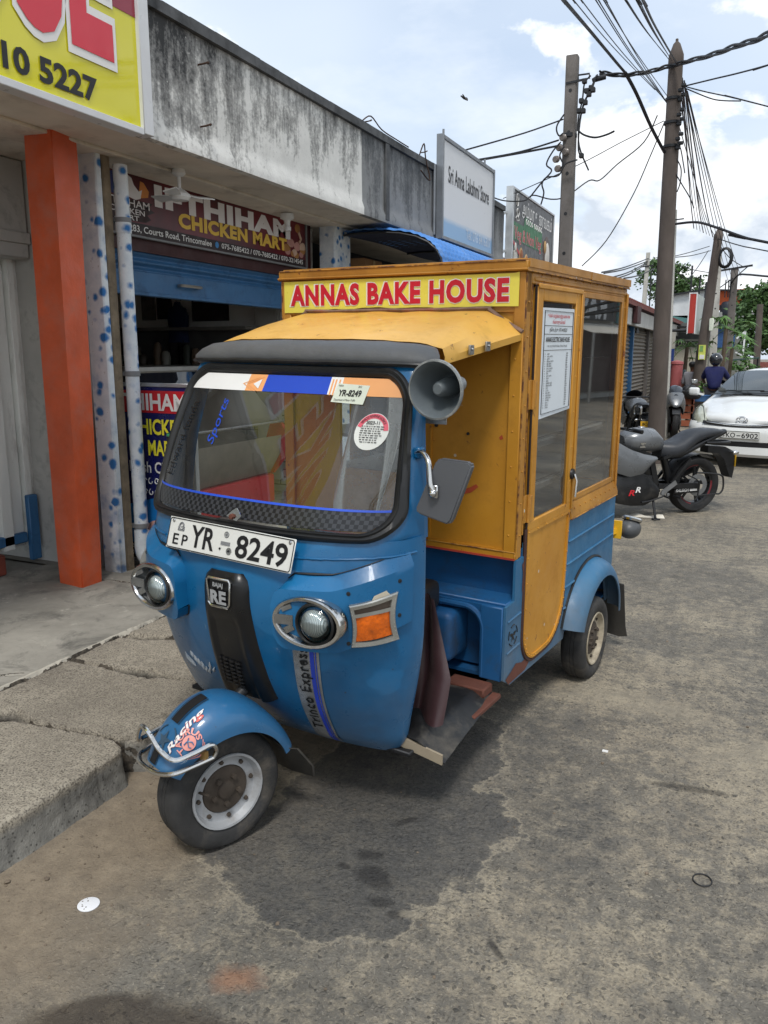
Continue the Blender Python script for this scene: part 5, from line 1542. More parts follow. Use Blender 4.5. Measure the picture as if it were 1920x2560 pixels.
# ---- headlamp nacelles (same on both sides)
def nacelle(sg):
    mb = MB()
    def prm(u):
        # x along the nose, top, bottom and stand-off
        x = 0.195 + (0.535 - 0.195) * u
        zt = 0.868 + 0.012 * u + 0.058 * max(0, u - 0.5) ** 1.2 * 2.3
        zb = 0.69 + 0.16 * max(0, u - 0.55)
        if u < 0.12:
            k = 1 - math.sqrt(max(0, 1 - (1 - u / 0.12) ** 2)); zt -= 0.045 * k; zb += 0.045 * k
        o = 0.046 * (1 - 0.62 * max(0, (u - 0.4) / 0.6) ** 1.2)
        return x, zt, zb, o
    def P(u, v, out):
        x, zt, zb, o = prm(u)
        z = zb + (zt - zb) * v
        s = min(0.985, x / smo(z, Wd))
        p = SF(s, z, (o if out else -0.004))
        return V(sg * p.x, p.y, p.z)
    n_ = 30; m_ = 12
    g = [[P(i / n_, j / m_, True) for j in range(m_ + 1)] for i in range(n_ + 1)]
    mb.rows(g)
    mb.rows([[P(i / n_, 1, True) for i in range(n_ + 1)], [P(i / n_, 1, False) + V(0, 0, 0.042 * min(1, i / n_ * 6)) for i in range(n_ + 1)]])
    mb.rows([[P(i / n_, 0, True) for i in range(n_ + 1)], [P(i / n_, 0, False) - V(0, 0, 0.004) for i in range(n_ + 1)]])
    for u in (0, 1):
        mb.rows([[P(u, j / m_, True) for j in range(m_ + 1)], [P(u, j / m_, False) for j in range(m_ + 1)]])
    bmesh.ops.remove_doubles(mb.bm, verts=mb.bm.verts, dist=0.0008)
    nc = mb.build('lamp_nacelle', BLUE, tuk, ang=30)
    mb = MB(); mb.tube([P(i / n_, 1, False) + V(0, -0.003, 0.042 * min(1, i / n_ * 6) + 0.002) for i in range(3, n_ - 3)], [0.0015 + 0.0035 * math.sin(PI * min(1, max(0, (i - 3) / 14))) for i in range(3, n_ - 3)], 5); mb.build('housing_gap', BLACKF, nc)
    # gasket line round the left nacelle edge
    mb = MB()
    mb.tube([P(i / n_, 0, False) + V(0, -0.004, -0.003) for i in range(n_ + 1)] + [P(1, j / m_, False) + V(sg * 0.006, -0.006, 0) for j in range(m_ + 1)], 0.004, 5)
    mb.build('gasket', RUBB, nc)
    # oval chrome bezel, bowl and lens
    c = V(sg * 0.326, 0.158, 0.783); ax = V(sg * 0.12, -1, 0.04).normalized()
    ex = ax.cross(V(0, 0, 1)).normalized() * -1; ez = ax.cross(ex); ez = ez if ez.z > 0 else -ez
    if ex.x < 0: ex = -ex
    def oval(rx, rz, d, n=40, dx=0.0): return [c + ex * (rx * math.cos(2 * PI * i / n) + dx) + ez * (rz * math.sin(2 * PI * i / n)) + ax * d for i in range(n)]
    mb = MB()
    mb.rows([oval(.117, .077, -.035), oval(.119, .079, .008), oval(.115, .075, .014), oval(.105, .067, .013), oval(.100, .062, .006), oval(.098, .060, -.02)], close=True)
    bz = mb.build('bezel', CHROME, nc, ang=40)
    mb = MB(); mb.rows([oval(.099, .061, .0), oval(.082, .052, -.03), oval(.02, .02, -.045)], close=True); mb.poly(oval(.02, .02, -.045)); 
    mb.beam(c - ex * 0.11 + ax * 0.012, c - ex * 0.05 + ax * 0.002, 0.006, 0.03); mb.beam(c - ex * 0.085 + ez * 0.03 + ax * 0.008, c - ex * 0.055 + ez * 0.045 + ax * 0.004, 0.006, 0.014); mb.beam(c - ex * 0.075 - ez * 0.035 + ax * 0.006, c - ex * 0.05 - ez * 0.02, 0.006, 0.02)
    mb.build('bowl', M('bowl_metal', S(150, 152, 152), 0.3, 0.8, var=0.2, vs=12), nc)
    lc = c + ex * (0.028) + ax * 0.004
    mb = MB(); mb.lathe([(0.066, -0.02), (0.066, 0.006), (0.060, 0.010), (0.056, 0.004)], lc, ax, 28); mb.build('lens_ring', RUBB, nc)
    mb = MB(); mb.lathe([(0.0, 0.030), (0.025, 0.027), (0.044, 0.016), (0.057, 0.0)], lc, ax, 28); mb.build('lens', glass('lamp_glass', (0.92, 0.97, 0.97), 0.05, 1.45), nc)
    mb = MB(); mb.lathe([(0.056, -0.002), (0.045, -0.02), (0.02, -0.035), (0, -0.04)], lc, ax, 24); mb.mi = 1; mb.lathe([(0, 0.024), (0.018, 0.022), (0.034, 0.014), (0.042, 0.002), (0.042, -0.012)], lc - ex * 0.006, ax, 24); mb.build('reflector', [M('teal_reflector', S(70, 120, 130), 0.15, 0.9, var=0.2), CLEARL], nc)
    # indicator block wrapped round the corner
    def I(u, v, o):
        x = 0.412 + (0.508 - 0.412) * u
        z = 0.712 + 0.002 * u + (0.135 + 0.016 * u) * v
        s = min(0.99, x / smo(z, Wd))
        p = SF(s, z, o)
        return V(sg * p.x, p.y, p.z)
    mb = MB()
    o1 = lambda u: 0.054 - 0.026 * u
    outl = []
    for (q0, q1, bow) in (((0, 0.02), (1, 0.0), -0.03), ((1, 0.0), (1, 1.0), -0.05), ((1, 1.0), (0, 0.93), -0.02), ((0, 0.93), (0, 0.02), 0.07)):
        for t in [k / 10 for k in range(10)]:
            bx_ = math.sin(PI * t) * bow
            dx_, dy_ = q1[0] - q0[0], q1[1] - q0[1]
            outl.append((q0[0] + dx_ * t + (bx_ if abs(dx_) < 0.5 else 0), q0[1] + dy_ * t + (bx_ if abs(dx_) > 0.5 else 0)))
    def shr(k): return [(0.5 + (a - 0.5) * k, 0.49 + (b - 0.49) * k) for a, b in outl]
    mb.rows([[I(a, b, 0.004) for a, b in outl], [I(a, b, o1(a)) for a, b in outl], [I(a, b, o1(a) + 0.004) for a, b in shr(0.95)], [I(a, b, o1(a) + 0.002) for a, b in shr(0.78)], [I(a, b, o1(a) - 0.01) for a, b in shr(0.76)]], close=True)
    # bar between the two lenses and a beaded rim
    mb.rows([[I(0.08 + 0.84 * i / 8, 0.66, o1(0.08 + 0.84 * i / 8) + 0.003) for i in range(9)], [I(0.08 + 0.84 * i / 8, 0.74, o1(0.08 + 0.84 * i / 8) + 0.003) for i in range(9)]])
    for i in range(len(outl)):
        a, b = shr(0.93)[i]; a2, b2 = shr(0.93)[(i + 1) % len(outl)]
        mb.ball(I(a, b, o1(a) + 0.003), 0.0022, u=6, v=4)
    ind = mb.build('indicator', M('indicator_metal', S(176, 176, 170), 0.35, 0.7, var=0.12), nc)
    mb = MB(); mb.grid(lambda u, v: I(0.12 + 0.76 * u, 0.14 + 0.52 * v, o1(0.12 + 0.76 * u) - 0.004 + 0.006 * math.sin(PI * u)), 10, 8); mb.build('amber_lens', AMBER, nc)
    mb = MB(); mb.grid(lambda u, v: I(0.12 + 0.76 * u, 0.72 + 0.14 * v, o1(0.12 + 0.76 * u) - 0.005), 8, 3); mb.build('side_lens', M('smoked_lens', S(84, 74, 66), 0.15), nc)
    mb = MB(); mb.rows([[I(0.5 + 0.5 * u, 0.94, 0.034 - 0.012 * u) for u in (0, .5, 1)], [I(0.55 + 0.45 * u, 1.02 + 0.10 * u, 0.032 - 0.012 * u) for u in (0, .5, 1)]]); mb.build('cream_lens', M('cream_lens', S(190, 180, 160), 0.3), nc)
    mb = MB()
    for (u, v) in ((0.93, 0.82), (0.93, 0.22), (0.62, 0.10), (0.63, 0.90)):
        p = P(u, v, True); mb.lathe([(0, 0.003), (0.006, 0.002), (0.007, 0)], p, (sg * (0.7 if u > 0.9 else 0.3), -0.7, 0), 8)
    mb.build('screws', DKMET, nc)
nacelle(1)
nacelle(-1)
# ---- side strip with gothic lettering
def TS(u, v, o=0.003):       # u across (0..1), v up the strip 0..1
    z = 0.27 + 0.42 * v
    xc = 0.228 + 0.045 * v
    x = xc + (u - 0.5) * 0.085
    return SX(x, z, o)
mb = MB(); mb.grid(lambda u, v: TS(u, v), 6, 30)
stp = mb.build('side_strip', M('silver_foil', S(150, 152, 154), 0.3, 0.4, var=0.3, vs=14, dirt=S(90, 92, 96), damt=0.4), tuk)
mb = MB(); mb.grid(lambda u, v: TS(0.66 + 0.16 * u, v, 0.005), 3, 30); mb.grid(lambda u, v: TS(0.86 + 0.04 * u, v, 0.005), 2, 30); mb.build('blue_stripe', M('stripe_blue', S(40, 70, 190), 0.35, bump=0), stp)
mb = MB(); text(mb, 'Trinco Express', (0, 0, 0), (1, 0, 0), (0, 0, 1), 0.062, 0.012, 1, width=0.80, fn=lambda u, v: TS(0.56 - v / 0.062 * 0.60 + 0.04 * math.sin(u * 190), 0.16 + u, 0.006), spacing=1.1)
mb.build('strip_lettering', BLACKF, stp)
# splash decal low on the right
mb = MB()
rnd = random.Random(8)
for k in range(11):
    x = -0.30 + 0.014 * k; z = 0.46 + rnd.uniform(0, 0.05)
    c = SX(x, z, 0.003); d = SX(x + 0.006 * (k - 5) * 0.5, z + 0.02 + 0.02 * rnd.random(), 0.003)
    mb.tube([c, c.lerp(d, 0.5), d], [0.002, 0.006, 0.001], 6)
mb.build('splash_decal', M('decal_grey', S(176, 184, 190), 0.4, bump=0), tuk)
# ---- front wheel, fender, bumper bar (steered)
ST = R(17)
FW = V(-math.sin(ST), -math.cos(ST), 0); AX = V(math.cos(ST), -math.sin(ST), 0); UP = V(0, 0, 1)
WC = V(0.02, 0.075, 0.196)
DUSTR = M('dusty_rim', S(168, 158, 138), 0.7, 0.0, var=0.15, vs=9, dirt=S(96, 84, 70), damt=0.6, ds=14)
def wheel(c, ax, R_, wd, name='wheel', flat=0.0, outer=1, rimm=GREYM):
    ax = Vector(ax).normalized()
    h = wd / 2
    mb = MB()
    prof = [(R_ * 0.60, -h * 0.72), (R_ * 0.66, -h * 0.86), (R_ * 0.80, -h), (R_ * 0.92, -h * 0.95), (R_ * 0.975, -h * 0.78), (R_, -h * 0.55), (R_, -h * 0.2), (R_ * 0.985, -h * 0.18), (R_ * 0.985, -h * 0.12), (R_, -h * 0.1), (R_, h * 0.1), (R_ * 0.985, h * 0.12), (R_ * 0.985, h * 0.18), (R_, h * 0.2), (R_, h * 0.55), (R_ * 0.975, h * 0.78), (R_ * 0.92, h * 0.95), (R_ * 0.80, h), (R_ * 0.66, h * 0.86), (R_ * 0.60, h * 0.72)]
    mb.lathe(prof, c, ax, 72)
    if flat:
        for v in mb.bm.verts:
            if v.co.z < c.z - R_ + flat:
                dz = c.z - R_ + flat - v.co.z
                v.co.z = c.z - R_ + flat - dz * 0.12
                v.co += ax * (0.35 * dz * (1 if (v.co - c).dot(ax) > 0 else -1))
    w_ = mb.build('wheel', TYRE, tuk, ang=40)
    w_['label'] = 'tyred wheel'
    mb = MB()
    o = outer
    mb.lathe([(R_ * 0.64, o * h * 0.86), (R_ * 0.635, o * h * 0.95), (R_ * 0.60, o * h * 0.93), (R_ * 0.55, o * h * 0.55), (R_ * 0.50, o * h * 0.50), (R_ * 0.41, o * h * 0.56), (R_ * 0.39, o * h * 0.42)], c, ax, 40)
    mb.lathe([(R_ * 0.62, -o * h * 0.8), (R_ * 0.5, -o * h * 0.5), (0.02, -o * h * 0.3)], c, ax, 32)
    rm = mb.build('rim', rimm, w_)
    mb = MB()
    mb.lathe([(R_ * 0.41, o * h * 0.50), (R_ * 0.39, o * h * 0.60), (R_ * 0.30, o * h * 0.66), (R_ * 0.16, o * h * 0.66), (R_ * 0.14, o * h * 0.78), (R_ * 0.08, o * h * 0.84), (0, o * h * 0.84)], c, ax, 32)
    q = ax.cross(UP).normalized(); k = ax.cross(q)
    for i in range(5):
        a = 2 * PI * i / 5 + 0.3
        mb.lathe([(0, o * 0.014), (0.009, o * 0.013), (0.010, 0)], c + (q * math.cos(a) + k * math.sin(a)) * R_ * 0.24 + ax * (o * h * 0.65), ax, 6)
    mb.build('hub', HUBM, w_)
    for i in range(8):
        a = 2 * PI * i / 8 + 0.1
        mb = MB(); mb.lathe([(0, o * 0.010), (0.007, o * 0.009), (0.008, 0)], c + (q * math.cos(a) + k * math.sin(a)) * R_ * 0.485 + ax * (o * h * 0.50), ax, 6)
        mb.build('rim_bolt', HUBM, w_)
    mb = MB(); mb.tube([c + (q * 0.9 - k * 0.2) * R_ * 0.5 + ax * (o * h * 0.5), c + (q * 0.8 - k * 0.25) * R_ * 0.5 + ax * (o * h * 1.15)], 0.0045, 6); mb.build('tyre_valve', HUBM, w_)
    return w_
wheel(WC, AX, 0.197, 0.126, flat=0.012)
def FE(th, ph, off=0.0):
    """front fender: th from the front (0) over the crown, ph across (-1..1)"""
    a = th
    Rc = 0.262 + 0.058 * math.exp(-((a - 1.52) / 0.55) ** 2) + 0.010 * math.exp(-((a - 0.95) / 0.4) ** 2)
    Re = 0.205 + 0.01 * math.sin(a)
    f_ = max(0.0, math.cos(ph * PI / 2)) ** 0.72
    r = Re + (Rc - Re) * f_ + off
    wid = (0.098 + 0.012 * math.sin(a)) * (1 - 0.30 * max(0, math.cos(a)) ** 2) + off
    p = WC + V(0, 0, 0.0) + FW * (math.cos(a) * r) + UP * (math.sin(a) * r) + AX * (wid * math.sin(ph * PI / 2) * 1.0)
    return p
mb = MB(); mb.grid(lambda u, v: FE(0.60 + (2.74 - 0.60) * u, -1 + 2 * v), 46, 26); mb.thick(0.006)
fen = mb.build('front_fender', BLUE, tuk, ang=60)
mb = MB(); 
for a0_, a1_ in ((0.62, 0.80), (1.08, 1.45)):
    mb = MB(); mb.grid(lambda u, v: FE(a0_ + (a1_ - a0_) * u, -0.12 + 0.24 * v, 0.003), 14, 4)
    for pe in (-0.155, 0.155): mb.grid(lambda u, v: FE(a0_ + (a1_ - a0_) * u, pe - 0.008 + 0.016 * v, 0.003), 14, 2)
    mb.build('black_stripe', BLACKF, fen)
mb = MB()
def starpts(n=5, r0=1.0, r1=0.40): return [((r0 if i % 2 == 0 else r1) * math.sin(i * PI / n), (r0 if i % 2 == 0 else r1) * math.cos(i * PI / n)) for i in range(2 * n)]
sp_ = starpts()
for i in range(10):
    a, b = sp_[i], sp_[(i + 1) % 10]
    mb.poly([FE(0.88, 0.04, 0.004), FE(0.88 + a[1] * 0.11, 0.04 + a[0] * 0.22, 0.004), FE(0.88 + b[1] * 0.11, 0.04 + b[0] * 0.22, 0.004)])
for a0_ in (0.3, 1.9, 3.6, 5.0): mb.tube([FE(0.88 + 0.16 * math.cos(a0_ + 0.2 * k), 0.04 + 0.32 * math.sin(a0_ + 0.2 * k), 0.003) for k in range(5)], 0.0022, 4)
mb.build('star_decal', M('decal_steel', S(60, 84, 104), 0.4, bump=0), fen)
PINK = M('decal_pink', S(226, 150, 140), 0.4, bump=0)
mb = MB(); text(mb, 'Racing', (0, 0, 0), (1, 0, 0), (0, 0, 1), 0.06, 0.022, 1, shear=0.3, width=0.155, fn=lambda u, v: FE(0.80 + u / 0.29, 0.40 - v / 0.16 * 0.55, 0.004)); mb.build('racing_decal', WHITEF, fen)
mb = MB(); text(mb, 'Racing', (0, 0, 0), (1, 0, 0), (0, 0, 1), 0.06, 0.034, 1, shear=0.3, width=0.155, fn=lambda u, v: FE(0.80 + u / 0.29, 0.40 - v / 0.16 * 0.55, 0.0028)); mb.build('racing_outline', M('decal_red', S(206, 90, 80), 0.4, bump=0), fen)
mb = MB()
def TA(r, a, o=0.004): return FE(0.72 + r * math.sin(a) / 0.27, 0.66 - r * math.cos(a) / 0.125, o)
TA = lambda r, a, o=0.004: FE(1.02 + r * math.cos(a) / 0.27, 0.64 - r * math.sin(a) / 0.135, o)
def ringp(mb, r0, r1, a0, a1, n=24, o=0.004): return mb.rows([[TA(r0, a0 + (a1 - a0) * i / n, o) for i in range(n + 1)], [TA(r1, a0 + (a1 - a0) * i / n, o) for i in range(n + 1)]])
ringp(mb, 0.0, 0.022, 0, 2 * PI)
ringp(mb, 0.042, 0.0445, R(195), R(330)); ringp(mb, 0.047, 0.049, R(200), R(320))
text(mb, 'TAURUS', (0, 0, 0), (1, 0, 0), (0, 0, 1), 0.024, 0.03, 1, 'CENTER', width=0.13, fn=lambda u, v: TA(0.025 + v, R(80) - u / 0.034, 0.004))
mb.build('roundel_decal', PINK, fen)
mb = MB(); mb.tube([TA(0.016, R(150), .006), TA(0.008, R(110), .006), TA(0.004, R(20), .006), TA(0.010, R(-40), .006), TA(0.016, R(-70), .006)], 0.002, 4); mb.tube([TA(0.014, R(50), .006), TA(0.006, R(90), .006), TA(0.012, R(220), .006), TA(0.017, R(250), .006)], 0.002, 4); mb.build('bull_emblem', BLUE, fen)
# chrome bumper bar round the fender front
def FB(f, a, u): return WC + FW * f + AX * a + UP * u
mb = MB()
lowp = smooth_path([FB(0.08, 0.118, 0.175), FB(0.14, 0.114, 0.168), FB(0.20, 0.10, 0.158), FB(0.232, 0.05, 0.15), FB(0.245, 0.0, 0.155), FB(0.24, -0.05, 0.155), FB(0.205, -0.10, 0.15), FB(0.10, -0.118, 0.165)], 6)
mb.tube(lowp, 0.0075, 8)
upp = smooth_path([FB(0.08, 0.118, 0.175), FB(0.07, 0.119, 0.195), FB(0.085, 0.118, 0.218), FB(0.14, 0.113, 0.208), FB(0.195, 0.095, 0.198), FB(0.222, 0.06, 0.225), FB(0.236, 0.03, 0.268), FB(0.24, 0.0, 0.282), FB(0.238, -0.03, 0.268), FB(0.232, -0.065, 0.215), FB(0.20, -0.10, 0.195), FB(0.10, -0.118, 0.205)], 6)
mb.tube(upp, 0.0075, 8)
bar = mb.build('bumper_bar', CHROME, tuk)
mb = MB(); mb.bx(-0.012, 0.012, -0.006, 0.006, -0.01, 0.02); mb.xf(Matrix.Translation(FB(0.105, 0.108, 0.182))); mb.build('bracket', M('brass', S(150, 120, 70), 0.5, 0.6), bar)
mb = MB()
flap = [FB(-0.20, 0.10, 0.10), FB(-0.24, 0.105, 0.085), FB(-0.30, 0.105, 0.0), FB(-0.315, 0.09, -0.05), FB(-0.30, -0.02, -0.07), FB(-0.28, -0.08, -0.06), FB(-0.19, -0.09, 0.10)]
mb.prism(flap, UP * 0.0 + FW * 0.008)
mb.build('mud_flap', M('flap_rubber', S(58, 56, 52), 0.7, var=0.2, vs=5, dirt=S(96, 90, 80), damt=0.4), tuk)
# fork and steering stem
mb = MB(); mb.tube([WC + AX * -0.075, WC + AX * -0.07 + UP * 0.2 - FW * 0.06, V(0, 0.32, 0.50), V(0, 0.42, 0.95)], 0.022, 10); mb.tube([WC - AX * 0.08, WC + AX * 0.02], 0.02, 10); mb.build('fork', DKMET, tuk)
# ---- visor and cab roof
mb = MB()
vis = []
for (hw, yf, ys, zf, zs, pw) in ((0.462, 0.640, 0.672, 1.600, 1.578, 2.4), (0.482, 0.575, 0.65, 1.597, 1.572, 2.6), (0.500, 0.535, 0.63, 1.580, 1.555, 2.8), (0.510, 0.515, 0.612, 1.552, 1.538, 3.0), (0.507, 0.515, 0.604, 1.533, 1.524, 3.0), (0.488, 0.527, 0.598, 1.522, 1.513, 3.2), (0.47, 0.545, 0.59, 1.516, 1.505, 3.2)):
    row = []
    for j in range(61):
        s = spow(-1 + 2 * j / 60, 2.2)
        y = ys - (ys - yf) * (max(0, 1 - abs(s) ** pw)) ** (1 / pw)
        z = zs + (zf - zs) * (max(0, 1 - abs(s) ** 4)) ** 0.6 + 0.0025 * fbm(s * 3, yf * 9, 2, 2)
        row.append(V(hw * s, y, z))
    vis.append(row)
mb.rows(vis)
visor = mb.build('visor', VINYL, tuk, ang=60)
mb = MB(); mb.tube([v + V(0, -0.003, -0.002) for v in vis[4]], 0.006, 6); mb.build('piping', RUBB, visor)
mb = MB()
a_top = [V(-0.418 + 0.836 * j / 20, 1.163, 1.709 - 0.002 * math.sin(j * 1.3)) for j in range(21)]
a_bot = [V(vis[0][j * 3].x * 0.99, vis[0][j * 3].y, vis[0][j * 3].z + 0.004) for j in range(21)]
rws = []
for i in range(9):
    t = i / 8
    rws.append([a_top[j].lerp(a_bot[j], t) + V(0, 0, 0.012 * math.sin(PI * t) + 0.004 * fbm(a_top[j].x * 4, t * 3, 1)) for j in range(21)])
mb.rows(rws)
for sg, j in ((1, 20), (-1, 0)):
    top = a_top[j]; fr_ = a_bot[j]
    low_b = V(sg * 0.556, 1.163, 1.625); low_f = V(sg * 0.487, 0.69, 1.548)
    mb.rows([[rws[i][j] for i in range(9)], [(top.lerp(fr_, i / 8)).lerp(low_b.lerp(low_f, i / 8), 0.5) + V(sg * 0.01, 0, 0.01) for i in range(9)], [low_b.lerp(low_f, i / 8) for i in range(9)], [low_b.lerp(low_f, i / 8) + V(-sg * 0.004, 0, -0.024) for i in range(9)]])
bmesh.ops.remove_doubles(mb.bm, verts=mb.bm.verts, dist=0.0005)
awn_ = mb.build('cab_roof', OCH_R, tuk, ang=28)
mb = MB()
for (x, y, z) in ((0.53, 0.92, 1.583), (0.512, 0.83, 1.572)):
    mb = MB(); mb.bx(x - 0.004, x + 0.003, y - 0.016, y + 0.016, z - 0.018, z + 0.014, 0.001); mb.ball((x + 0.004, y, z), 0.005, u=8, v=6); mb.build('roof_clip', STEEL, awn_)
mb = MB(); rr = [V(-0.43 + 0.86 * j / 12, 1.158, 1.715 + 0.004 * nz(j, 2, 0, 0.7)) for j in range(13)]; mb.tube(rr, 0.008, 6)
for sg in (1, -1):
    mb.tube([V(sg * 0.42, 1.155, 1.712), V(sg * 0.49, 1.155, 1.665), V(sg * 0.556, 1.155, 1.63)], 0.010, 6)
mb.build('roof_sealant', M('old_sealant', S(120, 96, 82), 0.8, var=0.4, vs=14, dirt=S(150, 60, 50), damt=0.5), awn_)
# ---- display box frame
BX = 0.56; YF, YR_ = 1.165, 2.455; ZB, ZT = 0.77, 1.885
def rivets(mb, p0, p1, n, nrm, r=0.0038):
    p0, p1 = Vector(p0), Vector(p1)
    for i in range(n):
        mb.ball(p0.lerp(p1, (i + 0.5) / n), r, u=6, v=4)
mb = MB()
for sg in (1, -1):
    x0, x1 = sorted((sg * (BX - 0.045), sg * (BX + 0.0)))
    mb.bx(x0, x1, YF, YF + 0.055, ZB, ZT - 0.04, 0.004)
    mb.bx(x0, x1, YR_ - 0.055, YR_, 0.82, ZT - 0.04, 0.004)
    mb.bx(x0, x1, 1.752, 1.79, 0.895, 1.80, 0.003)
    mb.bx(x0, x1, YF + 0.055, YR_ - 0.055, 1.803, ZT - 0.04, 0.003)
    xo = sg * (BX + 0.004)
    mb.bx(min(xo, xo - sg * 0.02), max(xo, xo - sg * 0.02), YF + 0.075, YR_ - 0.0, 1.812, 1.83, 0.005)
    mb.bx(x0, x1, 1.745, YR_, 0.862, 0.897, 0.003)
    # flared sill band under the rear window
    mb.prism([V(sg * (BX + 0.001), 1.757, 0.892), V(sg * (BX + 0.016), 1.757, 0.835), V(sg * (BX + 0.016), 1.757, 0.82), V(sg * (BX - 0.02), 1.757, 0.82), V(sg * (BX - 0.02), 1.757, 0.892)], (0, YR_ - 1.757 + 0.01, 0))
    rivets(mb, (sg * (BX + 0.011), 1.77, 0.863), (sg * (BX + 0.011), YR_, 0.863), 9, 0)
    rivets(mb, (sg * (BX + 0.001), 1.27, 1.84), (sg * (BX + 0.001), 2.4, 1.84), 12, 0)
    rivets(mb, (sg * (BX + 0.001), YF + 0.03, 0.8), (sg * (BX + 0.001), YF + 0.03, 1.8), 8, 0)
    rivets(mb, (sg * (BX + 0.001), YR_ - 0.03, 0.9), (sg * (BX + 0.001), YR_ - 0.03, 1.8), 10, 0)
    mb.tube([(sg * (BX + 0.006), YR_ - 0.01, 0.83), (sg * (BX + 0.006), YR_ - 0.01, 1.82)], 0.007, 6)
mb.bx(-BX, BX, YF + 0.004, YF + 0.05, 1.70, ZT - 0.04, 0.003)
mb.bx(-BX, BX, YR_ - 0.05, YR_ - 0.002, 1.78, ZT - 0.04, 0.003)
mb.bx(-BX, BX, YR_ - 0.05, YR_ - 0.002, 0.82, 0.90, 0.003)
frame_ = mb.build('box_frame', OCH_F, tuk)
mb = MB()
mb.bx(-BX - 0.008, BX + 0.008, YF - 0.012, YR_ + 0.012, ZT - 0.04, ZT - 0.005, 0.003)
mb.bx(-BX + 0.004, BX - 0.004, YF + 0.003, YR_ - 0.003, ZT - 0.005, ZT + 0.004, 0.002)
mb.beam((BX + 0.010, YF, ZT - 0.012), (BX + 0.010, 1.9, ZT - 0.014), 0.004, 0.03); mb.beam((BX + 0.012, 1.86, ZT - 0.016), (BX + 0.012, YR_ + 0.01, ZT - 0.014), 0.004, 0.032)
mb.tube([(-BX - 0.01, YF - 0.014, ZT - 0.035), (BX + 0.01, YF - 0.014, ZT - 0.035)], 0.004, 5)
mb.build('box_roof', OCH_F, tuk)
g = NT('worn_edge_paint')
EDGE = g.fin(g.mix(g.ramp(g.noise(16, 6, 0.7), (0.42, 0.0), (0.56, 1.0)), S(92, 56, 36), S(176, 126, 48)), 0.6)
mb = MB()
for sg in (1, -1):
    for (y, z0, z1, r) in ((YF + 0.002, 0.78, 1.84, 0.0035), (YF + 0.057, 0.86, 1.80, 0.003), (YR_ - 0.056, 0.88, 1.80, 0.003), (1.751, 0.88, 1.80, 0.0035), (1.788, 0.9, 1.80, 0.003)):
        mb.tube([(sg * (BX + 0.001), y, z0 + (z1 - z0) * k / 8) for k in range(9)], r, 5)
    mb.tube([(sg * (BX + 0.009), YF - 0.01 + (YR_ - YF + 0.02) * k / 8, ZT - 0.04) for k in range(9)], 0.003, 5)
    mb.tube([(sg * (BX + 0.016), 1.757 + (YR_ - 1.757) * k / 8, 0.82) for k in range(9)], 0.0035, 5)
mb.tube([(-BX + 2 * BX * k / 8, YF - 0.013, ZT - 0.005) for k in range(9)], 0.003, 5)
mb.tube([(-BX + 2 * BX * k / 8, YF - 0.005, 0.80) for k in range(9)], 0.003, 5)
mb.build('edge_beading', EDGE, tuk)
# front panel with opening on the driver's side
mb = MB()
mb.bx(0.10, BX - 0.046, YF + 0.012, YF + 0.03, 0.795, 1.70)
mb.bx(-BX + 0.046, -0.27, YF + 0.012, YF + 0.03, 0.795, 1.70)
mb.bx(-0.27, 0.10, YF + 0.012, YF + 0.03, 0.795, 1.06); mb.bx(-0.27, 0.10, YF + 0.012, YF + 0.03, 1.50, 1.70)
mb.bx(0.18, BX, YF + 0.003, YF + 0.011, 0.80, 0.806)
mb.bx(0.172, 0.18, YF + 0.006, YF + 0.012, 0.80, 1.69)
mb.bx(-BX, BX, YF - 0.004, YF + 0.03, 0.768, 0.80, 0.003)
mb.bx(BX - 0.05, BX - 0.003, YF - 0.006, YF + 0.0, 0.772, 1.63, 0.002)
mb.bx(-BX + 0.003, -BX + 0.05, YF - 0.006, YF + 0.0, 0.772, 1.63, 0.002)
rivets(mb, (0.19, YF + 0.008, 0.82), (0.19, YF + 0.008, 1.6), 5, 0); rivets(mb, (BX - 0.03, YF - 0.006, 0.8), (BX - 0.03, YF - 0.006, 1.6), 6, 0)
fp = mb.build('front_panel', OCH, tuk)
mb = MB(); mb.bx(-BX, BX - 0.001, YF - 0.007, YF - 0.0045, 0.769, 0.777); mb.build('red_trim', M('red_trim', S(170, 62, 44), 0.6, var=0.2, vs=20), fp)
mb = MB(); mb.lathe([(0, 0.008), (0.006, 0.007), (0.008, 0.0)], (0.20, YF + 0.01, 1.27), (0, -1, 0), 10); mb.lathe([(0, 0.008), (0.005, 0.006), (0.006, 0.0)], (0.34, YF + 0.01, 1.245), (0, -1, 0), 10); mb.build('bolt', DKMET, fp)
mb = MB()
for pts in (((0.30, 1.02), (0.335, 1.035), (0.36, 1.05), (0.37, 1.04), (0.34, 1.015), (0.31, 1.005)), ((0.27, 1.0), (0.29, 1.01), (0.30, 1.0), (0.285, 0.99)), ((0.45, 1.24), (0.462, 1.25), (0.468, 1.235), (0.455, 1.23))):
    mb.poly([V(x + 0.02, YF + 0.0105, z) for x, z in pts])
mb.build('paint_chip', M('chip_red', S(170, 70, 40), 0.8, bump=0), fp)
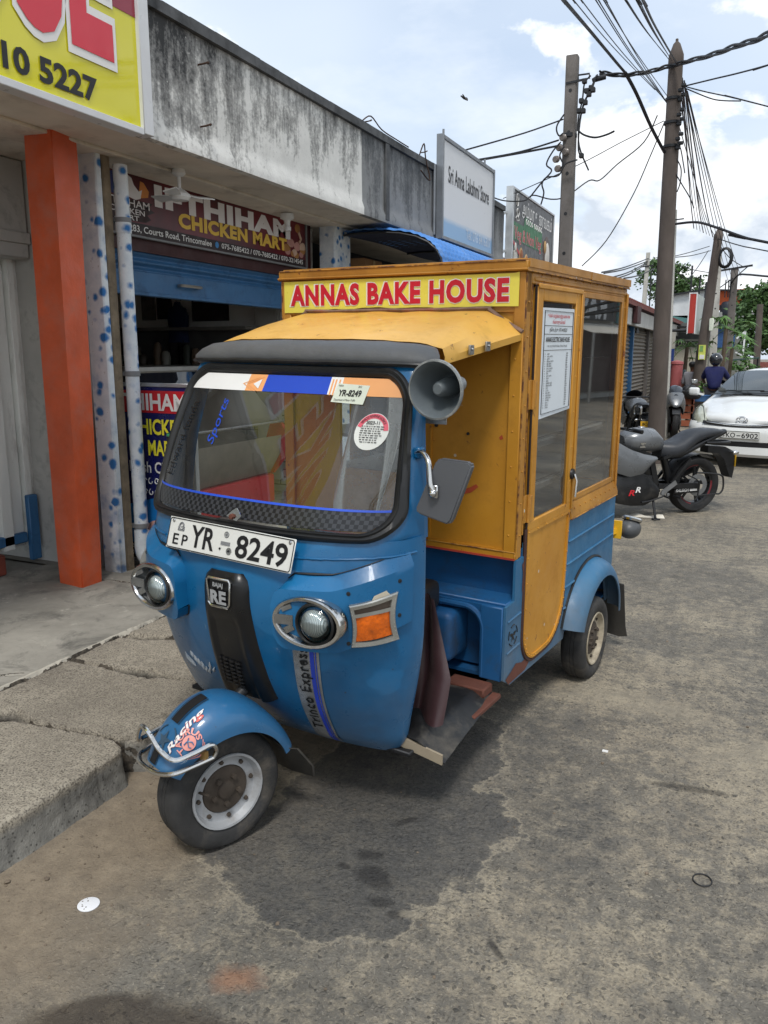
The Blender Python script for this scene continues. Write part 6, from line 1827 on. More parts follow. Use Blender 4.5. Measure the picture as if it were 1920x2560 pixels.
# sign board above the cab
def wavy(x): return 1.722 + 0.004 * fbm(x * 6, 1, 0) + (0.012 * max(0, fbm(x * 3, 4, 0)) if x > -0.3 else 0.0) - (0.012 if x < -0.42 else 0)
mb = MB()
ux = [-0.545 + 1.08 * i / 60 for i in range(61)]
mb.rows([[V(x, YF - 0.004, wavy(x)) for x in ux], [V(x, YF - 0.004, 1.838 if x < 0.52 else 1.842) for x in ux]])
nb_ = mb.build('name_board', M('lemon_vinyl', S(228, 218, 92), 0.35, var=0.05, vs=2, dirt=S(196, 180, 110), damt=0.35, bump=0.03), tuk)
mb = MB()
for i, (bold, yo) in enumerate(((0.080, 0.0055), (0.046, 0.007))):
    mb.mi = i
    text(mb, 'ANNAS BAKE HOUSE', (-0.507 + 0.005 * i, YF - yo, 1.743), (1, 0, 0), (0, 0, 1), 0.109, bold, 1.0, width=1.018 if i == 0 else 1.006, spacing=1.12)
mb.build('name_lettering', [WHITEF, M('crimson_print', S(190, 28, 50), 0.4, var=0.1, bump=0)], nb_)
# side doors, glass, windows
GLS = glass('case_window_glass', (0.90, 0.93, 0.92), 0.010, 1.48, 0.05, (0.5, 0.5, 0.48), gain=1.9)
def side(sg):
    X = lambda a: sg * a
    def sbx(mb, xa, xb, *r, **k): mb.bx(min(X(xa), X(xb)), max(X(xa), X(xb)), *r, **k); return mb
    xd0, xd1 = BX - 0.012, BX + 0.012
    y0, y1 = 1.258, 1.746
    mb = MB()
    sbx(mb, xd0, xd1, y0, y0 + 0.055, 0.90, 1.795, bev=0.004); sbx(mb, xd0, xd1, y1 - 0.06, y1, 0.90, 1.795, bev=0.004)
    sbx(mb, xd0, xd1, y0 + 0.055, y1 - 0.06, 1.745, 1.795, bev=0.004); sbx(mb, xd0, xd1, y0, y1, 0.865, 0.905, bev=0.004)
    sbx(mb, xd1, xd1 + 0.006, y0 - 0.006, y1 + 0.01, 1.788, 1.806, bev=0.003); sbx(mb, xd1, xd1 + 0.006, y1 - 0.008, y1 + 0.010, 0.87, 1.788, bev=0.003)
    pts = [(y0, 0.868), (y1, 0.868), (y1 - 0.02, 0.50)] + [(1.52 + 0.205 * math.cos(a), 0.505 + 0.205 * math.sin(a)) for a in [-k * PI / 2 / 8 for k in range(1, 9)]] + [(y0 + 0.135 + 0.135 * math.cos(a), 0.435 + 0.135 * math.sin(a)) for a in [-PI / 2 - k * PI / 2 / 8 for k in range(0, 9)]]
    mb.prism([V(X(xd0 + 0.004), y, z) for y, z in pts], V(X(0.014), 0, 0))
    inner = [(1.49 + (y - 1.49) * 0.93, 0.6 + (z - 0.6) * 0.95) for y, z in pts]
    # flat retaining strip round the lower panel
    mb.rows([[V(X(xd1 - 0.005), y, z) for y, z in pts], [V(X(xd1), y, z) for y, z in pts], [V(X(xd1), y, z) for y, z in inner], [V(X(xd1 - 0.006), y, z) for y, z in inner]], close=True)
    for i in range(0, len(pts)):
        a = pts[i]; b = pts[(i + 1) % len(pts)]
        m_ = max(1, int(math.hypot(a[0] - b[0], a[1] - b[1]) / 0.09))
        for j in range(m_):
            t = j / m_; y, z = a[0] + (b[0] - a[0]) * t, a[1] + (b[1] - a[1]) * t
            mb.ball((X(xd1 + 0.001), 1.49 + (y - 1.49) * 0.965, 0.6 + (z - 0.6) * 0.975), 0.0036, u=6, v=4)
    for z in (1.0, 1.15, 1.3, 1.45, 1.6, 1.7): mb.ball((X(xd1), y1 - 0.03, z), 0.0036, u=6, v=4)
    dr = mb.build('door', OCH, tuk)
    mb = MB(); mb.grid(lambda u, v: V(X(BX + 0.002), y0 + 0.056 + (y1 - y0 - 0.117) * u, 0.906 + 0.838 * v), 2, 2); mb.build('glass', GLS, dr)
    mb = MB()
    for z in (1.40, 0.96):
        mb.tube([(X(BX + 0.010), y0 - 0.006, z - 0.055), (X(BX + 0.010), y0 - 0.006, z + 0.055)], 0.007, 8)
        sbx(mb, BX + 0.001, BX + 0.006, y0 - 0.035, y0 - 0.006, z - 0.055, z + 0.055, bev=0.001); sbx(mb, BX + 0.012, BX + 0.016, y0, y0 + 0.02, z - 0.05, z + 0.05, bev=0.001)
    mb.build('hinge', OCH_F, dr)
    mb = MB(); mb.lathe([(0, 0.012), (0.022, 0.010), (0.024, 0)], (X(BX + 0.012), y1 - 0.012, 1.03), (sg, 0, 0), 12); mb.mi = 1
    mb.tube([(X(BX + 0.026), y1 - 0.012, 1.03), (X(BX + 0.036), y1 - 0.010, 1.0), (X(BX + 0.034), y1 - 0.018, 0.93)], 0.007, 8)
    mb.build('handle', [DKMET, CHROME], dr)
    # dark rubber round the lower door
    mb = MB(); mb.tube([V(X(xd1 - 0.008), 1.49 + (y - 1.49) * 1.035, 0.6 + (z - 0.6) * 1.03) for y, z in ([(y0, 0.868)] + pts[:1:-1])], 0.008, 6); mb.build('door_gasket', M('brown_rubber', S(66, 42, 36), 0.7, var=0.2), dr)
    mb = MB(); mb.tube([V(X(BX + 0.004), y0 - 0.004, 0.87), V(X(BX + 0.004), y0 - 0.004, 1.80)], 0.005, 5); mb.tube([V(X(BX + 0.002), y1 + 0.004, 0.87), V(X(BX + 0.002), y1 + 0.004, 1.79)], 0.004, 5); mb.build('door_gap_strips', M('gap_dark', S(38, 26, 20), 0.9, bump=0), dr)  # thin dark tubes stand in for the shaded gaps beside the door
    # rear window
    mb = MB()
    for (ya, yb_, za, zb_) in ((1.79, 1.812, 0.90, 1.80), (2.375, 2.40, 0.90, 1.80), (1.812, 2.375, 0.897, 0.922), (1.812, 2.375, 1.778, 1.803)):
        sbx(mb, BX - 0.01, BX + 0.004, ya, yb_, za, zb_, bev=0.002)
    wf = mb.build('window_frame', OCH_F, tuk)
    mb = MB(); mb.grid(lambda u, v: V(X(BX - 0.003), 1.81 + 0.568 * u, 0.92 + 0.86 * v), 2, 2); mb.build('glass', GLS, wf)
    # lower body side
    mb = MB()
    out_ = [(1.085, 0.60), (1.085, 0.30), (1.15, 0.262), (1.74, 0.255)]
    out_ += [(2.09 + 0.33 * math.cos(a), 0.205 + 0.33 * math.sin(a)) for a in [PI - 0.15 - k * (PI - 0.3) / 14 for k in range(15)]]
    out_ += [(2.47, 0.27), (2.485, 0.45), (2.475, 0.822), (1.247, 0.822), (1.247, 0.768), (1.165, 0.768), (1.165, 0.605)]
    mb.prism([V(X(BX - 0.006), y, z) for y, z in out_], V(X(0.010), 0, 0))
    for k, z in enumerate((0.715, 0.610, 0.505, 0.405)):
        ya = 1.765 - 0.01 * k; yb_ = (2.46, 2.46, 2.0, 1.86)[k]
        mb.tube([(X(BX + 0.003), ya, z), (X(BX + 0.006), ya + 0.02, z), (X(BX + 0.006), yb_ - 0.02, z), (X(BX + 0.003), yb_, z)], 0.0055, 6)
    mb.tube([(X(BX + 0.003), 2.36, 0.61), (X(BX + 0.005), 2.46, 0.61)], 0.005, 6)
    for z in (0.535, 0.405): mb.tube([(X(BX + 0.004), 1.105, z), (X(BX + 0.005), 1.23, z + 0.006)], 0.0045, 6)
    by = mb.build('body_side', BLUE_W, tuk, ang=40)
    if sg > 0:
        mb = MB()
        sp = starpts(5, 0.036, 0.014)
        cy, cz = 1.16, 0.468
        for i in range(10):
            a, b = sp[i], sp[(i + 1) % 10]
            if i % 3: mb.poly([V(BX + 0.0062, cy, cz), V(BX + 0.0062, cy + a[0], cz + a[1]), V(BX + 0.0062, cy + b[0], cz + b[1])])
        for a0_ in range(5): mb.tube([V(BX + 0.0055, cy + 0.042 * math.cos(a0_ * 1.257 + 0.17 * k), cz + 0.042 * math.sin(a0_ * 1.257 + 0.17 * k)) for k in range(6)], 0.0022, 4)
        mb.build('star_decal', BLACKF, by)
        mb = MB()
        rp = [(1.10, 0.30), (1.13, 0.27), (1.30, 0.272), (1.36, 0.30), (1.31, 0.32), (1.26, 0.318), (1.20, 0.335), (1.15, 0.315)]
        mb.poly([V(BX + 0.0062, y, z) for y, z in rp]); mb.poly([V(BX + 0.006, y, z) for y, z in [(1.225, 0.74), (1.245, 0.75), (1.245, 0.65), (1.232, 0.62), (1.236, 0.70)]])
        mb.build('rust_patch', RUSTM, by)
    # wheel-arch fender
    def WF(u, v):
        a = PI * 0.90 - PI * 0.88 * u
        r = 0.345 + 0.01 * math.sin(a)
        ph = v * PI / 2
        xx = BX - 0.0 + 0.09 * math.sin(ph)
        rr = r * (1 - 0.28 * (1 - math.cos(ph)) ** 1.0 * 0.8)
        return V(X(xx), 2.09 + rr * math.cos(a) * 1.10, 0.205 + rr * math.sin(a))
    mb = MB(); mb.grid(WF, 36, 12); mb.thick(0.006); wf_ = mb.build('rear_fender', BLUE_W, tuk, ang=60)
    mb = MB(); mb.tube([WF(k / 30 * 0.62, 0) + V(X(0.006), 0, 0.004) for k in range(31)], 0.008, 6); mb.build('fender_bead', RUBB, wf_)
    wheel(V(X(0.575), 2.06, 0.172 if sg > 0 else 0.158), V(1, 0, 0), 0.204, 0.118, outer=sg, rimm=DUSTR)
    mb = MB(); mb.prism([V(X(0.46), 2.47, 0.36), V(X(0.64), 2.47, 0.34), V(X(0.655), 2.50, 0.10), V(X(0.66), 2.53, 0.035), V(X(0.62), 2.52, 0.03), V(X(0.46), 2.52, 0.05)], (0, 0.008, 0)); mb.build('mud_flap', MATS['flap_rubber'], tuk)
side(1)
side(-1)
# menu sheet in the door glass
mb = MB(); mb.rows([[V(BX + 0.006, 1.328, 1.30), V(BX + 0.005, 1.68, 1.318)], [V(BX + 0.006, 1.322, 1.722), V(BX + 0.006, 1.678, 1.726)]])
mn = mb.build('menu_sheet', M('menu_paper', S(214, 222, 228), 0.55, var=0.03, bump=0), tuk)
mb = MB()
xm = BX + 0.0075
def mline(s_, y, z, sz, bold=0.01, width=None): text(mb, s_, (xm, y, z), (0, 1, 0), (0, 0, 1), sz, bold, 1, width=width)
mb.mi = 1
mline('உங்கள் வாழ்க்கை ஏற்ற வகையான', 1.375, 1.688, 0.018, 0.012, 0.25); mline('சேவை எமது மேல் வலி', 1.43, 1.665, 0.018, 0.012, 0.14)
mb.mi = 0
mline('தொடர்பு : 075 4105227', 1.40, 1.635, 0.018, 0.012, 0.2)
mline('ANNAS ELECTRIC BAKE HOUSE', 1.365, 1.595, 0.026, 0.02, 0.27); mline('NO. 182, COURT ROAD, TRINCOMALEE', 1.385, 1.575, 0.011, 0.0, 0.22)
for (ya, yb_, z) in ((1.345, 1.665, 1.655), (1.345, 1.665, 1.623), (1.345, 1.665, 1.562)):
    mb.rows([[V(xm, ya, z), V(xm, yb_, z)], [V(xm, ya, z + 0.002), V(xm, yb_, z + 0.002)]])
for (a, b) in (((1.345, 1.318), (1.345, 1.712)), ((1.662, 1.33), (1.665, 1.712)), ((1.345, 1.318), (1.662, 1.33)), ((1.345, 1.712), (1.665, 1.712))):
    mb.beam((xm, a[0], a[1]), (xm, b[0], b[1]), 0.0006, 0.0028, (1, 0, 0))
items = ['பாண்', 'பால் பாணிஸ்', 'பனிஸ்', 'கிரீம்பன் பனிஸ்', 'கறி பனிஸ்', 'சீனி பனிஸ்', 'முட்டை பனிஸ்', 'ஜாம் பனிஸ்', 'கேக்', 'மாலு பனிஸ்', 'ரோல்', 'கட்லட்', 'வெனிலா கேக்', 'சிக்கன் பனிஸ்', 'பீட்சா', 'பட்டிஸ்', 'மீன் பனிஸ்', 'பனிஸ் (Burger)', 'பனிஸ் (Cone)', 'சோசேஜ்', 'வடை', 'ரொட்டி', 'பிஸ்கட்']
pr_ = ['130.00', '150.00', '60.00', '80.00', '60.00', '80.00', '100.00', '60.00', '80.00', '80.00', '80.00', '70.00', '80.00', '100.00', '130.00', '60.00', '130.00', '150.00', '130.00', '120.00', '150.00', '50.00', '50.00']
for k, (a, b) in enumerate(zip(items, pr_)):
    z = 1.546 - k * 0.0094
    mb.poly([V(xm, 1.362, z + 0.001), V(xm, 1.366, z + 0.001), V(xm, 1.366, z + 0.005), V(xm, 1.362, z + 0.005)])
    mline(a, 1.385, z, 0.0085, 0.01); mline(b, 1.60, z, 0.0085, 0.02)
mb.build('menu_lettering', [BLACKF, REDF], mn)
# interior shelves of the display box
mb = MB()
mb.bx(-0.5, 0.5, 1.23, 2.40, 1.185, 1.20, 0.002); mb.bx(-0.5, 0.5, 1.23, 2.40, 1.005, 1.02, 0.002)
shv = mb.build('tray_shelf', M('tin_tray', S(224, 226, 226), 0.35, 0.15, var=0.12, vs=5, bump=0.2, bs=9, bd=0.02), tuk)
mb = MB(); mb.bx(0.49, 0.50, 1.23, 2.40, 1.165, 1.205); mb.bx(0.49, 0.50, 1.23, 2.40, 0.985, 1.025); mb.build('shelf_edge', GREYP, shv)
mb = MB(); mb.bx(-0.5, 0.5, 1.80, 2.40, 1.515, 1.521); mb.build('glass_shelf', glass('shelf_glass', (0.75, 0.82, 0.80), 0.02, 1.5, 0.15, (0.7, 0.75, 0.75)), tuk)
mb = MB(); mb.bx(-0.53, 0.53, 1.20, 2.44, 0.875, 0.895); mb.bx(-0.53, 0.53, 2.41, 2.42, 0.9, 1.78); mb.bx(-0.53, 0.53, 1.20, 1.21, 0.9, 1.02); mb.build('box_lining', M('lining_grey', S(150, 152, 150), 0.6, var=0.2), tuk)
mb = MB(); mb.bx(0.05, 0.49, 1.36, 2.0, 1.0205, 1.0235); mb.bx(0.12, 0.47, 1.5, 2.3, 1.2005, 1.203); mb.build('added_white_sheet', WHITEF, tuk)  # white sheets added to brighten the shelf tops behind the glass
mb = MB(); mb.bx(0.30, 0.35, 1.40, 1.5, 1.025, 1.09, 0.01); mb.bx(0.2, 0.4, 1.6, 1.62, 1.2, 1.3, 0.004); mb.build('tin_boxes', STEEL, tuk)
# lining behind the front body, ledge and driver's bulkhead
mb = MB()
mb.bx(-BX + 0.006, BX - 0.006, 1.235, 1.25, 0.55, 0.80)
mb.bx(-BX + 0.006, BX - 0.006, 1.105, 1.24, 0.592, 0.607, 0.004)
mb.bx(-BX + 0.006, BX - 0.006, 2.46, 2.475, 0.3, 0.84)
mb.bx(-BX + 0.01, BX - 0.01, 1.15, 2.46, 0.27, 0.285)
# front bulkhead with an arched cut-out on the left half
def arch(x0, x1, z0, zt, r, n=10):
    return [V(x0, 0, z0)] + [V(x0 + r - r * math.cos(a), 0, zt - r + r * math.sin(a)) for a in [PI / 2 * k / n for k in range(n + 1)]] + [V(x1 - r + r * math.sin(a), 0, zt - r + r * math.cos(a)) for a in [PI / 2 * k / n for k in range(n + 1)]] + [V(x1, 0, z0)]
ar = arch(0.225, 0.455, 0.30, 0.565, 0.075)
o_ = [V(0.15, 0, 0.30), V(0.15, 0, 0.60)] + [V(0.15 + (BX - 0.16) * k / 20, 0, 0.60) for k in range(1, 21)] + [V(BX - 0.006, 0, 0.30)]
poly = [V(p.x, 1.09, p.z) for p in ar]
big_ = [V(0.15, 1.09, 0.30)] + [V(0.15, 1.09, 0.595), V(BX - 0.006, 1.09, 0.595), V(BX - 0.006, 1.09, 0.30)]
mb.prism(big_[:1] + big_[1:] + poly[::-1], (0, 0.02, 0))
mb.bx(-BX + 0.006, 0.15, 1.09, 1.11, 0.30, 0.595)
mb.tube([V(p.x, 1.088, p.z) for p in arch(0.21, 0.47, 0.30, 0.58, 0.085)], 0.012, 8)
mb.bx(0.46, BX - 0.007, 1.078, 1.10, 0.295, 0.598, 0.004)
mb.build('bulkhead', BLUE_D, tuk, ang=40)
mb = MB(); mb.bx(0.235, 0.36, 1.02, 1.2, 0.345, 0.555, 0.03, seg=3); mb.bx(0.2, 0.5, 1.19, 1.22, 0.3, 0.59); mb.build('tank_cover', BLUE_D, tuk)
mb = MB()
mb.bx(-0.50, 0.50, 0.47, 1.10, 0.245, 0.262, 0.004)
mb.bx(-0.45, 0.45, 0.55, 2.40, 0.20, 0.24); mb.tube([(-0.5, 2.06, 0.17), (0.5, 2.06, 0.17)], 0.03, 10); mb.bx(-0.3, 0.3, 1.7, 2.3, 0.14, 0.27, 0.02)
mb.build('chassis', DKMET, tuk)
# step mat and running board
mb = MB()
def mat_(u, v):
    y = 0.50 + 0.58 * u; x = 0.34 + 0.245 * v
    z = 0.300 - 0.03 * u - 0.10 * max(0, v - 0.66) ** 1.1 * 2.0 * (1 - 0.45 * u) + 0.010 * math.sin(v * 5) * (1 - u) + 0.004 * fbm(x * 12, y * 9, 0)
    return V(x + 0.015 * (1 - u) * v - 0.05 * u * v, y + 0.09 * (1 - u) * max(0, v - 0.66), z)
mb.grid(mat_, 24, 16); mb.thick(0.005)
mb.build('step_mat', M('worn_mat', S(28, 29, 30), 0.5, var=0.25, vs=5, dirt=S(110, 104, 94), damt=0.45, ds=6), tuk, ang=60)
mb = MB(); mb.bx(0.30, 0.555, 0.85, 1.09, 0.225, 0.245, 0.004); mb.bx(0.35, 0.52, 1.0, 1.085, 0.245, 0.285, 0.006); mb.build('running_board', RUSTM, tuk)
mb = MB(); mb.grid(lambda u, v: V(0.44 + 0.155 * u, 0.497 + 0.03 * u, 0.27 - 0.045 * u + 0.035 * v), 10, 4); mb.thick(0.01); mb.build('mat_edge', M('tan_backing', S(150, 138, 118), 0.8, var=0.2), tuk)
# seat, hanging cover sheet, handlebar, seat post
mb = MB(); mb.bx(-0.28, 0.30, 0.78, 1.06, 0.56, 0.68, 0.03, seg=3); mb.bx(-0.25, 0.26, 0.84, 1.04, 0.26, 0.56, 0.01); mb.build('driver_seat', M('seat_vinyl', S(34, 34, 35), 0.45, var=0.15, bump=0.12, bs=14), tuk)
mb = MB()
def sheet(u, v):
    z = 0.72 - 0.39 * v
    x = 0.39 + 0.165 * u * (0.35 + 0.65 * min(1, v * 1.6)) + 0.012 * math.sin(u * 7 + v * 2) * v
    y = 0.76 - 0.20 * v * 0.6 - 0.04 * u + 0.03 * math.sin(u * 6) * (0.3 + v)
    return V(x, y, z + 0.012 * math.sin(u * PI) * v * -1)
mb.grid(sheet, 26, 22); mb.build('seat_cover_sheet', MAROONV, tuk, ang=80)
mb = MB(); mb.tube(smooth_path([(-0.30, 0.62, 0.98), (-0.15, 0.60, 1.0), (0, 0.56, 0.97), (0.15, 0.60, 1.0), (0.30, 0.62, 0.98)], 5), 0.014, 8); mb.tube([(0, 0.56, 0.97), (0, 0.36, 0.5)], 0.03, 10); mb.build('handlebar', DKMET, tuk)
mb = MB()
mb.grid(lambda u, v: V(-0.20 + 0.40 * u + 0.03 * math.sin(v * 5 + u * 9), 1.12 - 0.10 * v * 0.6 + 0.02 * math.sin(u * 14 + v * 3), 1.52 - 0.62 * v), 40, 30)
mb.build('plastic_curtain', glass('clear_film', (0.90, 0.90, 0.88), 0.12, 1.5, 0.55, (0.74, 0.70, 0.64)), tuk, ang=80)
# mirror
mb = MB()
mc = [(0.600, 1.255), (0.612, 1.264), (0.700, 1.258), (0.710, 1.248), (0.652, 1.078), (0.640, 1.066), (0.545, 1.092), (0.538, 1.104)]
mb.prism([V(x, 0.43 + (x - 0.62) * 0.15, z) for x, z in mc], (0.004, 0.022, 0.0))
bmesh.ops.bevel(mb.bm, geom=[e for e in mb.bm.edges], offset=0.005, segments=2, affect='EDGES')
mir = mb.build('mirror', M('mirror_back', S(88, 90, 94), 0.45, var=0.08, vs=4, dirt=S(130, 126, 120), damt=0.25, bump=0.05), tuk)
mb = MB(); mb.tube(smooth_path([(0.512, 0.47, 1.268), (0.545, 0.45, 1.272), (0.575, 0.43, 1.25), (0.592, 0.415, 1.19), (0.60, 0.415, 1.160)], 6), 0.0085, 10); mb.ball((0.60, 0.414, 1.16), 0.013); mb.bx(0.59, 0.615, 0.415, 0.432, 1.145, 1.185, 0.003); mb.build('arm', CHROME, mir)
mb = MB(); mb.bx(0.505, 0.53, 0.462, 0.50, 1.25, 1.285, 0.005); mb.build('mount', BLUE, mir)
# horn loudspeaker
hc = V(0.592, 0.44, 1.462); hax = V(0.02, -1, -0.06).normalized()
HORN = M('horn_grey', S(104, 112, 116), 0.42, var=0.1, vs=6, dirt=S(70, 72, 72), damt=0.3)
mb = MB(); mb.lathe([(0.022, -0.16), (0.028, -0.12), (0.040, -0.09), (0.060, -0.055), (0.076, -0.02), (0.083, 0.0), (0.086, 0.004), (0.083, 0.008), (0.078, 0.002), (0.068, -0.03), (0.045, -0.085), (0.03, -0.11), (0.0, -0.115)], hc, hax, 40)
hn = mb.build('horn_speaker', HORN, tuk, ang=50)
mb = MB(); mb.lathe([(0.0, -0.008), (0.014, -0.008), (0.0185, -0.012), (0.020, -0.02), (0.024, -0.028), (0.030, -0.10)], hc, hax, 24); mb.build('phase_plug', HORN, hn)
mb = MB(); mb.lathe([(0.0835, -0.004), (0.088, 0.0), (0.0875, 0.008), (0.082, 0.010)], hc, hax, 40); mb.build('lip', M('horn_lip', S(130, 134, 134), 0.4, var=0.3, vs=20, dirt=S(196, 196, 190), damt=0.6, ds=14), hn)
mb = MB(); mb.bx(0.50, 0.55, 0.56, 0.60, 1.36, 1.50, 0.004); mb.beam((0.53, 0.58, 1.44), (0.575, 0.55, 1.455), 0.02, 0.02); mb.bx(0.47, 0.55, 0.585, 0.592, 1.345, 1.40); mb.build('bracket', STEEL, hn)
# rear lamp housing with yellow plate
mb = MB(); mb.ball((0.60, 2.66, 0.60), 0.06, (1.0, 1.25, 0.9), 16, 12); rl = mb.build('tail_housing', M('tail_grey', S(78, 80, 82), 0.4, var=0.1), tuk)
mb = MB(); mb.lathe([(0.0, 0.012), (0.05, 0.008), (0.056, 0.0), (0.052, -0.012)], (0.605, 2.68, 0.652), (0.1, 0.35, 1), 20); mb.build('chrome_cap', CHROME, rl)
mb = MB(); mb.bx(0.46, 0.585, 2.56, 2.565, 0.56, 0.66, 0.002); mb.beam((0.50, 2.47, 0.60), (0.58, 2.64, 0.60), 0.03, 0.03); mb.build('rear_plate', M('plate_yellow', S(226, 176, 40), 0.4, var=0.05, bump=0), rl)
# ================================================================== street beyond the three-wheeler
cam_m = cam.rotation_euler.to_matrix()
def AT(x, y, Y):
    """world point at depth Y along the street seen at (x, y) of the 1920x2560 photograph"""
    d = cam_m @ V((x - 960) / 2000.0, -(y - 1280) / 2000.0, -1.0)
    return V(0, 0, 1.562) + d * (Y / d.y)
BLKP = M('black_bike_plastic', S(24, 25, 27), 0.35, var=0.15, vs=6, dirt=S(80, 76, 70), damt=0.25, bump=0)
SEATM = M('bike_seat_vinyl', S(46, 49, 54), 0.45, var=0.1, bump=0.1, bs=60)
TANKM = M('matte_grey_paint', S(112, 115, 118), 0.32, 0.4, var=0.06, bump=0, coat=0.2)
BTYRE = M('bike_tyre', S(34, 34, 35), 0.8, var=0.2, vs=9, dirt=S(86, 80, 70), damt=0.3, bump=0.3)
ALU = M('cast_alloy', S(150, 152, 154), 0.4, 0.8, var=0.1)
CONC = M('pole_concrete', S(104, 99, 95), 0.9, var=0.2, vs=3, dirt=S(66, 62, 56), damt=0.5, ds=3.5, bump=0.5, bs=30)
CONC_D = M('dark_pole', S(88, 79, 73), 0.9, var=0.28, vs=3.5, dirt=S(76, 68, 62), damt=0.6, ds=4, bump=0.6, bs=26, stretch=(1, 1, 0.35))
CONC_L = M('pale_pole', S(182, 180, 172), 0.9, var=0.14, vs=2.5, dirt=S(104, 100, 92), damt=0.4, bump=0.35, bs=25)
CABLE = M('cable_black', S(22, 23, 26), 0.6, var=0.1, bump=0)
PORC = M('insulator_glaze', S(120, 112, 106), 0.3, var=0.2, bump=0)

# ------------------------------------------------------------------ motorcycles
def loft_x(mb, secs, n=14, p=2.4):
    """body lofted along x from (x, z centre, half height, half width)"""
    rows = []
    for (x, zc, hh, hw) in secs:
        r = []
        for j in range(n * 2):
            a = 2 * PI * j / (n * 2)
            ca, sa = math.cos(a), math.sin(a)
            r.append(V(x, hw * math.copysign(abs(ca) ** (2 / p), ca), zc + hh * math.copysign(abs(sa) ** (2 / p), sa)))
        rows.append(r)
    mb.rows(rows, close=True)
    mb.poly(rows[0]); mb.poly(rows[-1][::-1])
    return mb
def bike_wheel(t, x, wd, R_=0.285):
    c = V(x, 0, R_)
    mb = MB(); h = wd / 2
    mb.lathe([(R_ * 0.70, -h * 0.7), (R_ * 0.78, -h * 0.95), (R_ * 0.90, -h), (R_ * 0.97, -h * 0.6), (R_, 0), (R_ * 0.97, h * 0.6), (R_ * 0.90, h), (R_ * 0.78, h * 0.95), (R_ * 0.70, h * 0.7)], c, (0, 1, 0), 48)
    wo = mb.build('wheel', BTYRE, t)
    mb = MB(); mb.lathe([(R_ * 0.72, -h * 0.6), (R_ * 0.64, -h * 0.45), (R_ * 0.64, h * 0.45), (R_ * 0.72, h * 0.6)], c, (0, 1, 0), 40)
    mb.lathe([(0.02, -h), (0.045, -h * 0.8), (0.045, h * 0.8), (0.02, h)], c, (0, 1, 0), 16)
    for i in range(5):
        a = 2 * PI * i / 5 + 0.5
        for da in (-0.13, 0.13):
            mb.beam(c + V(math.cos(a) * 0.04, 0, math.sin(a) * 0.04), c + V(math.cos(a + da) * R_ * 0.68, 0, math.sin(a + da) * R_ * 0.68), 0.02, 0.016, (0, 1, 0))
    rm = mb.build('rim', BLKP, wo)
    mb = MB()
    for a0_ in (0.6, 2.5, 4.6): mb.lathe([(R_ * 0.715, h * 0.62), (R_ * 0.66, h * 0.52)], c, (0, 1, 0), 10, a0_, a0_ + 0.8)
    for a0_ in (0.6, 2.5, 4.6): mb.lathe([(R_ * 0.715, -h * 0.62), (R_ * 0.66, -h * 0.52)], c, (0, 1, 0), 10, a0_, a0_ + 0.8)
    mb.build('rim_tape', M('rim_red', S(120, 36, 44), 0.4, bump=0), wo)
    mb = MB(); mb.lathe([(0.11, h * 1.05), (0.11, h * 1.12), (0.06, h * 1.12)], c, (0, 1, 0), 24); mb.build('disc_brake', ALU, wo)
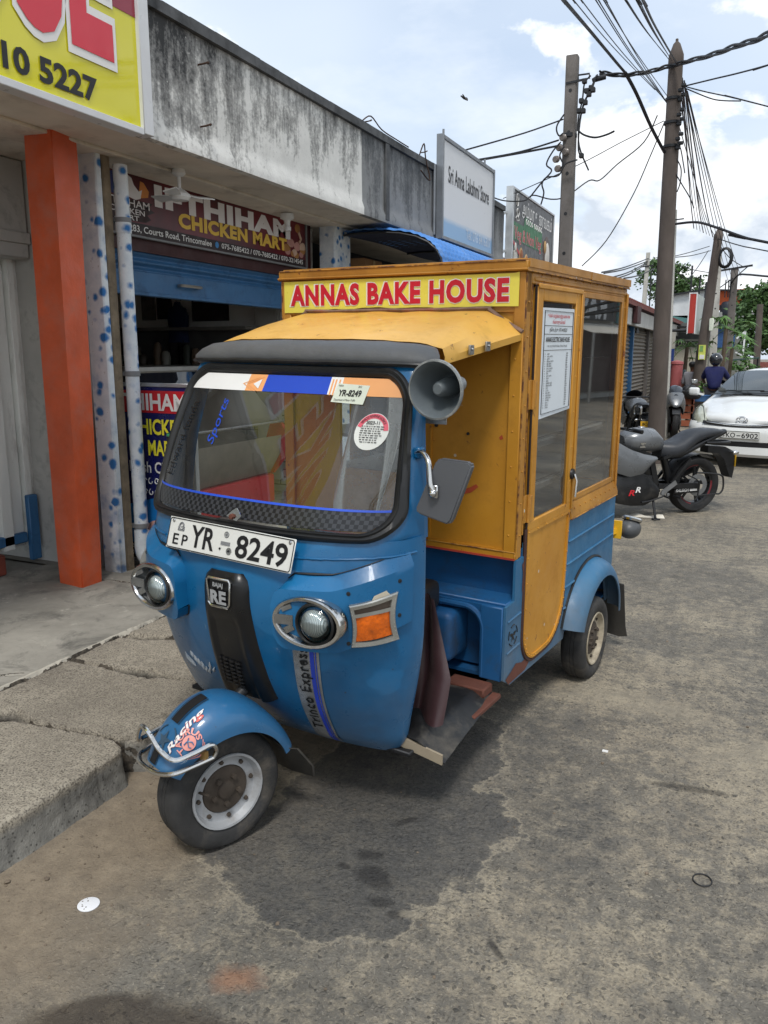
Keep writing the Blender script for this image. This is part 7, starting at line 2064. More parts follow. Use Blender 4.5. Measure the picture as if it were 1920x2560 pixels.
def motorcycle(label, loc, fwd, name='motorcycle'):
    t = thing(name, label, 'motorcycle', loc, math.atan2(fwd[1], fwd[0]), 'motorcycles parked along the street', absolute=False)
    bike_wheel(t, -0.09, 0.14)
    bike_wheel(t, 1.20, 0.105)
    mb = MB(); loft_x(mb, [(0.335, 0.70, 0.03, 0.07), (0.37, 0.715, 0.075, 0.12), (0.45, 0.745, 0.115, 0.15), (0.55, 0.75, 0.12, 0.165), (0.66, 0.745, 0.115, 0.16), (0.74, 0.74, 0.10, 0.12), (0.78, 0.74, 0.06, 0.08)])
    tk = mb.build('tank', TANKM, t, ang=70)
    mb = MB()
    for sg in (1, -1):
        for pts in ([(0.665, 0.738), (0.605, 0.738), (0.605, 0.722), (0.63, 0.722), (0.63, 0.715), (0.65, 0.715)], [(0.605, 0.690), (0.665, 0.690), (0.665, 0.706), (0.64, 0.706), (0.64, 0.712), (0.62, 0.712)]):
            mb.poly([V(x, sg * 0.1655, z) for x, z in pts])
    mb.build('tank_emblem', CHROME, tk)
    mb = MB(); mb.lathe([(0, 0.012), (0.03, 0.010), (0.035, 0)], (0.55, 0, 0.865), (0, 0, 1), 16); mb.build('filler_cap', ALU, tk)
    # seat
    mb = MB(); loft_x(mb, [(0.36, 0.645, 0.07, 0.08), (0.31, 0.635, 0.09, 0.12), (0.22, 0.64, 0.085, 0.15), (0.14, 0.665, 0.085, 0.155), (0.08, 0.70, 0.085, 0.145), (0.02, 0.735, 0.085, 0.135), (-0.04, 0.765, 0.072, 0.125), (-0.12, 0.785, 0.058, 0.12), (-0.20, 0.795, 0.05, 0.11), (-0.30, 0.80, 0.036, 0.085), (-0.37, 0.805, 0.018, 0.05)], 12, 2.6)
    mb.build('seat', SEATM, t, ang=70)
    mb = MB(); loft_x(mb, [(0.34, 0.57, 0.03, 0.09), (0.15, 0.595, 0.04, 0.12), (0.0, 0.66, 0.045, 0.115), (-0.15, 0.715, 0.04, 0.10), (-0.30, 0.765, 0.035, 0.07), (-0.42, 0.80, 0.025, 0.045)], 10)
    tl = mb.build('tail_cowl', BLKP, t, ang=70)
    mb = MB(); mb.tube(smooth_path([(-0.12, 0.12, 0.71), (-0.35, 0.10, 0.70), (-0.45, 0.06, 0.70), (-0.47, 0, 0.70), (-0.45, -0.06, 0.70), (-0.35, -0.10, 0.70), (-0.12, -0.12, 0.71)], 4), 0.014, 8); mb.build('grab_rail', BLKP, tl)
    # rear mudguard, plate, lamps
    mb = MB(); mb.prism([V(-0.20, -0.06, 0.67), V(-0.40, -0.06, 0.655), V(-0.50, -0.06, 0.61), V(-0.535, -0.06, 0.54), V(-0.53, -0.06, 0.42), V(-0.515, -0.06, 0.335), V(-0.485, -0.06, 0.345), V(-0.44, -0.06, 0.44), V(-0.40, -0.06, 0.53), V(-0.33, -0.06, 0.59), V(-0.20, -0.06, 0.60)], (0, 0.12, 0)); gd = mb.build('rear_guard', BLKP, t)
    mb = MB(); mb.bx(-0.535, -0.529, -0.075, 0.075, 0.45, 0.585, 0.002); pl_ = mb.build('rear_plate', M('plate_yellow', S(226, 176, 40), 0.4, var=0.05, bump=0), gd)
    mb = MB(); text(mb, 'BCA', (-0.5365, 0.0, 0.525), (0, -1, 0), (0, 0, 1), 0.055, 0.02, 1, 'CENTER'); text(mb, '5651', (-0.5365, 0.0, 0.465), (0, -1, 0), (0, 0, 1), 0.06, 0.02, 1, 'CENTER'); mb.build('plate_lettering', BLACKF, gd)
    for sy in (-1, 1):
        mb = MB(); mb.ball((-0.47, sy * 0.13, 0.60), 0.03, (1.3, 0.9, 0.8)); mb.tube([(-0.45, sy * 0.05, 0.61), (-0.47, sy * 0.12, 0.60)], 0.008, 6); mb.build('indicator', CHROME, gd)
    # fairing: curved side panels, gap under the tank, belly pan
    def panel(x0, x1, lo, hi, y0, bulge, n=22, m=10):
        mb = MB()
        for sy in (-1, 1):
            def f(u, v):
                x = x0 + (x1 - x0) * u
                a, b = lo(u), hi(u)
                y = y0(u) + bulge * math.sin(PI * (0.12 + 0.80 * v)) ** 0.7
                return V(x, sy * y, a + (b - a) * v)
            mb.grid(f, n, m)
        mb.thick(0.006)
        return mb
    lerp = lambda *k: (lambda u: k[min(len(k) - 2, int(u * (len(k) - 1)))] + (k[min(len(k) - 2, int(u * (len(k) - 1))) + 1] - k[min(len(k) - 2, int(u * (len(k) - 1)))]) * (u * (len(k) - 1) - min(len(k) - 2, int(u * (len(k) - 1)))))
    panel(0.47, 1.24, lerp(0.56, 0.44, 0.42, 0.47, 0.56, 0.62), lerp(0.60, 0.63, 0.68, 0.76, 0.80, 0.72), lerp(0.13, 0.15, 0.16, 0.155, 0.12, 0.06), 0.05).build('side_fairing', TANKM, t, ang=60)
    bl = panel(0.40, 1.02, lerp(0.19, 0.125, 0.13, 0.16, 0.24), lerp(0.30, 0.43, 0.46, 0.44, 0.36), lerp(0.10, 0.115, 0.12, 0.115, 0.09), 0.04).build('belly_fairing', BLKP, t, ang=60)
    mb = MB(); text(mb, 'R', (0.765, 0.162, 0.235), (-1, 0, 0), (0, 0, 1), 0.075, 0.03, 1.5, shear=0.25); mb.mi = 1; text(mb, 'R', (0.69, 0.162, 0.262), (-1, 0, 0), (0, 0, 1), 0.075, 0.03, 1.3, shear=0.25); mb.build('fairing_lettering', [REDF, WHITEF], bl)
    mb = MB(); loft_x(mb, [(0.44, 0.40, 0.10, 0.09), (0.50, 0.46, 0.12, 0.12), (0.62, 0.50, 0.09, 0.125), (0.72, 0.52, 0.05, 0.11)]); mb.build('engine_cover', BLKP, t, ang=70)
    mb = MB(); loft_x(mb, [(0.92, 0.74, 0.06, 0.10), (1.0, 0.78, 0.10, 0.16), (1.15, 0.75, 0.11, 0.15), (1.28, 0.66, 0.06, 0.10), (1.33, 0.62, 0.02, 0.05)]); mb.build('headlamp_cowl', TANKM, t, ang=70)
    mb = MB(); mb.grid(lambda u, v: V(0.86 + 0.34 * u, (0.13 - 0.05 * u * u) * (2 * v - 1), 0.985 - 0.17 * u ** 1.5 - 0.05 * abs(2 * v - 1) ** 2), 12, 10); mb.thick(0.004); mb.build('windscreen', M('smoked_screen', S(36, 42, 50), 0.15), t, ang=70)
    # handlebar with grips, mirrors
    mb = MB(); mb.tube([(0.78, -0.30, 0.86), (0.84, -0.16, 0.875), (0.86, 0, 0.87), (0.84, 0.16, 0.875), (0.78, 0.30, 0.86)], 0.013, 8)
    for sy in (-1, 1): mb.tube([(0.80, sy * 0.22, 0.868), (0.77, sy * 0.33, 0.857)], 0.02, 10); mb.beam((0.86, sy * 0.17, 0.87), (0.86, sy * 0.31, 0.862), 0.012, 0.01)
    hb = mb.build('handlebar', BLKP, t)
    for sy in (-1, 1):
        mb = MB(); mb.tube([(0.84, sy * 0.19, 0.87), (0.85, sy * 0.27, 0.97), (0.84, sy * 0.32, 1.03)], 0.007, 6); mb.mi = 1; mb.bx(0.83, 0.845, sy * 0.34 - 0.055, sy * 0.34 + 0.055, 1.02, 1.10, 0.012); mb.build('mirror', [BLKP, CHROME], hb)
    # engine, frame, swing arm
    mb = MB(); mb.bx(0.42, 0.80, -0.12, 0.12, 0.16, 0.44, 0.03); mb.bx(0.55, 0.75, -0.10, 0.10, 0.42, 0.60, 0.02)
    for k in range(6): mb.bx(0.54, 0.76, -0.115, 0.115, 0.44 + 0.025 * k, 0.45 + 0.025 * k)
    mb.build('engine', DKMET, t)
    mb = MB()
    for sy in (-1, 1):
        mb.beam((0.40, sy * 0.10, 0.24), (0.50, sy * 0.11, 0.58), 0.035, 0.06); mb.beam((0.50, sy * 0.10, 0.60), (0.95, sy * 0.05, 0.75), 0.03, 0.05); mb.beam((0.40, sy * 0.11, 0.30), (-0.09, sy * 0.10, 0.285), 0.03, 0.05)
        mb.beam((0.36, sy * 0.11, 0.57), (0.02, sy * 0.11, 0.70), 0.025, 0.03); mb.beam((0.25, sy * 0.12, 0.33), (0.05, sy * 0.12, 0.56), 0.02, 0.025)
        mb.tube([(1.20, sy * 0.085, 0.285), (1.02, sy * 0.085, 0.80)], 0.022, 8)
    mb.tube([(0.18, 0, 0.30), (0.27, 0, 0.56)], 0.04, 10)
    mb.build('frame', BLKP, t)
    mb = MB(); mb.beam((0.36, 0.135, 0.24), (0.21, 0.135, 0.335), 0.012, 0.045); mb.lathe([(0, 0.02), (0.022, 0.018), (0.022, 0)], (0.36, 0.13, 0.235), (0, 1, 0), 10); mb.lathe([(0, 0.02), (0.016, 0.018), (0.016, 0)], (0.30, 0.13, 0.22), (0, 1, 0), 10); mb.build('foot_bracket', ALU, t)
    mb = MB(); mb.tube([(0.34, 0.12, 0.21), (0.34, 0.21, 0.20)], 0.011, 8); mb.tube([(0.22, 0.12, 0.20), (0.20, 0.21, 0.19)], 0.011, 8); mb.tube([(0.36, 0.14, 0.2), (0.5, 0.15, 0.17), (0.6, 0.15, 0.16)], 0.008, 6); mb.build('foot_pegs', BLKP, t)
    mb = MB(); mb.bx(-0.09, 0.20, 0.088, 0.105, 0.215, 0.262, 0.005); cg = mb.build('chain_guard', BLKP, t)
    mb = MB(); text(mb, 'RALEIGH', (0.185, 0.1065, 0.232), (-1, 0, 0), (0, 0, 1), 0.042, 0.012, 1, width=0.15, shear=0.2); mb.bx(-0.065, 0.02, 0.105, 0.1065, 0.235, 0.256); mb.build('guard_lettering', WHITEF, cg)
    mb = MB(); mb.tube(smooth_path([(-0.02, 0.14, 0.42), (-0.2, 0.15, 0.405), (-0.31, 0.15, 0.38), (-0.335, 0.15, 0.32), (-0.335, 0.15, 0.24), (-0.30, 0.15, 0.20), (-0.26, 0.15, 0.20)], 5), 0.009, 6); mb.tube(smooth_path([(0.08, 0.14, 0.40), (-0.05, 0.14, 0.33), (-0.05, 0.14, 0.2), (-0.02, 0.14, 0.15)], 4), 0.007, 6); mb.tube([(-0.26, 0.15, 0.2), (-0.05, 0.14, 0.19)], 0.007, 6); mb.build('saree_guard', BLKP, t)
    mb = MB(); mb.tube([(0.45, 0.12, 0.17), (0.49, 0.22, 0.03), (0.50, 0.245, 0.012)], 0.013, 8); mb.bx(0.465, 0.535, 0.225, 0.27, 0.0, 0.014, 0.003); mb.build('side_stand', DKMET, t)
    for (xc, a0_, a1_, hw, rr_) in ((-0.09, 0.15, 2.0, 0.085, 0.31), (1.2, 0.7, 2.2, 0.065, 0.30)):
        mb = MB(); mb.grid(lambda u, v: V(xc + rr_ * math.cos(a0_ + a1_ * u), hw * (2 * v - 1), 0.285 + rr_ * math.sin(a0_ + a1_ * u)), 20, 5); mb.thick(0.005); mb.build('mudguard', BLKP, t)
    mb = MB(); mb.tube([(0.6, -0.12, 0.2), (0.3, -0.16, 0.22), (0.1, -0.18, 0.30), (-0.25, -0.19, 0.42)], [0.02, 0.025, 0.05, 0.045], 10); mb.build('exhaust', DKMET, t)
    return t
A42 = R(42)
mc0 = motorcycle('grey and black sports motorcycle on its stand just behind the ochre box', (-0.508, 8.429, 0.0), (-math.cos(A42), -math.sin(A42)))
def mdup(loc, fwd, label):
    c = dup(mc0); c.location = loc; c.rotation_euler = (0, 0, math.atan2(fwd[1], fwd[0])); c['label'] = label
    return c
mdup((-1.48, 12.9, 0.0), (-0.25, 0.97), 'black motorcycle showing its yellow rear plate left of the dark leaning pole')
mdup((-1.42, 17.0, 0.0), (0.17, -0.98), 'black motorcycle with front wheel turned our way beyond the dark leaning pole')
mdup((-0.55, 19.6, 0.0), (-0.1, 1.0), 'motorcycle carrying the helmeted rider, mostly hidden behind the white car')

# ------------------------------------------------------------------ white car
car = thing('parked_car', 'white hatchback car with wide grey number plate standing on the street behind the motorcycle', 'car', (-0.05, 12.25, 0.0), R(-13), absolute=False)
WPAINT = M('white_car_paint', S(226, 228, 226), 0.18, var=0.02, bump=0, coat=0.6)
ST_ = [  # y along the length, top z, half width at belt, belt z, half width at top
    (0.00, 0.60, 0.44, 0.42, 0.30), (0.03, 0.66, 0.60, 0.50, 0.45), (0.12, 0.73, 0.73, 0.58, 0.55), (0.35, 0.81, 0.80, 0.66, 0.58), (0.65, 0.90, 0.835, 0.74, 0.60), (0.98, 1.00, 0.85, 0.82, 0.62),
    (1.35, 1.22, 0.86, 0.88, 0.56), (1.70, 1.41, 0.86, 0.92, 0.52), (2.1, 1.48, 0.86, 0.94, 0.53), (2.7, 1.47, 0.86, 0.96, 0.52), (3.4, 1.36, 0.85, 0.98, 0.48), (4.0, 1.15, 0.82, 0.98, 0.44), (4.3, 1.0, 0.76, 0.9, 0.4), (4.42, 0.7, 0.7, 0.66, 0.38)]
def car_sec(st, side=0):
    y, zt, wb, zb, wt = st
    cab = max(0.0, min(1.0, (y - 0.9) / 0.4)) * max(0.0, min(1.0, (4.3 - y) / 0.4))
    P = [V(0, y, zt + 0.012), V(wt * 0.5, y + 0.02 * (1 - cab), zt + 0.006), V(wt, y + 0.10 * (1 - cab), zt - 0.035 - 0.02 * cab)]
    P += [V(wt + (wb - wt) * 0.5, y + 0.18 * (1 - cab) * (1 if y < 0.5 else 0.3), zt - 0.035 - (zt - zb) * (0.45 if cab > 0.5 else 0.35)), V(wb - 0.02, y + 0.26 * (1 - cab) * (1 if y < 0.5 else 0.2), zb + 0.02), V(wb + 0.01, y + 0.28 * (1 - cab) * (1 if y < 0.5 else 0.2), zb - 0.12), V(wb, y + 0.28 * (1 - cab) * (1 if y < 0.5 else 0.2), 0.42), V(wb - 0.03, y + 0.26 * (1 - cab) * (1 if y < 0.5 else 0.2), 0.20)]
    return P
mb = MB()
secs = [car_sec(s_) for s_ in ST_]
rows = []
for sc in secs:
    sp = smooth_path(sc, 3)
    rows.append([V(-p.x, p.y, p.z) for p in sp[:0:-1]] + sp)
# lengthwise smoothing
cols = list(zip(*rows))
cols = [smooth_path(list(c_), 3) for c_ in cols]
mb.rows(list(zip(*cols)))
# bumper front wall
fr0 = [r for r in list(zip(*cols))[0]]
mb.rows([fr0, [V(p.x * 0.97, p.y + 0.002, min(p.z, 0.45)) for p in fr0]])
for v in mb.bm.verts: v.co.z *= (1.0 if v.co.z < 0.6 else 1.0 - 0.10 * min(1, (v.co.z - 0.6) / 0.85))
body = mb.build('body', WPAINT, car, ang=50)
mb = MB()
def bump_pt(t, z, o=0.0):
    x = 0.80 * math.sin(t * PI / 2)
    return V(x, -0.085 + 0.42 * (1 - math.cos(t * PI / 2)) ** 1.3 - o, z)
prof_b = [(0.15, 0.03), (0.19, -0.01), (0.29, -0.005), (0.30, 0.03), (0.36, 0.035), (0.365, 0.0), (0.46, -0.012), (0.53, -0.01), (0.575, 0.015), (0.61, 0.06)]
mb.rows([[bump_pt(-1 + 2 * j / 40, z, -o + 0.0) for j in range(41)] for z, o in prof_b])
mb.build('bumper', WPAINT, car, ang=35)
mb = MB(); mb.rows([[bump_pt(-0.86 + 1.72 * j / 30, z, 0.004) for j in range(31)] for z in (0.295, 0.362)]); mb.build('lower_grille', BLACKF, body)
mb = MB(); mb.rows([[bump_pt(-0.46 + 0.92 * j / 20, z + 0.035 * abs(-1 + j / 10) ** 1.5, 0.0 - 0.03 * k) for j in range(21)] for k, z in enumerate((0.555, 0.598))]); mb.build('upper_grille', BLACKF, body)
mb = MB(); mb.tube([bump_pt(-0.40 + 0.80 * j / 20, 0.585 + 0.03 * abs(-1 + j / 10) ** 1.5, -0.005) for j in range(21)], 0.008, 6); mb.build('chrome_strip', CHROME, body)
mb = MB(); mb.bx(-0.27, 0.27, -0.115, -0.10, 0.40, 0.515, 0.003); pl_ = mb.build('number_plate', PLATEW, car)
mb = MB()
for (s_, x, z, sz, wd) in (('KO', -0.175, 0.42, 0.095, 0.12), ('-', -0.035, 0.425, 0.10, 0.05), ('6902', 0.03, 0.42, 0.095, 0.215), ('E', -0.25, 0.415, 0.045, 0.025), ('P', -0.215, 0.415, 0.045, 0.025)):
    text(mb, s_, (x, -0.1165, z), (1, 0, 0), (0, 0, 1), sz, 0.012, 1, width=wd)
mb.tube([V(x, -0.1165, z) for x, z in ((-0.262, 0.408), (0.262, 0.408), (0.262, 0.507), (-0.262, 0.507))], 0.003, 4, closed=True)
mb.lathe([(0.006, 0), (0.016, 0)], (-0.235, -0.1165, 0.483), (0, -1, 0), 10)
mb.build('plate_lettering', BLACKF, pl_)
mb = MB()
for rx, rz in ((0.075, 0.05), (0.032, 0.046), (0.06, 0.022)):
    mb.tube([V(rx * math.cos(a), -0.012 + 0.0 * a, 0.655 + (0.012 if rz == 0.022 else 0) + rz * math.sin(a)) for a in [2 * PI * i / 24 for i in range(24)]], 0.006, 6, closed=True)
mb.build('emblem', CHROME, body)
for sx in (-1, 1):
    mb = MB()
    ol = [(0.50, 0.60, 0.05), (0.62, 0.585, 0.10), (0.74, 0.60, 0.26), (0.785, 0.68, 0.40), (0.77, 0.78, 0.52), (0.72, 0.825, 0.55), (0.64, 0.80, 0.42), (0.56, 0.70, 0.20)]
    c_ = V(0.66, 0.20, 0.70)
    ring = [V(sx * x, y - 0.035, z) for x, z, y in ol]
    mb.rows([[V(sx * c_.x, c_.y - 0.03, c_.z)] * len(ring), [V(sx * c_.x, c_.y - 0.025, c_.z).lerp(p, 0.6) + V(0, -0.012, 0) for p in ring], ring, [p + V(0, 0.09, 0) for p in ring]], close=True)
    bmesh.ops.remove_doubles(mb.bm, verts=mb.bm.verts, dist=0.0005)
    hl_ring = [p + V(0, -0.004, 0.0) for p in ring]
    hl = mb.build('headlight', M('lamp_lens', S(176, 178, 160), 0.08, 0.25, var=0.25, vs=9, bump=0.2, bs=20, coat=0.6), car, ang=60)
    mb = MB(); mb.tube(hl_ring, 0.006, 5, closed=True); mb.build('seal', BLACKF, hl)
    mb = MB(); mb.bx(*sorted((sx * 0.91, sx * 1.07)), 1.02, 1.10, 0.93, 1.05, 0.035, seg=3); mb.beam((sx * 0.85, 1.10, 0.94), (sx * 0.95, 1.08, 0.96), 0.04, 0.03); mb.build('mirror', WPAINT, car, ang=50)
    for wy in (0.95, 3.5):
        mb = MB(); c2 = V(sx * 0.76, wy, 0.30); mb.lathe([(0.18, -0.09), (0.28, -0.09), (0.30, -0.06), (0.30, 0.06), (0.28, 0.09), (0.18, 0.09)], c2, (1, 0, 0), 32); wo = mb.build('wheel', BTYRE, car); mb = MB(); mb.lathe([(0.19, sx * 0.085), (0.17, sx * 0.06), (0.0, sx * 0.075)], c2, (1, 0, 0), 24); mb.build('rim', ALU, wo)
# glazing: windscreen and side windows laid just proud of the body
def glz(y0, y1, wa, wb_, za, zb_, n=12):
    return lambda u, v: V((wa + (wb_ - wa) * v) * (2 * u - 1), y0 + (y1 - y0) * v + 0.10 * abs(2 * u - 1) ** 2 * (1 - v * 0.6), za + (zb_ - za) * v - 0.035 * abs(2 * u - 1) ** 3 + 0.02 * math.sin(v * PI))
g = NT('car_screen'); 
MATS['car_screen'] = g.fin(g.mix(g.ramp(g.noise(2.5, 3), (0.4, 0.0), (0.6, 1.0)), S(40, 48, 50), S(56, 64, 66)), 0.04, 0.0, None, 0.6, 0.9)
mb = MB(); mb.grid(glz(0.94, 1.66, 0.70, 0.54, 0.972, 1.315), 20, 10); wsn = mb.build('windscreen', MATS['car_screen'], car, ang=60)
mb = MB(); mb.beam((-0.60, 0.97, 1.005), (0.05, 0.93, 1.03), 0.02, 0.015); mb.beam((0.0, 0.92, 1.015), (0.62, 0.98, 1.02), 0.02, 0.015); mb.build('wiper', BLACKF, wsn)
mb = MB(); mb.rows([[V(-0.72 + 1.44 * k / 12, 0.94 + 0.10 * abs(-1 + k / 6) ** 2, 1.0 - 0.035 * abs(-1 + k / 6) ** 3) for k in range(13)], [V(-0.73 + 1.46 * k / 12, 0.90 + 0.10 * abs(-1 + k / 6) ** 2, 0.985 - 0.035 * abs(-1 + k / 6) ** 3) for k in range(13)]]); mb.build('cowl', BLACKF, wsn)
for sx in (-1, 1):
    mb = MB(); mb.poly([V(sx * 0.79, 1.5, 0.95), V(sx * 0.79, 3.5, 0.98), V(sx * 0.66, 3.2, 1.20), V(sx * 0.62, 2.3, 1.26), V(sx * 0.64, 1.85, 1.21)]); mb.build('side_window', MATS['car_screen'], car)

# ------------------------------------------------------------------ poles
def pole_round(name, label, base, top, r0, r1, mat, n=16, cap=True):
    base, top = Vector(base), Vector(top)
    t = thing(name, label, 'utility pole', base, 0, 'utility poles along the street')
    mb = MB(); P = [base.lerp(top, i / 14) for i in range(15)]
    mb.tube(P, [r0 + (r1 - r0) * i / 14 for i in range(15)], n)
    if cap:
        d = (top - base).normalized(); mb.lathe([(r1, -0.02), (r1 * 1.08, 0.0), (r1 * 1.05, 0.10), (r1 * 0.5, 0.24), (r1 * 0.2, 0.27), (r1 * 0.2, 0.30), (0, 0.31)], top, d, n)
    mb.build('shaft', mat, t)
    return t
def pole_sq(name, label, base, top, w0, w1, mat, holes=True):
    base, top = Vector(base), Vector(top)
    t = thing(name, label, 'utility pole', base, 0, 'utility poles along the street')
    mb = MB(); rows = []
    for i in range(9):
        p = base.lerp(top, i / 8); h = (w0 + (w1 - w0) * i / 8) / 2; q = h * 0.78
        rows.append([p + V(-h, -q, 0), p + V(-q, -h, 0), p + V(q, -h, 0), p + V(h, -q, 0), p + V(h, q, 0), p + V(q, h, 0), p + V(-q, h, 0), p + V(-h, q, 0)])
    mb.rows(rows, close=True); mb.poly(rows[-1])
    sh_ = mb.build('shaft', mat, t, ang=20)
    if holes:
        mb = MB()
        for k in range(7):
            p = base.lerp(top, 0.35 + 0.095 * k); mb.lathe([(0.0, 0.003), (0.022, 0.003), (0.022, 0)], p + V(0.0, -(w0 + (w1 - w0) * (0.35 + 0.095 * k)) / 2 - 0.001, 0), (0, -1, 0), 10)
        mb.build('bolt_holes', BLACKF, sh_)
    return t
p1b = V(-1.17, 12.2, 0.0); p1t = V(-1.235, 12.2, 5.36)
p1 = pole_round('utility_pole', 'dark leaning pole with capped top behind the grey motorcycle', p1b, p1t, 0.125, 0.092, CONC_D)
mb = MB()
for (z, r) in ((4.92, 0.105), (4.62, 0.108), (4.32, 0.11)):
    c = p1b.lerp(p1t, z / 5.36); mb.lathe([(r, -0.02), (r + 0.008, -0.015), (r + 0.008, 0.015), (r, 0.02)], c, (0, 0, 1), 16)
    for k in range(4): mb.bx(c.x + 0.06 + 0.04 * (k % 2), c.x + 0.12 + 0.04 * (k % 2), c.y - 0.12 - 0.03 * k, c.y - 0.06 - 0.03 * k, c.z - 0.06 + 0.05 * k, c.z - 0.02 + 0.05 * k, 0.008)
    mb.build('clamp', DKMET, p1); mb = MB()
mb.bm.free()
p2b = V(-2.42, 11.4, 0.0); p2t = V(-2.44, 11.4, 5.37)
p2 = pole_sq('utility_pole', 'square concrete pole rising behind the ochre box with porcelain insulators', p2b, p2t, 0.19, 0.15, CONC)
mb = MB()
for (dx, z) in ((-0.10, 4.24), (-0.06, 4.36), (-0.14, 4.10), (-0.02, 4.18), (-0.11, 3.98)):
    mb.lathe([(0.0, -0.04), (0.035, -0.04), (0.045, -0.02), (0.025, 0.0), (0.045, 0.02), (0.035, 0.04), (0, 0.04)], (p2t.x + dx, 11.28, z), (0.3, 1, 0.2), 12)
mb.build('insulators', PORC, p2)
mb = MB(); mb.beam((-2.50, 11.32, 5.03), (-2.23, 11.32, 5.05), 0.02, 0.025); mb.tube([(-2.34, 11.32, 5.05), (-2.34, 11.32, 5.11), (-2.2, 11.32, 5.11), (-2.2, 11.32, 5.05)], 0.012, 6); mb.lathe([(0.09, 4.37), (0.10, 4.38), (0.10, 4.42), (0.09, 4.43)], (p2t.x, 11.4, 0), (0, 0, 1), 12); mb.build('bracket', DKMET, p2)
mb = MB(); mb.tube([(-2.16, 11.32, 5.02), (-2.11, 11.32, 5.035), (-1.99, 11.32, 5.045)], [0.025, 0.035, 0.03], 10); mb.build('cable_splice', BLACKF, p2)
p3 = pole_sq('utility_pole', 'pale square concrete pole just right of the dark leaning pole', (-1.42, 16.0, 0), (-1.50, 16.0, 4.1), 0.17, 0.13, CONC_L)
mb = MB(); mb.beam((-1.45, 15.9, 3.92), (-1.30, 15.9, 3.93), 0.02, 0.02); mb.build('bracket', DKMET, p3)
p4 = pole_round('utility_pole', 'dark leaning pole with yellow notice and coil of cable near its top', (-1.25, 22.0, 0), (-0.98, 22.0, 4.3), 0.15, 0.10, CONC_D)
mb = MB(); mb.bx(-1.22, -1.06, 21.80, 21.83, 1.42, 1.78); mb.mi = 1; mb.bx(-1.20, -1.12, 21.79, 21.80, 1.62, 1.76); mb.mi = 2; mb.bx(-1.19, -1.08, 21.79, 21.80, 1.44, 1.54); mb.build('notice', [M('notice_yellow', S(206, 214, 100), 0.6, bump=0), M('notice_green', S(120, 160, 90), 0.6, bump=0), WHITEF], p4)
mb = MB(); mb.bx(-1.02, -0.92, 21.75, 21.83, 2.12, 2.42, 0.01); mb.build('street_lamp_box', M('cream_box', S(216, 222, 204), 0.5, bump=0), p4)
mb = MB()
for k in range(5): mb.tube([V(-0.78 + (0.12 + 0.012 * k) * math.cos(a), 21.9 + 0.02 * k, 3.86 + (0.20 + 0.01 * k) * math.sin(a)) for a in [2 * PI * i / 20 for i in range(20)]], 0.018, 6, closed=True)
mb.build('cable_coil', CABLE, p4)
p5 = pole_sq('utility_pole', 'pale square pole standing close behind the pole with the notice', (-1.02, 26.0, 0), (-1.12, 26.0, 4.5), 0.22, 0.19, CONC_L)
p6 = pole_sq('utility_pole', 'grey square pole with a steel crossarm on its head', (-0.70, 29.0, 0), (-0.72, 29.0, 4.25), 0.24, 0.22, CONC)
mb = MB(); mb.beam((-1.25, 28.9, 4.18), (-0.2, 28.9, 4.32), 0.05, 0.06); mb.beam((-0.6, 28.9, 4.05), (-0.35, 28.9, 4.28), 0.03, 0.03); mb.beam((-1.2, 28.9, 3.6), (-0.75, 28.9, 3.95), 0.03, 0.03)
for x in (-0.95, -0.86, -0.80): mb.tube([(x, 28.85, 3.9), (x, 28.85, 3.35)], 0.02, 6)
mb.build('crossarm', DKMET, p6)
p7 = pole_round('utility_pole', 'far dark pole with rusty ladder irons in front of the big tree', (0.24, 38.0, 0), (0.15, 38.0, 3.6), 0.15, 0.12, CONC_D, cap=False)
p8 = pole_sq('utility_pole', 'slim pale pole standing behind the red tiled shop roof', (-4.62, 38.0, 0), (-4.48, 38.0, 5.9), 0.22, 0.16, CONC_L, holes=False)
mb = MB(); mb.beam((-4.75, 37.9, 5.3), (-4.2, 37.9, 5.35), 0.05, 0.05); mb.tube([(-4.3, 37.9, 5.3), (-4.28, 37.9, 3.2)], 0.03, 6); mb.build('crossarm', DKMET, p8)
for k, (x0, y0_, x1, y1_, z0_, z1_, lab) in enumerate(((1731, 664, 1726, 740, 0, 0, 'tallest thin rod on the white wall'), (1752, 687, 1746, 745, 0, 0, 'middle thin rod on the white wall'), (1766, 705, 1762, 750, 0, 0, 'shortest thin rod on the white wall'))):
    a, b = AT(x0, y0_, 44), AT(x1, y1_, 44)
    mb = MB(); mb.tube([a, b, V(b.x, b.y, b.z - 1.2)], 0.05, 6); tag(mb.build('steel_rod', DKMET, base=V(b.x, b.y, b.z - 1.2)), lab + ' among the far poles', 'rod', 'rods on the far wall')

# ------------------------------------------------------------------ overhead cables
CN = [0]
def cable(pts, r, label, group='overhead cables', smooth=True, sag=0.0, name='overhead_cable'):
    P = [Vector(p) for p in pts]
    if len(P) == 2:
        a, b = P
        P = [a.lerp(b, i / 12) - V(0, 0, sag * 4 * (i / 12) * (1 - i / 12)) for i in range(13)]
    elif smooth:
        P = smooth_path(P, 5)
    mb = MB(); mb.tube(P, r, 5)
    o = mb.build(name, CABLE, base=P[0])
    return tag(o, label, 'cable', group)
def far(a, b, L=13.0):
    """carry a cable on past its last seen point towards its next support"""
    return a + (a - b).normalized() * L
def on(pts, start=False, end=False):
    return ([far(pts[0], pts[1])] if start else []) + pts + ([far(pts[-1], pts[-2])] if end else [])
def F4(x, y): return (1380 + x / 3.0722, y / 3.0722)
def F3(x, y): return (1000 + x / 1.8033, y / 1.8033)
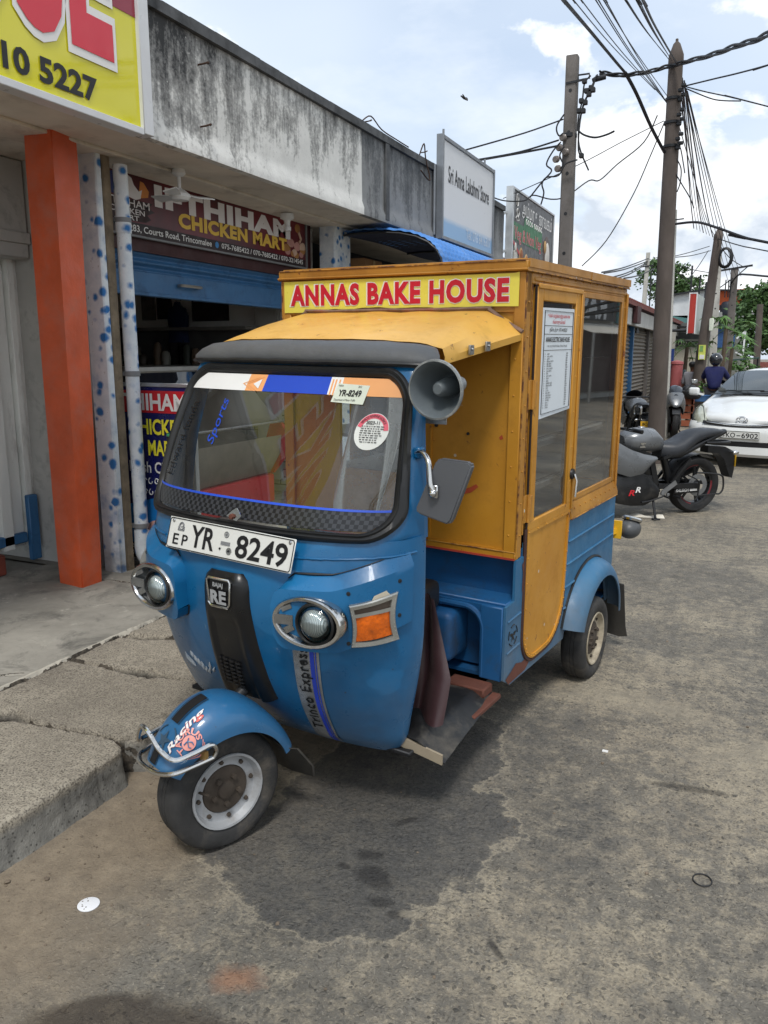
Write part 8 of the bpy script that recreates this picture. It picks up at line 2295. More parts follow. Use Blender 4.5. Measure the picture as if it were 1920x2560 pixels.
# twisted bundle pole 2 - pole 1 - right edge
bp = [AT(*F4(370, 555), 11.4), AT(*F4(440, 568), 11.5), AT(*F4(540, 577), 11.7), AT(*F4(650, 565), 11.9), AT(*F4(760, 547), 12.0), AT(*F4(850, 520), 12.08), AT(*F4(950, 497), 12.05), AT(*F4(1050, 468), 11.7), AT(*F4(1180, 435), 11.0), AT(*F4(1300, 395), 10.3), AT(*F4(1420, 350), 9.6), AT(*F4(1540, 315), 9.0), AT(*F4(1660, 262), 8.4), AT(*F4(1900, 150), 7.4)]
bp = on(bp, False, True)
cen_ = smooth_path(bp[:-1], 8)
cen_ += [bp[-2].lerp(bp[-1], k / 40) for k in range(1, 41)]
mb = MB()
for s_ in range(3):
    mb.tube([p + V(0.018 * math.cos(i * 0.24 + s_ * 2.1), 0, 0.020 * math.sin(i * 0.24 + s_ * 2.1)) for i, p in enumerate(cen_)], 0.013, 6)
tag(mb.build('cable_bundle', CABLE, base=bp[0]), 'thick twisted black cable bundle running from the square pole past the dark pole', 'cable', 'overhead cables')
# service drop: heavy diagonal cable
cable(on([AT(*F4(30, -80), 6.0), AT(*F4(95, 5), 6.8), AT(*F4(300, 245), 8.6), AT(*F4(500, 485), 10.2), AT(*F4(565, 560), 10.6)], True), 0.016, 'thick black cable slanting from the top edge to the twisted bundle')
cable([AT(*F4(565, 560), 10.6), AT(*F4(650, 720), 11.0), AT(*F4(760, 970), 11.6), AT(*F4(865, 1170), 12.1)], 0.022, 'heavy black cable from the twisted bundle to the dark leaning pole')
FANL = 'thin cable fanning from the top edge of the picture to the dark leaning pole'
for (x0, x1, y1_) in ((165, 790, 690), (225, 880, 780), (335, 880, 790), (355, 875, 775), (395, 890, 745), (410, 885, 790), (560, 880, 430), (572, 900, 460), (645, 905, 440), (655, 915, 455), (668, 920, 465)):
    cable(on([AT(*F4(x0 - 60, -90), 5.6), AT(*F4(x0, 0), 6.3), AT(*F4(x0 + (x1 - x0) * 0.5, y1_ * 0.52 + 12), 8.6), AT(*F4(x1, y1_), 12.05)], True), 0.0042, FANL, 'thin cables fanning in from the top edge')
cable(on([AT(*F4(660, -60), 5.8), AT(*F4(697, 0), 6.3), AT(*F4(800, 215), 8.6), AT(*F4(960, 490), 12.0)], True), 0.010, 'bold black cable dropping steeply from the top edge to the dark pole head')
# fan beyond: dark pole to the pole with the notice
BF = 'thin cable in the fan dropping from the dark pole towards the pole with the notice'
rnd = random.Random(12)
for k, (xa, ya, xb, yb_) in enumerate(((1000, 600, 1690, 1000), (985, 650, 1752, 1190), (1005, 640, 1768, 1185), (1015, 620, 1772, 1180), (990, 700, 1762, 1180), (975, 740, 1760, 1190), (1020, 660, 1880, 1290), (965, 930, 1765, 1186))):
    a = AT(*F4(xa, ya), 12.2); b = AT(1400 + (925 + 22 * k) / 2.765, 560 + (30 + 10 * k) / 2.765, 22)
    cable([a, a.lerp(b, 0.33) - V(0, 0, 0.08 + 0.05 * rnd.random()), a.lerp(b, 0.66) - V(0, 0, 0.1 + 0.06 * rnd.random()), b], 0.0065 if k % 3 else 0.011, BF, 'cables fanning out behind the dark pole')
for k, (xa, ya, xb, yb_) in enumerate(((1010, 640, 1720, 1560), (1030, 680, 1800, 1700), (1040, 700, 1850, 1780), (1015, 650, 1640, 1440))):
    a = AT(*F4(xa, ya), 12.2); b = AT(1660 + (700 + 40 * k) / 4.254, 640 + (340 - 40 * k) / 4.254, 29)
    cable([a, a.lerp(b, 0.5) - V(0, 0, 0.12), b], 0.007, 'cable running from the dark pole far down to the crossarm pole', 'cables fanning out behind the dark pole')
# cables leaving to the right
cable(on([AT(*F4(1025, 660), 12.2), AT(*F4(1250, 605), 11.5), AT(*F4(1420, 565), 11), AT(*F4(1660, 500), 10.2), AT(*F4(1900, 420), 9.5)], False, True), 0.010, 'cable rising from the dark pole to the right edge')
cable(on([AT(*F4(1025, 665), 12.2), AT(*F4(1180, 705), 12), AT(*F4(1380, 748), 11.7), AT(*F4(1660, 818), 11.2), AT(*F4(1900, 880), 11)], False, True), 0.008, 'upper of two thin cables falling from the dark pole to the right edge')
cable([AT(*F4(1030, 680), 12.2), AT(*F4(1200, 750), 12), AT(*F4(1300, 772), 11.9), AT(*F4(1450, 776), 11.7)], 0.008, 'lower of two thin cables falling from the dark pole to the right edge')
cable(on([AT(1400 + 800 / 2.765, 560 + 0 / 2.765, 15.9), AT(1400 + 950 / 2.765, 560 - 12 / 2.765, 15.5), AT(1400 + 1100 / 2.765, 560 + 30 / 2.765, 15), AT(1400 + 1300 / 2.765, 560 + 100 / 2.765, 14.5), AT(1400 + 1500 / 2.765, 560 + 140 / 2.765, 14)], False, True), 0.022, 'thick dark cable from the pale pole sagging to the right edge')
cable(on([AT(1400 + 1090 / 2.765, 560 + 100 / 2.765, 22), AT(1400 + 1250 / 2.765, 560 + 150 / 2.765, 20), AT(1400 + 1500 / 2.765, 560 + 200 / 2.765, 18)], False, True), 0.013, 'cable from the pole with the notice to the right edge')
cable(on([AT(1400 + 1180 / 2.765, 560 + 415 / 2.765, 29), AT(1400 + 1230 / 2.765, 560 + 355 / 2.765, 28), AT(1400 + 1300 / 2.765, 560 + 350 / 2.765, 27), AT(1400 + 1500 / 2.765, 560 + 368 / 2.765, 25)], False, True), 0.03, 'dark cable from the crossarm pole to the right edge')
cable([AT(1400 + 1090 / 2.765, 560 + 130 / 2.765, 22), AT(1400 + 1180 / 2.765, 560 + 240 / 2.765, 25), AT(1400 + 1275 / 2.765, 560 + 300 / 2.765, 29)], 0.012, 'cable from the pole with the notice down to the end of the crossarm')
# left side of the square pole
cable([AT(*F3(735, 538), 11.3), AT(*F3(560, 600), 10.6), AT(*F3(275, 682), 9.6)], 0.010, 'single cable from the square pole to the roof behind the white store board')
cable([AT(*F3(715, 632), 11.3), AT(*F3(540, 685), 10.7), AT(*F3(340, 722), 9.8)], 0.012, 'upper of two cables from the insulators to the white store board')
cable([AT(*F3(725, 655), 11.3), AT(*F3(540, 690), 10.7), AT(*F3(342, 724), 9.8)], 0.014, 'lower of two cables from the insulators to the white store board')
cable([AT(*F3(800, 585), 11.3), AT(*F3(830, 608), 11.2), AT(*F3(880, 620), 11.0), AT(*F3(930, 608), 10.9), AT(*F3(965, 592), 10.8)], 0.013, 'loose cut cable end curving out from the square pole')
for k, pts in enumerate((((885, 340), (865, 400), (830, 460), (808, 560), (808, 660), (850, 768)), ((890, 335), (850, 420), (820, 500), (806, 600), (805, 680), (820, 705)), ((860, 340), (832, 375), (822, 450), (806, 520), (800, 590)))):
    cable([AT(*F3(x, y), 11.28) for x, y in pts], 0.011, 'black jumper cable hanging from the splice down the side of the square pole', 'jumper cables on the square pole')
mb = MB()
for (x, y) in ((832, 366), (862, 396), (870, 405), (842, 410), (852, 425), (818, 455), (835, 462), (826, 500), (808, 500), (818, 702)):
    p = AT(*F3(x, y), 11.26); mb.bx(p.x - 0.03, p.x + 0.03, p.y - 0.03, p.y + 0.03, p.z - 0.03, p.z + 0.03, 0.008)
mb.build('cable_connectors', BLACKF, p2)
for pts, lab in ((((740, 515), (710, 560), (706, 590), (718, 612), (735, 600)), 'small wire loop beside the insulators on the square pole'), (((725, 640), (690, 680), (660, 740), (683, 770), (640, 820), (585, 890)), 'kinked cable from the insulators down to the restaurant board'), (((800, 720), (745, 740), (715, 790), (660, 800), (640, 830), (648, 870), (635, 922)), 'crooked black cable from the square pole to the restaurant board'), (((740, 660), (720, 700), (735, 740), (722, 760)), 'short dangling wire under the insulators')):
    cable([AT(*F3(x, y), 11.2) for x, y in pts], 0.011, lab)
cable([AT(*F3(30, 690), 7.9), AT(*F3(80, 740), 8.2), AT(*F3(150, 762), 8.6), AT(*F3(240, 790), 9.2), AT(*F3(310, 805), 9.7), AT(*F3(360, 845), 10.1), AT(*F3(400, 880), 10.4), AT(*F3(470, 905), 10.9), AT(*F3(560, 905), 11.3), AT(*F3(600, 880), 11.4), AT(*F3(680, 898), 11.5), AT(*F3(750, 885), 11.6), AT(*F3(850, 815), 11.8), AT(*F3(900, 812), 11.9), AT(*F3(980, 740), 12.0), AT(*F3(1100, 640), 12.1), AT(*F3(1160, 520), 12.2)], 0.009, 'long wandering wire crossing the white store board to the dark pole')
cable([AT(*F3(465, 895), 11.2), AT(*F3(800, 745), 11.6), AT(*F3(1000, 640), 12.0), AT(*F3(1190, 545), 12.2)], 0.006, 'thin straight wire from the grey parapet to the dark leaning pole')
cable([AT(*F3(820, 1200), 12.6), AT(*F3(930, 1085), 12.5), AT(*F3(1050, 880), 12.4), AT(*F3(1130, 700), 12.3), AT(*F3(1195, 545), 12.2)], 0.008, 'thin wire sweeping up from behind the ochre box to the dark leaning pole')
for k, (x0, y0_, x1, y1_) in enumerate(((1120, 1165, 910, 1228), (1115, 1178, 920, 1232), (1112, 1184, 960, 1250), (1110, 1190, 980, 1255), (1150, 1210, 1010, 1255))):
    cable([AT(*F3(x0, y0_), 38), AT(*F3((x0 + x1) / 2, (y0_ + y1_) / 2 + 8), 30), AT(*F3(x1, y1_), 22)], 0.022, 'cable from the slim far pole sinking behind the ochre box', 'cables of the slim far pole')
for k, (x0, y0_, x1, y1_) in enumerate(((1155, 1170, 1395, 1110), (1240, 1210, 1330, 1300), (1240, 1190, 1400, 1230), (1240, 1160, 1400, 1130), (1300, 1260, 1390, 1130))):
    cable([AT(*F3(x0, y0_), 20), AT(*F3((x0 + x1) / 2, (y0_ + y1_) / 2 + 6), 22), AT(*F3(x1, y1_), 24)], 0.010, 'thin wire strung between the pale pole and the pole with the notice', 'wires between the far poles')
# hanging wires along the dark pole
for k, (x0, pts) in enumerate(((0, ((965, 920), (955, 1050), (990, 1150), (1020, 1330))), (0, ((945, 1200), (990, 1290), (985, 1400), (960, 1475))), (0, ((935, 1310), (1000, 1420), (1060, 1520), (1090, 1600))))):
    cable([AT(*F4(x, y), 12.15) for x, y in pts], 0.008, 'loose wire hanging beside the dark leaning pole', 'loose wires on the dark pole')

# ------------------------------------------------------------------ shops further along on the left
rs = thing('tiled_shop', 'low shop row with red tiled eave and grey roller shutters beyond the ochre box', 'shop building', (-2.6, 20.0, 0.0))
tile = M('red_roof_tiles', S(124, 70, 64), 0.8, var=0.2, vs=4, dirt=S(92, 76, 72), damt=0.55, bump=0.3, bs=12)
mb = MB(); mb.prism([V(-2.28, 12.9, 2.54), V(-2.28, 12.9, 2.62), V(-6, 12.9, 3.7), V(-6, 12.9, 3.6)], (0, 17.6, 0))
for k in range(60): mb.beam((-2.26, 12.95 + 0.295 * k, 2.63), (-6, 12.95 + 0.295 * k, 3.71), 0.06, 0.03)
mb.build('roof', tile, rs)
mb = MB(); mb.bx(-2.45, -2.36, 13.0, 30.3, 2.16, 2.50, 0.004); mb.build('fascia_board', M('old_white_fascia', S(190, 190, 186), 0.75, var=0.12, vs=2, dirt=S(120, 112, 104), damt=0.45), rs)
mb = MB(); mb.bx(-2.34, -2.25, 17.9, 18.5, 2.2, 2.55, 0.004); mb.build('red_box', MAROON, rs)
mb = MB(); mb.bx(-6, -2.62, 13.0, 30.2, 0.0, 2.5); mb.bx(-2.62, -2.5, 13.0, 13.3, 0, 2.3); mb.build('wall', M('shop_wall_grey', S(120, 120, 116), 0.85, var=0.12), rs)
SHG = M('grey_shutter', S(124, 118, 108), 0.6, 0.2, var=0.12, vs=3, dirt=S(86, 78, 68), damt=0.45, ds=3)
for (ya, yb_) in ((13.4, 16.4), (16.6, 19.3), (19.6, 22.4), (22.7, 25.0)):
    mb = MB(); mb.grid(lambda u, v: V(-2.575 + 0.018 * math.sin(v * 2 * PI * 22), ya + (yb_ - ya) * u, 0.14 + 1.98 * v), 2, 177); mb.build('roller_shutter', SHG, rs)
for y in (16.42, 19.38, 22.46):
    mb = MB(); mb.bx(-2.61, -2.50, y - (0.06 if y > 20 else 0), y + (0.22 if y > 20 else 0.16), 0.12, 2.2); mb.build('shutter_post', BLUE_SH if y < 20 else CONC, rs)
mb = MB(); mb.bx(-2.35, -2.05, 24.9, 25.1, 0, 2.2); mb.build('pale_pier', CONC_L, rs)
mb = MB(); mb.lathe([(0, -0.06), (0.05, -0.06), (0.03, 0.02), (0.015, 0.05), (0, 0.05)], (-2.38, 19.0, 2.08), (0, 0, 1), 10); tag(mb.build('shop_bulb', DKMET, base=(-2.38, 19.0, 2.08)), 'small dark lamp hanging under the white fascia of the tiled shop', 'lamp')
# boundary house behind papaya
hs = thing('pale_house', 'pale low house with pierced block wall beyond the tiled shop', 'house', (-2.2, 31.0, 0.0))
mb = MB(); mb.bx(-4.5, -1.35, 29.5, 29.8, 0, 1.75); mb.build('front_wall', M('cream_wall', S(170, 166, 152), 0.85, var=0.12, vs=2, dirt=S(120, 116, 106), damt=0.5), hs)
mb = MB()
for k in range(10):
    for q in range(4):
        mb.tube([V(-2.95 + k * 0.17 + 0.055 * math.cos(a), 29.45, 1.90 + 0.055 * math.sin(a)) for a in [PI / 2 * q + PI / 2 * i / 4 for i in range(5)]], 0.018, 4)
mb.bx(-3.0, -1.4, 29.5, 29.6, 1.75, 1.8); mb.bx(-3.0, -1.4, 29.5, 29.6, 1.99, 2.05); mb.build('pierced_blocks', M('block_grey', S(150, 148, 138), 0.9), hs)
mb = MB(); mb.bx(-4.5, -1.4, 29.7, 33, 1.8, 2.6); mb.build('upper_wall', M('house_dark', S(96, 98, 96), 0.85, var=0.2), hs)
mb = MB(); mb.beam((-4.5, 29.3, 2.45), (-1.0, 29.3, 2.45), 0.6, 0.04); mb.build('lean_roof', DKMET, hs)
mb = MB(); mb.bx(-2.05, -1.98, 23.9, 24.1, 0, 1.7); tag(mb.build('blue_post', M('post_blue', S(34, 62, 130), 0.5), base=(-2.0, 24, 0)), 'narrow blue post beside the pale concrete pole', 'post')
mb = MB(); mb.lathe([(0, 0), (0.16, 0), (0.15, 1.28), (0.17, 1.30), (0.16, 1.36), (0, 1.40)], (-1.80, 23.0, 0), (0, 0, 1), 16); tag(mb.build('pink_pillar_box', M('faded_pink', S(176, 96, 96), 0.6, var=0.1), base=(-1.80, 23.0, 0)), 'faded pink round pillar box against the pale house wall', 'pillar')
mb = MB(); mb.bx(-1.62, -1.36, 22.6, 22.9, 0, 0.95, 0.01); mb.bx(-1.62, -1.55, 22.6, 22.9, 0.95, 1.15, 0.01); tag(mb.build('dark_cabinet', M('teal_cabinet', S(56, 74, 78), 0.6), base=(-1.5, 22.75, 0)), 'dark teal cabinet beside the pink pillar box', 'cabinet')
# stall goods by the road side
for k, (x, y, wd, h, c_, lab) in enumerate(((-1.32, 18.6, 0.5, 0.62, S(150, 84, 58), 'orange crate on the road edge behind the black motorcycle'), (-1.0, 19.2, 0.5, 0.5, S(104, 92, 80), 'brown wooden stool on the road edge beside the notice pole'))):
    mb = MB()
    for z in range(4): mb.bx(x - wd / 2, x + wd / 2, y, y + 0.03, 0.02 + z * h / 4, 0.02 + z * h / 4 + h / 5); mb.bx(x - wd / 2, x - wd / 2 + 0.03, y, y + 0.4, 0.02 + z * h / 4, 0.02 + z * h / 4 + h / 5); mb.bx(x + wd / 2 - 0.03, x + wd / 2, y, y + 0.4, 0.02 + z * h / 4, 0.02 + z * h / 4 + h / 5)
    for px in (-wd / 2, wd / 2 - 0.04): mb.bx(x + px, x + px + 0.04, y, y + 0.04, 0, h)
    mb.bx(x - wd / 2, x + wd / 2, y, y + 0.4, h, h + 0.03)
    tag(mb.build('crate' if k == 0 else 'wooden_stool', M('crate_paint_%d' % k, c_, 0.7), base=(x, y, 0)), lab, 'crate' if k == 0 else 'stool')
mb = MB(); mb.ball((-1.16, 18.5, 0.76), 0.20, (1.0, 0.8, 0.75), 16, 10); mb.ball((-1.06, 18.5, 0.72), 0.16, (1.0, 0.8, 0.75), 14, 8)
for v in mb.bm.verts: v.co += V(*[0.03 * nz(v.co.x * 7 + i, v.co.y * 7, v.co.z * 7) for i in range(3)])
tag(mb.build('black_sack', M('sack_black', S(34, 36, 40), 0.5), base=(-1.1, 18.5, 0.65)), 'bulky black sack on top of the orange crate', 'sack')
mb = MB(); mb.lathe([(0, 0), (0.2, 0), (0.24, 0.12), (0.25, 0.13), (0.22, 0.13), (0.18, 0.02)], (-1.0, 19.3, 0.53), (0, 0, 1), 18); tag(mb.build('blue_basin', M('basin_blue', S(84, 130, 186), 0.4), base=(-1.0, 19.3, 0.53)), 'light blue basin on the wooden stool', 'basin')

# ------------------------------------------------------------------ far buildings
bb = thing('side_billboard', 'tall two-sided billboard box with red edge and weathered face beside far poles', 'billboard', (-1.5, 24.0, 1.2))
mb = MB(); mb.prism([V(-1.66, 24.0, 2.12), V(-1.66, 24.0, 3.18), V(-1.50, 24.0, 3.18), V(-1.50, 24.0, 2.12)], (0.02, 0.02, 0)); mb.build('red_edge', M('billboard_red', S(180, 56, 44), 0.5, var=0.08), bb)
mb = MB(); mb.prism([V(-1.69, 23.99, 2.09), V(-1.69, 23.99, 3.20), V(-1.47, 23.99, 3.20), V(-1.47, 23.99, 2.09), V(-1.50, 23.99, 2.12), V(-1.50, 23.99, 3.17), V(-1.66, 23.99, 3.17), V(-1.66, 23.99, 2.12)], (0, 0.01, 0)); mb.build('frame', WHITE, bb)
mb = MB(); mb.prism([V(-1.49, 24.02, 2.10), V(-1.49, 24.02, 3.19), V(-1.18, 25.2, 2.99), V(-1.18, 25.2, 2.08)], (-0.06, 0.02, 0)); mb.build('face', M('weathered_face', S(184, 190, 188), 0.7, var=0.14, vs=3, dirt=S(128, 142, 140), damt=0.6, stretch=(1, 1, 0.4)), bb)
mb = MB(); mb.tube([(-1.5, 24.1, 2.2), (-2.2, 24.1, 2.2)], 0.04, 8); mb.build('arm', DKMET, bb)
wb_ = thing('white_wall_building', 'plain white upper wall of a building behind the billboard', 'building', (-3.0, 45.0, 0.0))
mb = MB(); mb.prism([V(-4.0, 45, 3.5), V(-4.0, 45, 4.5), V(-2.2, 45, 4.75), V(-2.2, 45, 3.2)], (0, 5, 0)); mb.build('wall', M('white_far_wall', S(206, 210, 212), 0.8, var=0.05), wb_)
mb = MB(); mb.beam((-4.1, 44.9, 4.52), (-2.0, 44.9, 4.82), 0.3, 0.08); mb.bx(-4.06, -4.0, 44.9, 45, 0, 4.5); mb.build('roof_edge', DKMET, wb_)
mb = MB(); mb.bx(-4.0, -2.2, 45.0, 50, 0.0, 3.5); mb.build('lower_wall', M('teal_far_wall', S(84, 128, 126), 0.7, var=0.2), wb_)
ob = thing('orange_building', 'orange upper storey with grey balcony among the far poles', 'building', (-1.2, 48.0, 0.0))
mb = MB(); mb.bx(-2.5, -0.15, 48.0, 54, 4.15, 4.95); mb.build('orange_wall', M('orange_far_wall', S(206, 98, 54), 0.8, var=0.08), ob)
mb = MB(); mb.prism([V(-2.7, 47.6, 5.0), V(-0.05, 47.6, 4.85), V(0.35, 47.6, 4.55), V(0.35, 47.6, 4.5), V(-0.05, 47.6, 4.78), V(-2.7, 47.6, 4.93)], (0, 5, 0)); mb.build('roof', DKMET, ob)
mb = MB(); mb.bx(-2.5, -0.3, 48.0, 54, 0.0, 3.5); mb.build('lower_wall', M('grey_far_wall', S(132, 134, 130), 0.85, var=0.2, vs=1), ob)
mb = MB(); mb.bx(-2.5, -0.1, 47.4, 48.2, 3.45, 3.6); mb.bx(-2.5, -0.1, 47.4, 47.45, 3.6, 3.75); mb.build('balcony', M('balcony_grey', S(150, 152, 150), 0.8), ob)
mb = MB(); mb.bx(-1.9, -1.5, 47.95, 48.0, 1.9, 3.2); mb.bx(-1.3, -0.9, 47.95, 48.0, 1.9, 3.2); mb.build('window', M('blue_window', S(60, 96, 150), 0.3), ob)
mb = MB(); mb.lathe([(0, 0), (0.4, 0), (0.42, 0.5), (0.3, 0.68), (0.1, 0.72), (0, 0.72)], (-1.35, 47.7, 3.6), (0, 0, 1), 20); tag(mb.build('water_tank', M('tank_black', S(36, 40, 50), 0.5), base=(-1.35, 47.7, 3.6)), 'black water tank standing on the balcony of the orange building', 'water tank')
sf = thing('white_frame_stall', 'roadside stall with white angled frame and dark flat awning under the trees', 'stall', (-0.3, 32.0, 0.0))
mb = MB(); mb.beam((-0.55, 32, 2.1), (-0.28, 32, 2.35), 0.05, 0.06); mb.beam((-0.28, 32, 2.35), (-0.30, 32, 1.5), 0.05, 0.06); mb.beam((-0.30, 32, 1.5), (-0.55, 32, 1.62), 0.05, 0.05); mb.build('white_frame', WHITE, sf)
mb = MB(); mb.prism([V(-0.75, 31.5, 1.30), V(0.25, 31.5, 1.40), V(0.25, 31.5, 1.45), V(-0.75, 31.5, 1.36)], (0, 1.2, 0)); mb.build('awning', M('awning_teal', S(50, 76, 70), 0.6), sf)
for x in (-0.7, 0.2):
    mb = MB(); mb.tube([(x, 31.6, 0), (x, 31.6, 1.4)], 0.03, 6); mb.build('leg', DKMET, sf)
mb = MB(); mb.lathe([(0, 0.02), (0.30, 0.02), (0.30, 0)], (1.15, 46, 1.2), (0, -1, 0), 24); mb.mi = 1; mb.beam((1.05, 45.97, 1.05), (1.25, 45.97, 1.35), 0.02, 0.08, (0, 1, 0)); mb.bx(1.13, 1.17, 46.0, 46.03, 0, 1.2)
tag(mb.build('road_sign', [M('sign_blue', S(50, 84, 170), 0.4), REDF], base=(1.15, 46, 0)), 'round blue no-parking sign with red bar before the low far wall', 'road sign')
fw = thing('far_gateway', 'low far wall with reddish gate below the big tree', 'wall', (0.9, 52.0, 0))
mb = MB(); mb.bx(0.2, 6.0, 52, 52.3, 0, 1.0); mb.build('wall', M('far_wall_pale', S(176, 168, 160), 0.85, var=0.15), fw)
mb = MB(); mb.bx(0.45, 1.0, 51.9, 52, 0.1, 1.1); mb.build('gate', M('gate_red', S(140, 84, 76), 0.7, var=0.3, vs=9), fw)

# ------------------------------------------------------------------ trees and plants
def leaf_mat(name, a, b):
    g = NT(name)
    c = g.mix(g.ramp(g.noise(1.3, 4, 0.6), (0.3, 0.0), (0.7, 1.0)), a, b)
    c = g.mix(g.ramp(g.noise(9, 3, 0.6), (0.35, 0.0), (0.65, 0.6)), c, tuple(min(1, x * 1.5) for x in b))
    g.fin(c, 0.55, 0.0, None, None, 0.4)
    return g.m
LEAF = leaf_mat('tree_leaves', S(48, 74, 40), S(78, 104, 58))
LEAF2 = leaf_mat('papaya_leaves', S(52, 86, 40), S(84, 116, 54))
BARK = M('bark', S(92, 80, 66), 0.9, var=0.2, bump=0.5, bs=25)
def tree(label, base, h, crown, n, leaf=0.22, seed=1, mat=LEAF, group='trees at the end of the street'):
    rr = random.Random(seed)
    t = thing('street_tree', label, 'tree', base, 0, group)
    b = Vector(base)
    mb = MB(); mb.tube(smooth_path([b, b + V(0.05, 0, h * 0.3), b + V(-0.05, 0.1, h * 0.6), b + V(0.0, 0, h * 0.85)], 4), [0.28 * h / 6 * (1 - 0.7 * i / 12) for i in range(13)], 9)
    for c, r in crown:
        c = Vector(c); p0 = b + V(0, 0, h * 0.35)
        mb.tube([p0, p0.lerp(c, 0.5) + V(0, 0, 0.2), c], [0.10 * h / 6, 0.06 * h / 6, 0.02], 6)
    mb.build('trunk', BARK, t)
    mb = MB()
    for c, r in crown:
        c = Vector(c)
        k = int(n * r * r)
        subs = [c + V(rr.gauss(0, 1), rr.gauss(0, 1), rr.gauss(0, 0.8)).normalized() * r * rr.uniform(0.55, 1.0) for _ in range(9)]
        for _ in range(k):
            s_ = rr.choice(subs)
            p = s_ + V(rr.gauss(0, 1), rr.gauss(0, 1), rr.gauss(0, 0.8)) * r * 0.22
            d = V(rr.gauss(0, 1), rr.gauss(0, 1), rr.gauss(0, 0.6)).normalized(); q = d.cross(V(rr.gauss(0, 1), rr.gauss(0, 1), rr.gauss(0, 1))).normalized()
            l = leaf * rr.uniform(0.6, 1.3)
            mb.poly([p - d * l * 0.5, p + q * l * 0.28, p + d * l * 0.5, p - q * l * 0.28])
    mb.build('crown', mat, t, ang=None, recalc=False)
    return t
tree('dark green spreading tree behind the far dark pole', (1.2, 44.0, 0), 4.6, [((-0.5, 44, 3.6), 1.0), ((0.3, 44, 3.9), 1.0), ((1.0, 44, 4.2), 1.0), ((0.1, 43.6, 2.7), 0.9), ((1.0, 43.5, 3.0), 1.0), ((0.5, 43.8, 2.0), 0.7), ((1.7, 44, 3.6), 1.1), ((-0.1, 44, 1.9), 0.6), ((1.2, 43.6, 2.0), 0.7)], 950, 0.26, 3)
tree('dull green tall tree behind the low far wall with reddish gate', (2.2, 60.0, 0), 6.0, [((0.8, 60, 5.0), 1.4), ((2.2, 60, 5.4), 1.5), ((1.6, 60, 3.8), 1.5), ((3.2, 60, 4.4), 1.6)], 500, 0.34, 8)
tree('distant tree crown showing above the tiled roof behind the slim pole', (-5.6, 60.0, 0), 7.0, [((-6.4, 60, 6.6), 1.2), ((-5.2, 60, 6.7), 1.1), ((-4.3, 60, 6.2), 0.9), ((-5.6, 60, 5.6), 1.3), ((-3.6, 60, 5.6), 0.9)], 600, 0.3, 5)
tree('small bright shrub growing beyond the helmeted rider', (-0.35, 34.0, 0), 1.4, [((-0.45, 34, 1.0), 0.4), ((-0.15, 34, 0.95), 0.4)], 1500, 0.14, 9, LEAF2, 'shrubs near the far stall')
tree('dark low shrub beside the leaning notice pole', (-0.9, 21.3, 0), 0.9, [((-0.9, 21.4, 0.75), 0.22), ((-0.85, 21.3, 0.4), 0.25)], 3200, 0.09, 11, LEAF2, 'shrubs near the far stall')
def papaya(label, base, h, n, seed, R_=0.5, droop=0.35):
    rr = random.Random(seed)
    t = thing('papaya_tree', label, 'papaya tree', base, 0, 'papaya trees by the house')
    b = Vector(base)
    mb = MB(); mb.tube([b, b + V(0.02, 0, h * 0.5), b + V(0.05, 0, h)], [0.07, 0.06, 0.05], 8); mb.build('trunk', BARK, t)
    mb = MB()
    top = b + V(0.05, 0, h)
    for i in range(n):
        a = 2 * PI * i / n + rr.uniform(-.3, .3); e = rr.uniform(-0.5, 0.8); L = R_ * rr.uniform(0.7, 1.15)
        d = V(math.cos(a) * math.cos(e), math.sin(a) * math.cos(e), math.sin(e))
        tip = top + d * L - V(0, 0, droop * L * 0.5)
        mb.tube([top, top + d * L * 0.5, tip], 0.010, 4)
        for k in range(9):
            b2 = -1.5 + 3.0 * k / 8 + rr.uniform(-.1, .1)
            q = V(d.x * math.cos(b2) - d.y * math.sin(b2), d.x * math.sin(b2) + d.y * math.cos(b2), -0.45 + 0.2 * rr.random()).normalized()
            s_ = V(-q.y, q.x, 0.2).normalized(); l = 0.26 * R_ / 0.5 * (1 - 0.25 * abs(b2) / 1.5)
            mb.poly([tip, tip + q * l * 0.35 + s_ * l * 0.14, tip + q * l * 0.6 + s_ * l * 0.06, tip + q * l - V(0, 0, 0.04), tip + q * l * 0.6 - s_ * l * 0.06, tip + q * l * 0.35 - s_ * l * 0.14])
    mb.build('crown', LEAF2, t, ang=None, recalc=False)
papaya('papaya plant with bright leaves right of the leaning notice pole', (-0.75, 24.5, 0), 2.25, 12, 4, 0.7)
papaya('papaya plant with drooping leaves left of the leaning notice pole', (-1.75, 24.8, 0), 1.75, 11, 6, 0.6, 0.7)
papaya('papaya plant behind the crossarm pole with lower leaves', (-0.62, 27.5, 0), 1.75, 10, 15, 0.6, 0.6)

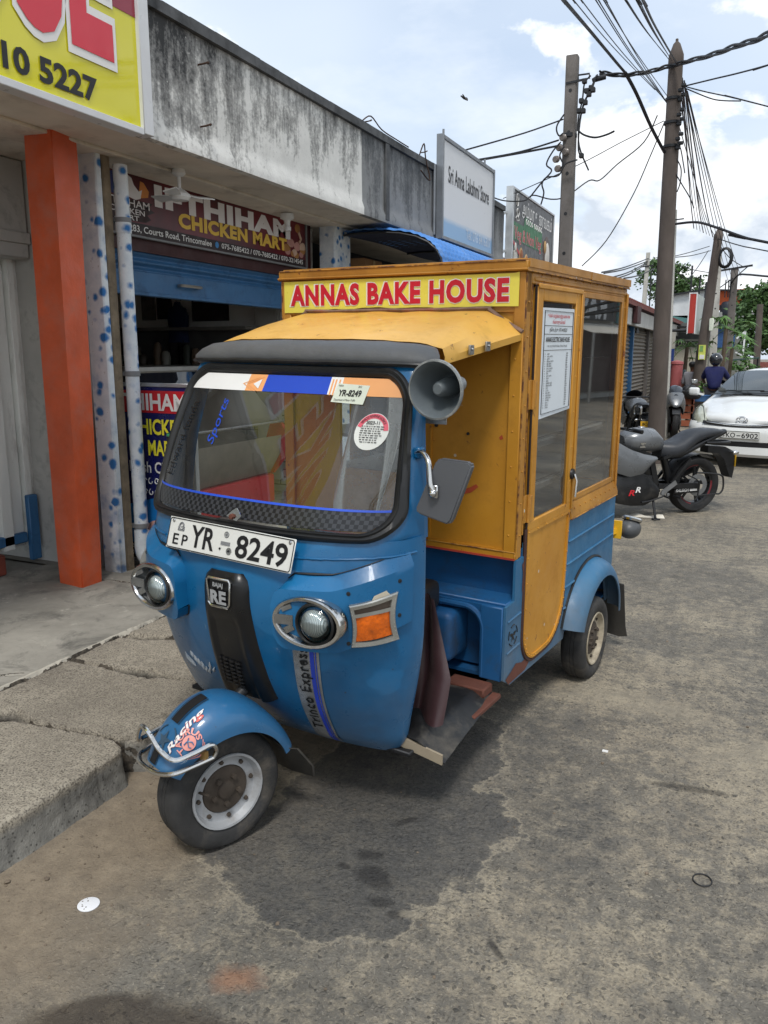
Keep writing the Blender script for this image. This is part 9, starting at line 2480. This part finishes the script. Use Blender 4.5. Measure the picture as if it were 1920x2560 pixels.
# ------------------------------------------------------------------ people and bird
GREYC = M('grey_shirt', S(140, 140, 146), 0.9, var=0.06, bump=0.1)
person('person', 'person in grey shirt and dark trousers standing by the pale house wall', (-1.37, 22.4, -0.33 + 0.0), R(150), SKIN, GREYC, M('dark_cloth', S(36, 34, 36), 0.9), {})
rd = person('person', 'person in navy jacket and dark helmet riding away behind the white car', (-0.72, 19.55, -0.16), R(175), SKIN, M('rider_navy', S(28, 34, 84), 0.8), M('dark_cloth', S(36, 34, 36), 0.9),
       dict(hil=(0.10, -0.05, 0.88), knl=(0.17, -0.42, 0.82), anl=(0.15, -0.30, 0.42), tol=(0.15, -0.44, 0.38), hir=(-0.10, -0.05, 0.88), knr=(-0.17, -0.42, 0.82), anr=(-0.15, -0.30, 0.42), tor=(-0.15, -0.44, 0.38),
            ell=(0.27, -0.18, 1.17), wrl=(0.26, -0.44, 1.08), hal=(0.26, -0.52, 1.07), elr=(-0.27, -0.18, 1.17), wrr=(-0.26, -0.44, 1.08), har=(-0.26, -0.52, 1.07)), hair=False)
mb = MB(); mb.ball((0, 0.0, 1.60), 0.145, (0.95, 1.1, 1.0), 20, 14); mb.ball((0, -0.11, 1.54), 0.09, (1, 0.8, 0.6)); mb.build('helmet', M('helmet_dark', S(40, 42, 46), 0.15, var=0.1, bump=0, coat=0.6), rd)
bd_ = thing('flying_bird', 'dark bird flying in the open sky above the white store board', 'bird', AT(1160, 245, 20), 0, absolute=False)
mb = MB(); mb.tube([(-0.14, 0, 0.10), (-0.08, 0, 0.055), (0, 0, 0), (0.09, 0, -0.06), (0.16, 0, -0.10)], [0.012, 0.035, 0.05, 0.035, 0.03], 8); mb.ball((-0.12, 0, 0.085), 0.032); bo_ = mb.build('body', BLACKF, bd_); bd_.scale = (0.6, 0.6, 0.6)
for sg in (-1, 1):
    mb = MB(); mb.prism([V(-0.06, sg * 0.02, 0.05), V(-0.02 + 0.08 * (sg > 0), sg * 0.16, 0.10 - 0.05 * (sg > 0)), V(0.05, sg * 0.30, 0.06), V(0.10, sg * 0.20, -0.02), V(0.07, sg * 0.03, -0.04)], (0.004, 0, 0.008)); mb.build('wing', BLACKF, bd_)

# ------------------------------------------------------------------ litter on the road
mb = MB(); mb.lathe([(0.0, 0.003), (0.028, 0.003), (0.031, 0.002), (0.031, 0.0)], (-1.62, 1.515, 0.001), (0, 0, 1), 28)
g = NT('chipped_white_lid'); cc = g.mix(g.ramp(g.voro(70), (0.16, 1.0), (0.2, 0.0)), S(226, 228, 232), S(96, 84, 72))
tag(mb.build('paper_disc', g.fin(cc, 0.6), base=(-1.62, 1.515, 0.0)), 'small white paper disc lying on the dusty asphalt near the kerb', 'paper disc')
mb = MB(); mb.tube([V(-0.01 + 0.027 * math.cos(a), 2.36 + 0.030 * math.sin(a), 0.003) for a in [2 * PI * i / 28 for i in range(28)]], 0.0022, 6, closed=True)
tag(mb.build('rubber_ring', RUBB, base=(-0.01, 2.36, 0.0)), 'thin black rubber ring lying on the pale asphalt at right', 'ring')
mb = MB(); mb.grid(lambda u, v: V(-0.98 + 0.34 * u - 0.05 * v, 7.95 + 0.10 * v + 0.05 * u, 0.004 + 0.03 * math.sin(u * 5) ** 2 * math.sin(v * 3)), 12, 5)
tag(mb.build('plastic_wrapper', M('wrapper_pale', S(216, 210, 196), 0.5), base=(-0.9, 7.95, 0)), 'crumpled pale wrapper on the ground under the grey motorcycle', 'wrapper')
for k, (x, y, lab) in enumerate(((0.30, 3.25, 'tiny pale paper scrap on the asphalt right of the rear wheel'), (-0.42, 3.05, 'tiny pale paper scrap near the step mat on the asphalt'))):
    mb = MB(); mb.bx(x, x + 0.022, y, y + 0.016, 0.001, 0.004); tag(mb.build('paper_scrap', WHITEF, base=(x, y, 0)), lab, 'paper scrap')

# ------------------------------------------------------------------ the other side of the street (seen as reflections in the glass)
SHL = M('pale_shutter', S(186, 182, 174), 0.6, 0.0, var=0.1, vs=3)
osd = thing('opposite_shops', 'shop row across the street with corrugated awning and dark signboard', 'shop building', (9.0, 22.0, 0.0))
mb = MB(); mb.bx(9.0, 13, 6, 48, 0.0, 3.9); mb.build('wall', M('opp_wall', S(190, 188, 180), 0.85, var=0.12), osd)
for ya in (7, 11, 15, 18.6, 28, 32, 36, 40):
    mb = MB(); mb.grid(lambda u, v: V(8.96 + 0.02 * math.sin(v * 2 * PI * 18), ya + 3.3 * u, 0.15 + 2.2 * v), 2, 145); mb.build('roller_shutter', SHL, osd)
mb = MB(); mb.bx(8.93, 8.99, 22.2, 27.4, 0.2, 2.2); mb.build('open_front', M('opp_dark', S(74, 48, 48), 0.8), osd)
mb = MB(); mb.grid(lambda u, v: V(7.9 + 1.1 * v, 21.6 + 7 * u, 1.98 + 0.32 * v + 0.02 * math.sin(u * 2 * PI * 50)), 240, 2); mb.build('awning', M('opp_awning', S(206, 202, 190), 0.6, var=0.1), osd)
for y in (21.8, 25, 28.4):
    mb = MB(); mb.tube([(7.95, y, 0), (7.95, y, 2.0)], 0.05, 8); mb.build('post', STEEL, osd)
mb = MB(); mb.bx(8.9, 8.98, 25.4, 26.6, 2.35, 3.5); mb.build('teal_panel', M('opp_teal', S(60, 120, 120), 0.6), osd)
os_ = thing('opposite_sign', 'dark signboard with white capitals across the street', 'shop sign', (8.9, 23.0, 2.4))
mb = MB(); mb.bx(8.85, 8.95, 18.5, 25.2, 2.38, 3.4); mb.build('panel', M('opp_sign', S(56, 56, 58), 0.5), os_)
mb = MB(); text(mb, 'RAS', (8.845, 24.5, 2.46), (0, -1, 0), (0, 0, 1), 0.92, 0.04, 1.15); mb.build('lettering', WHITEF, os_)
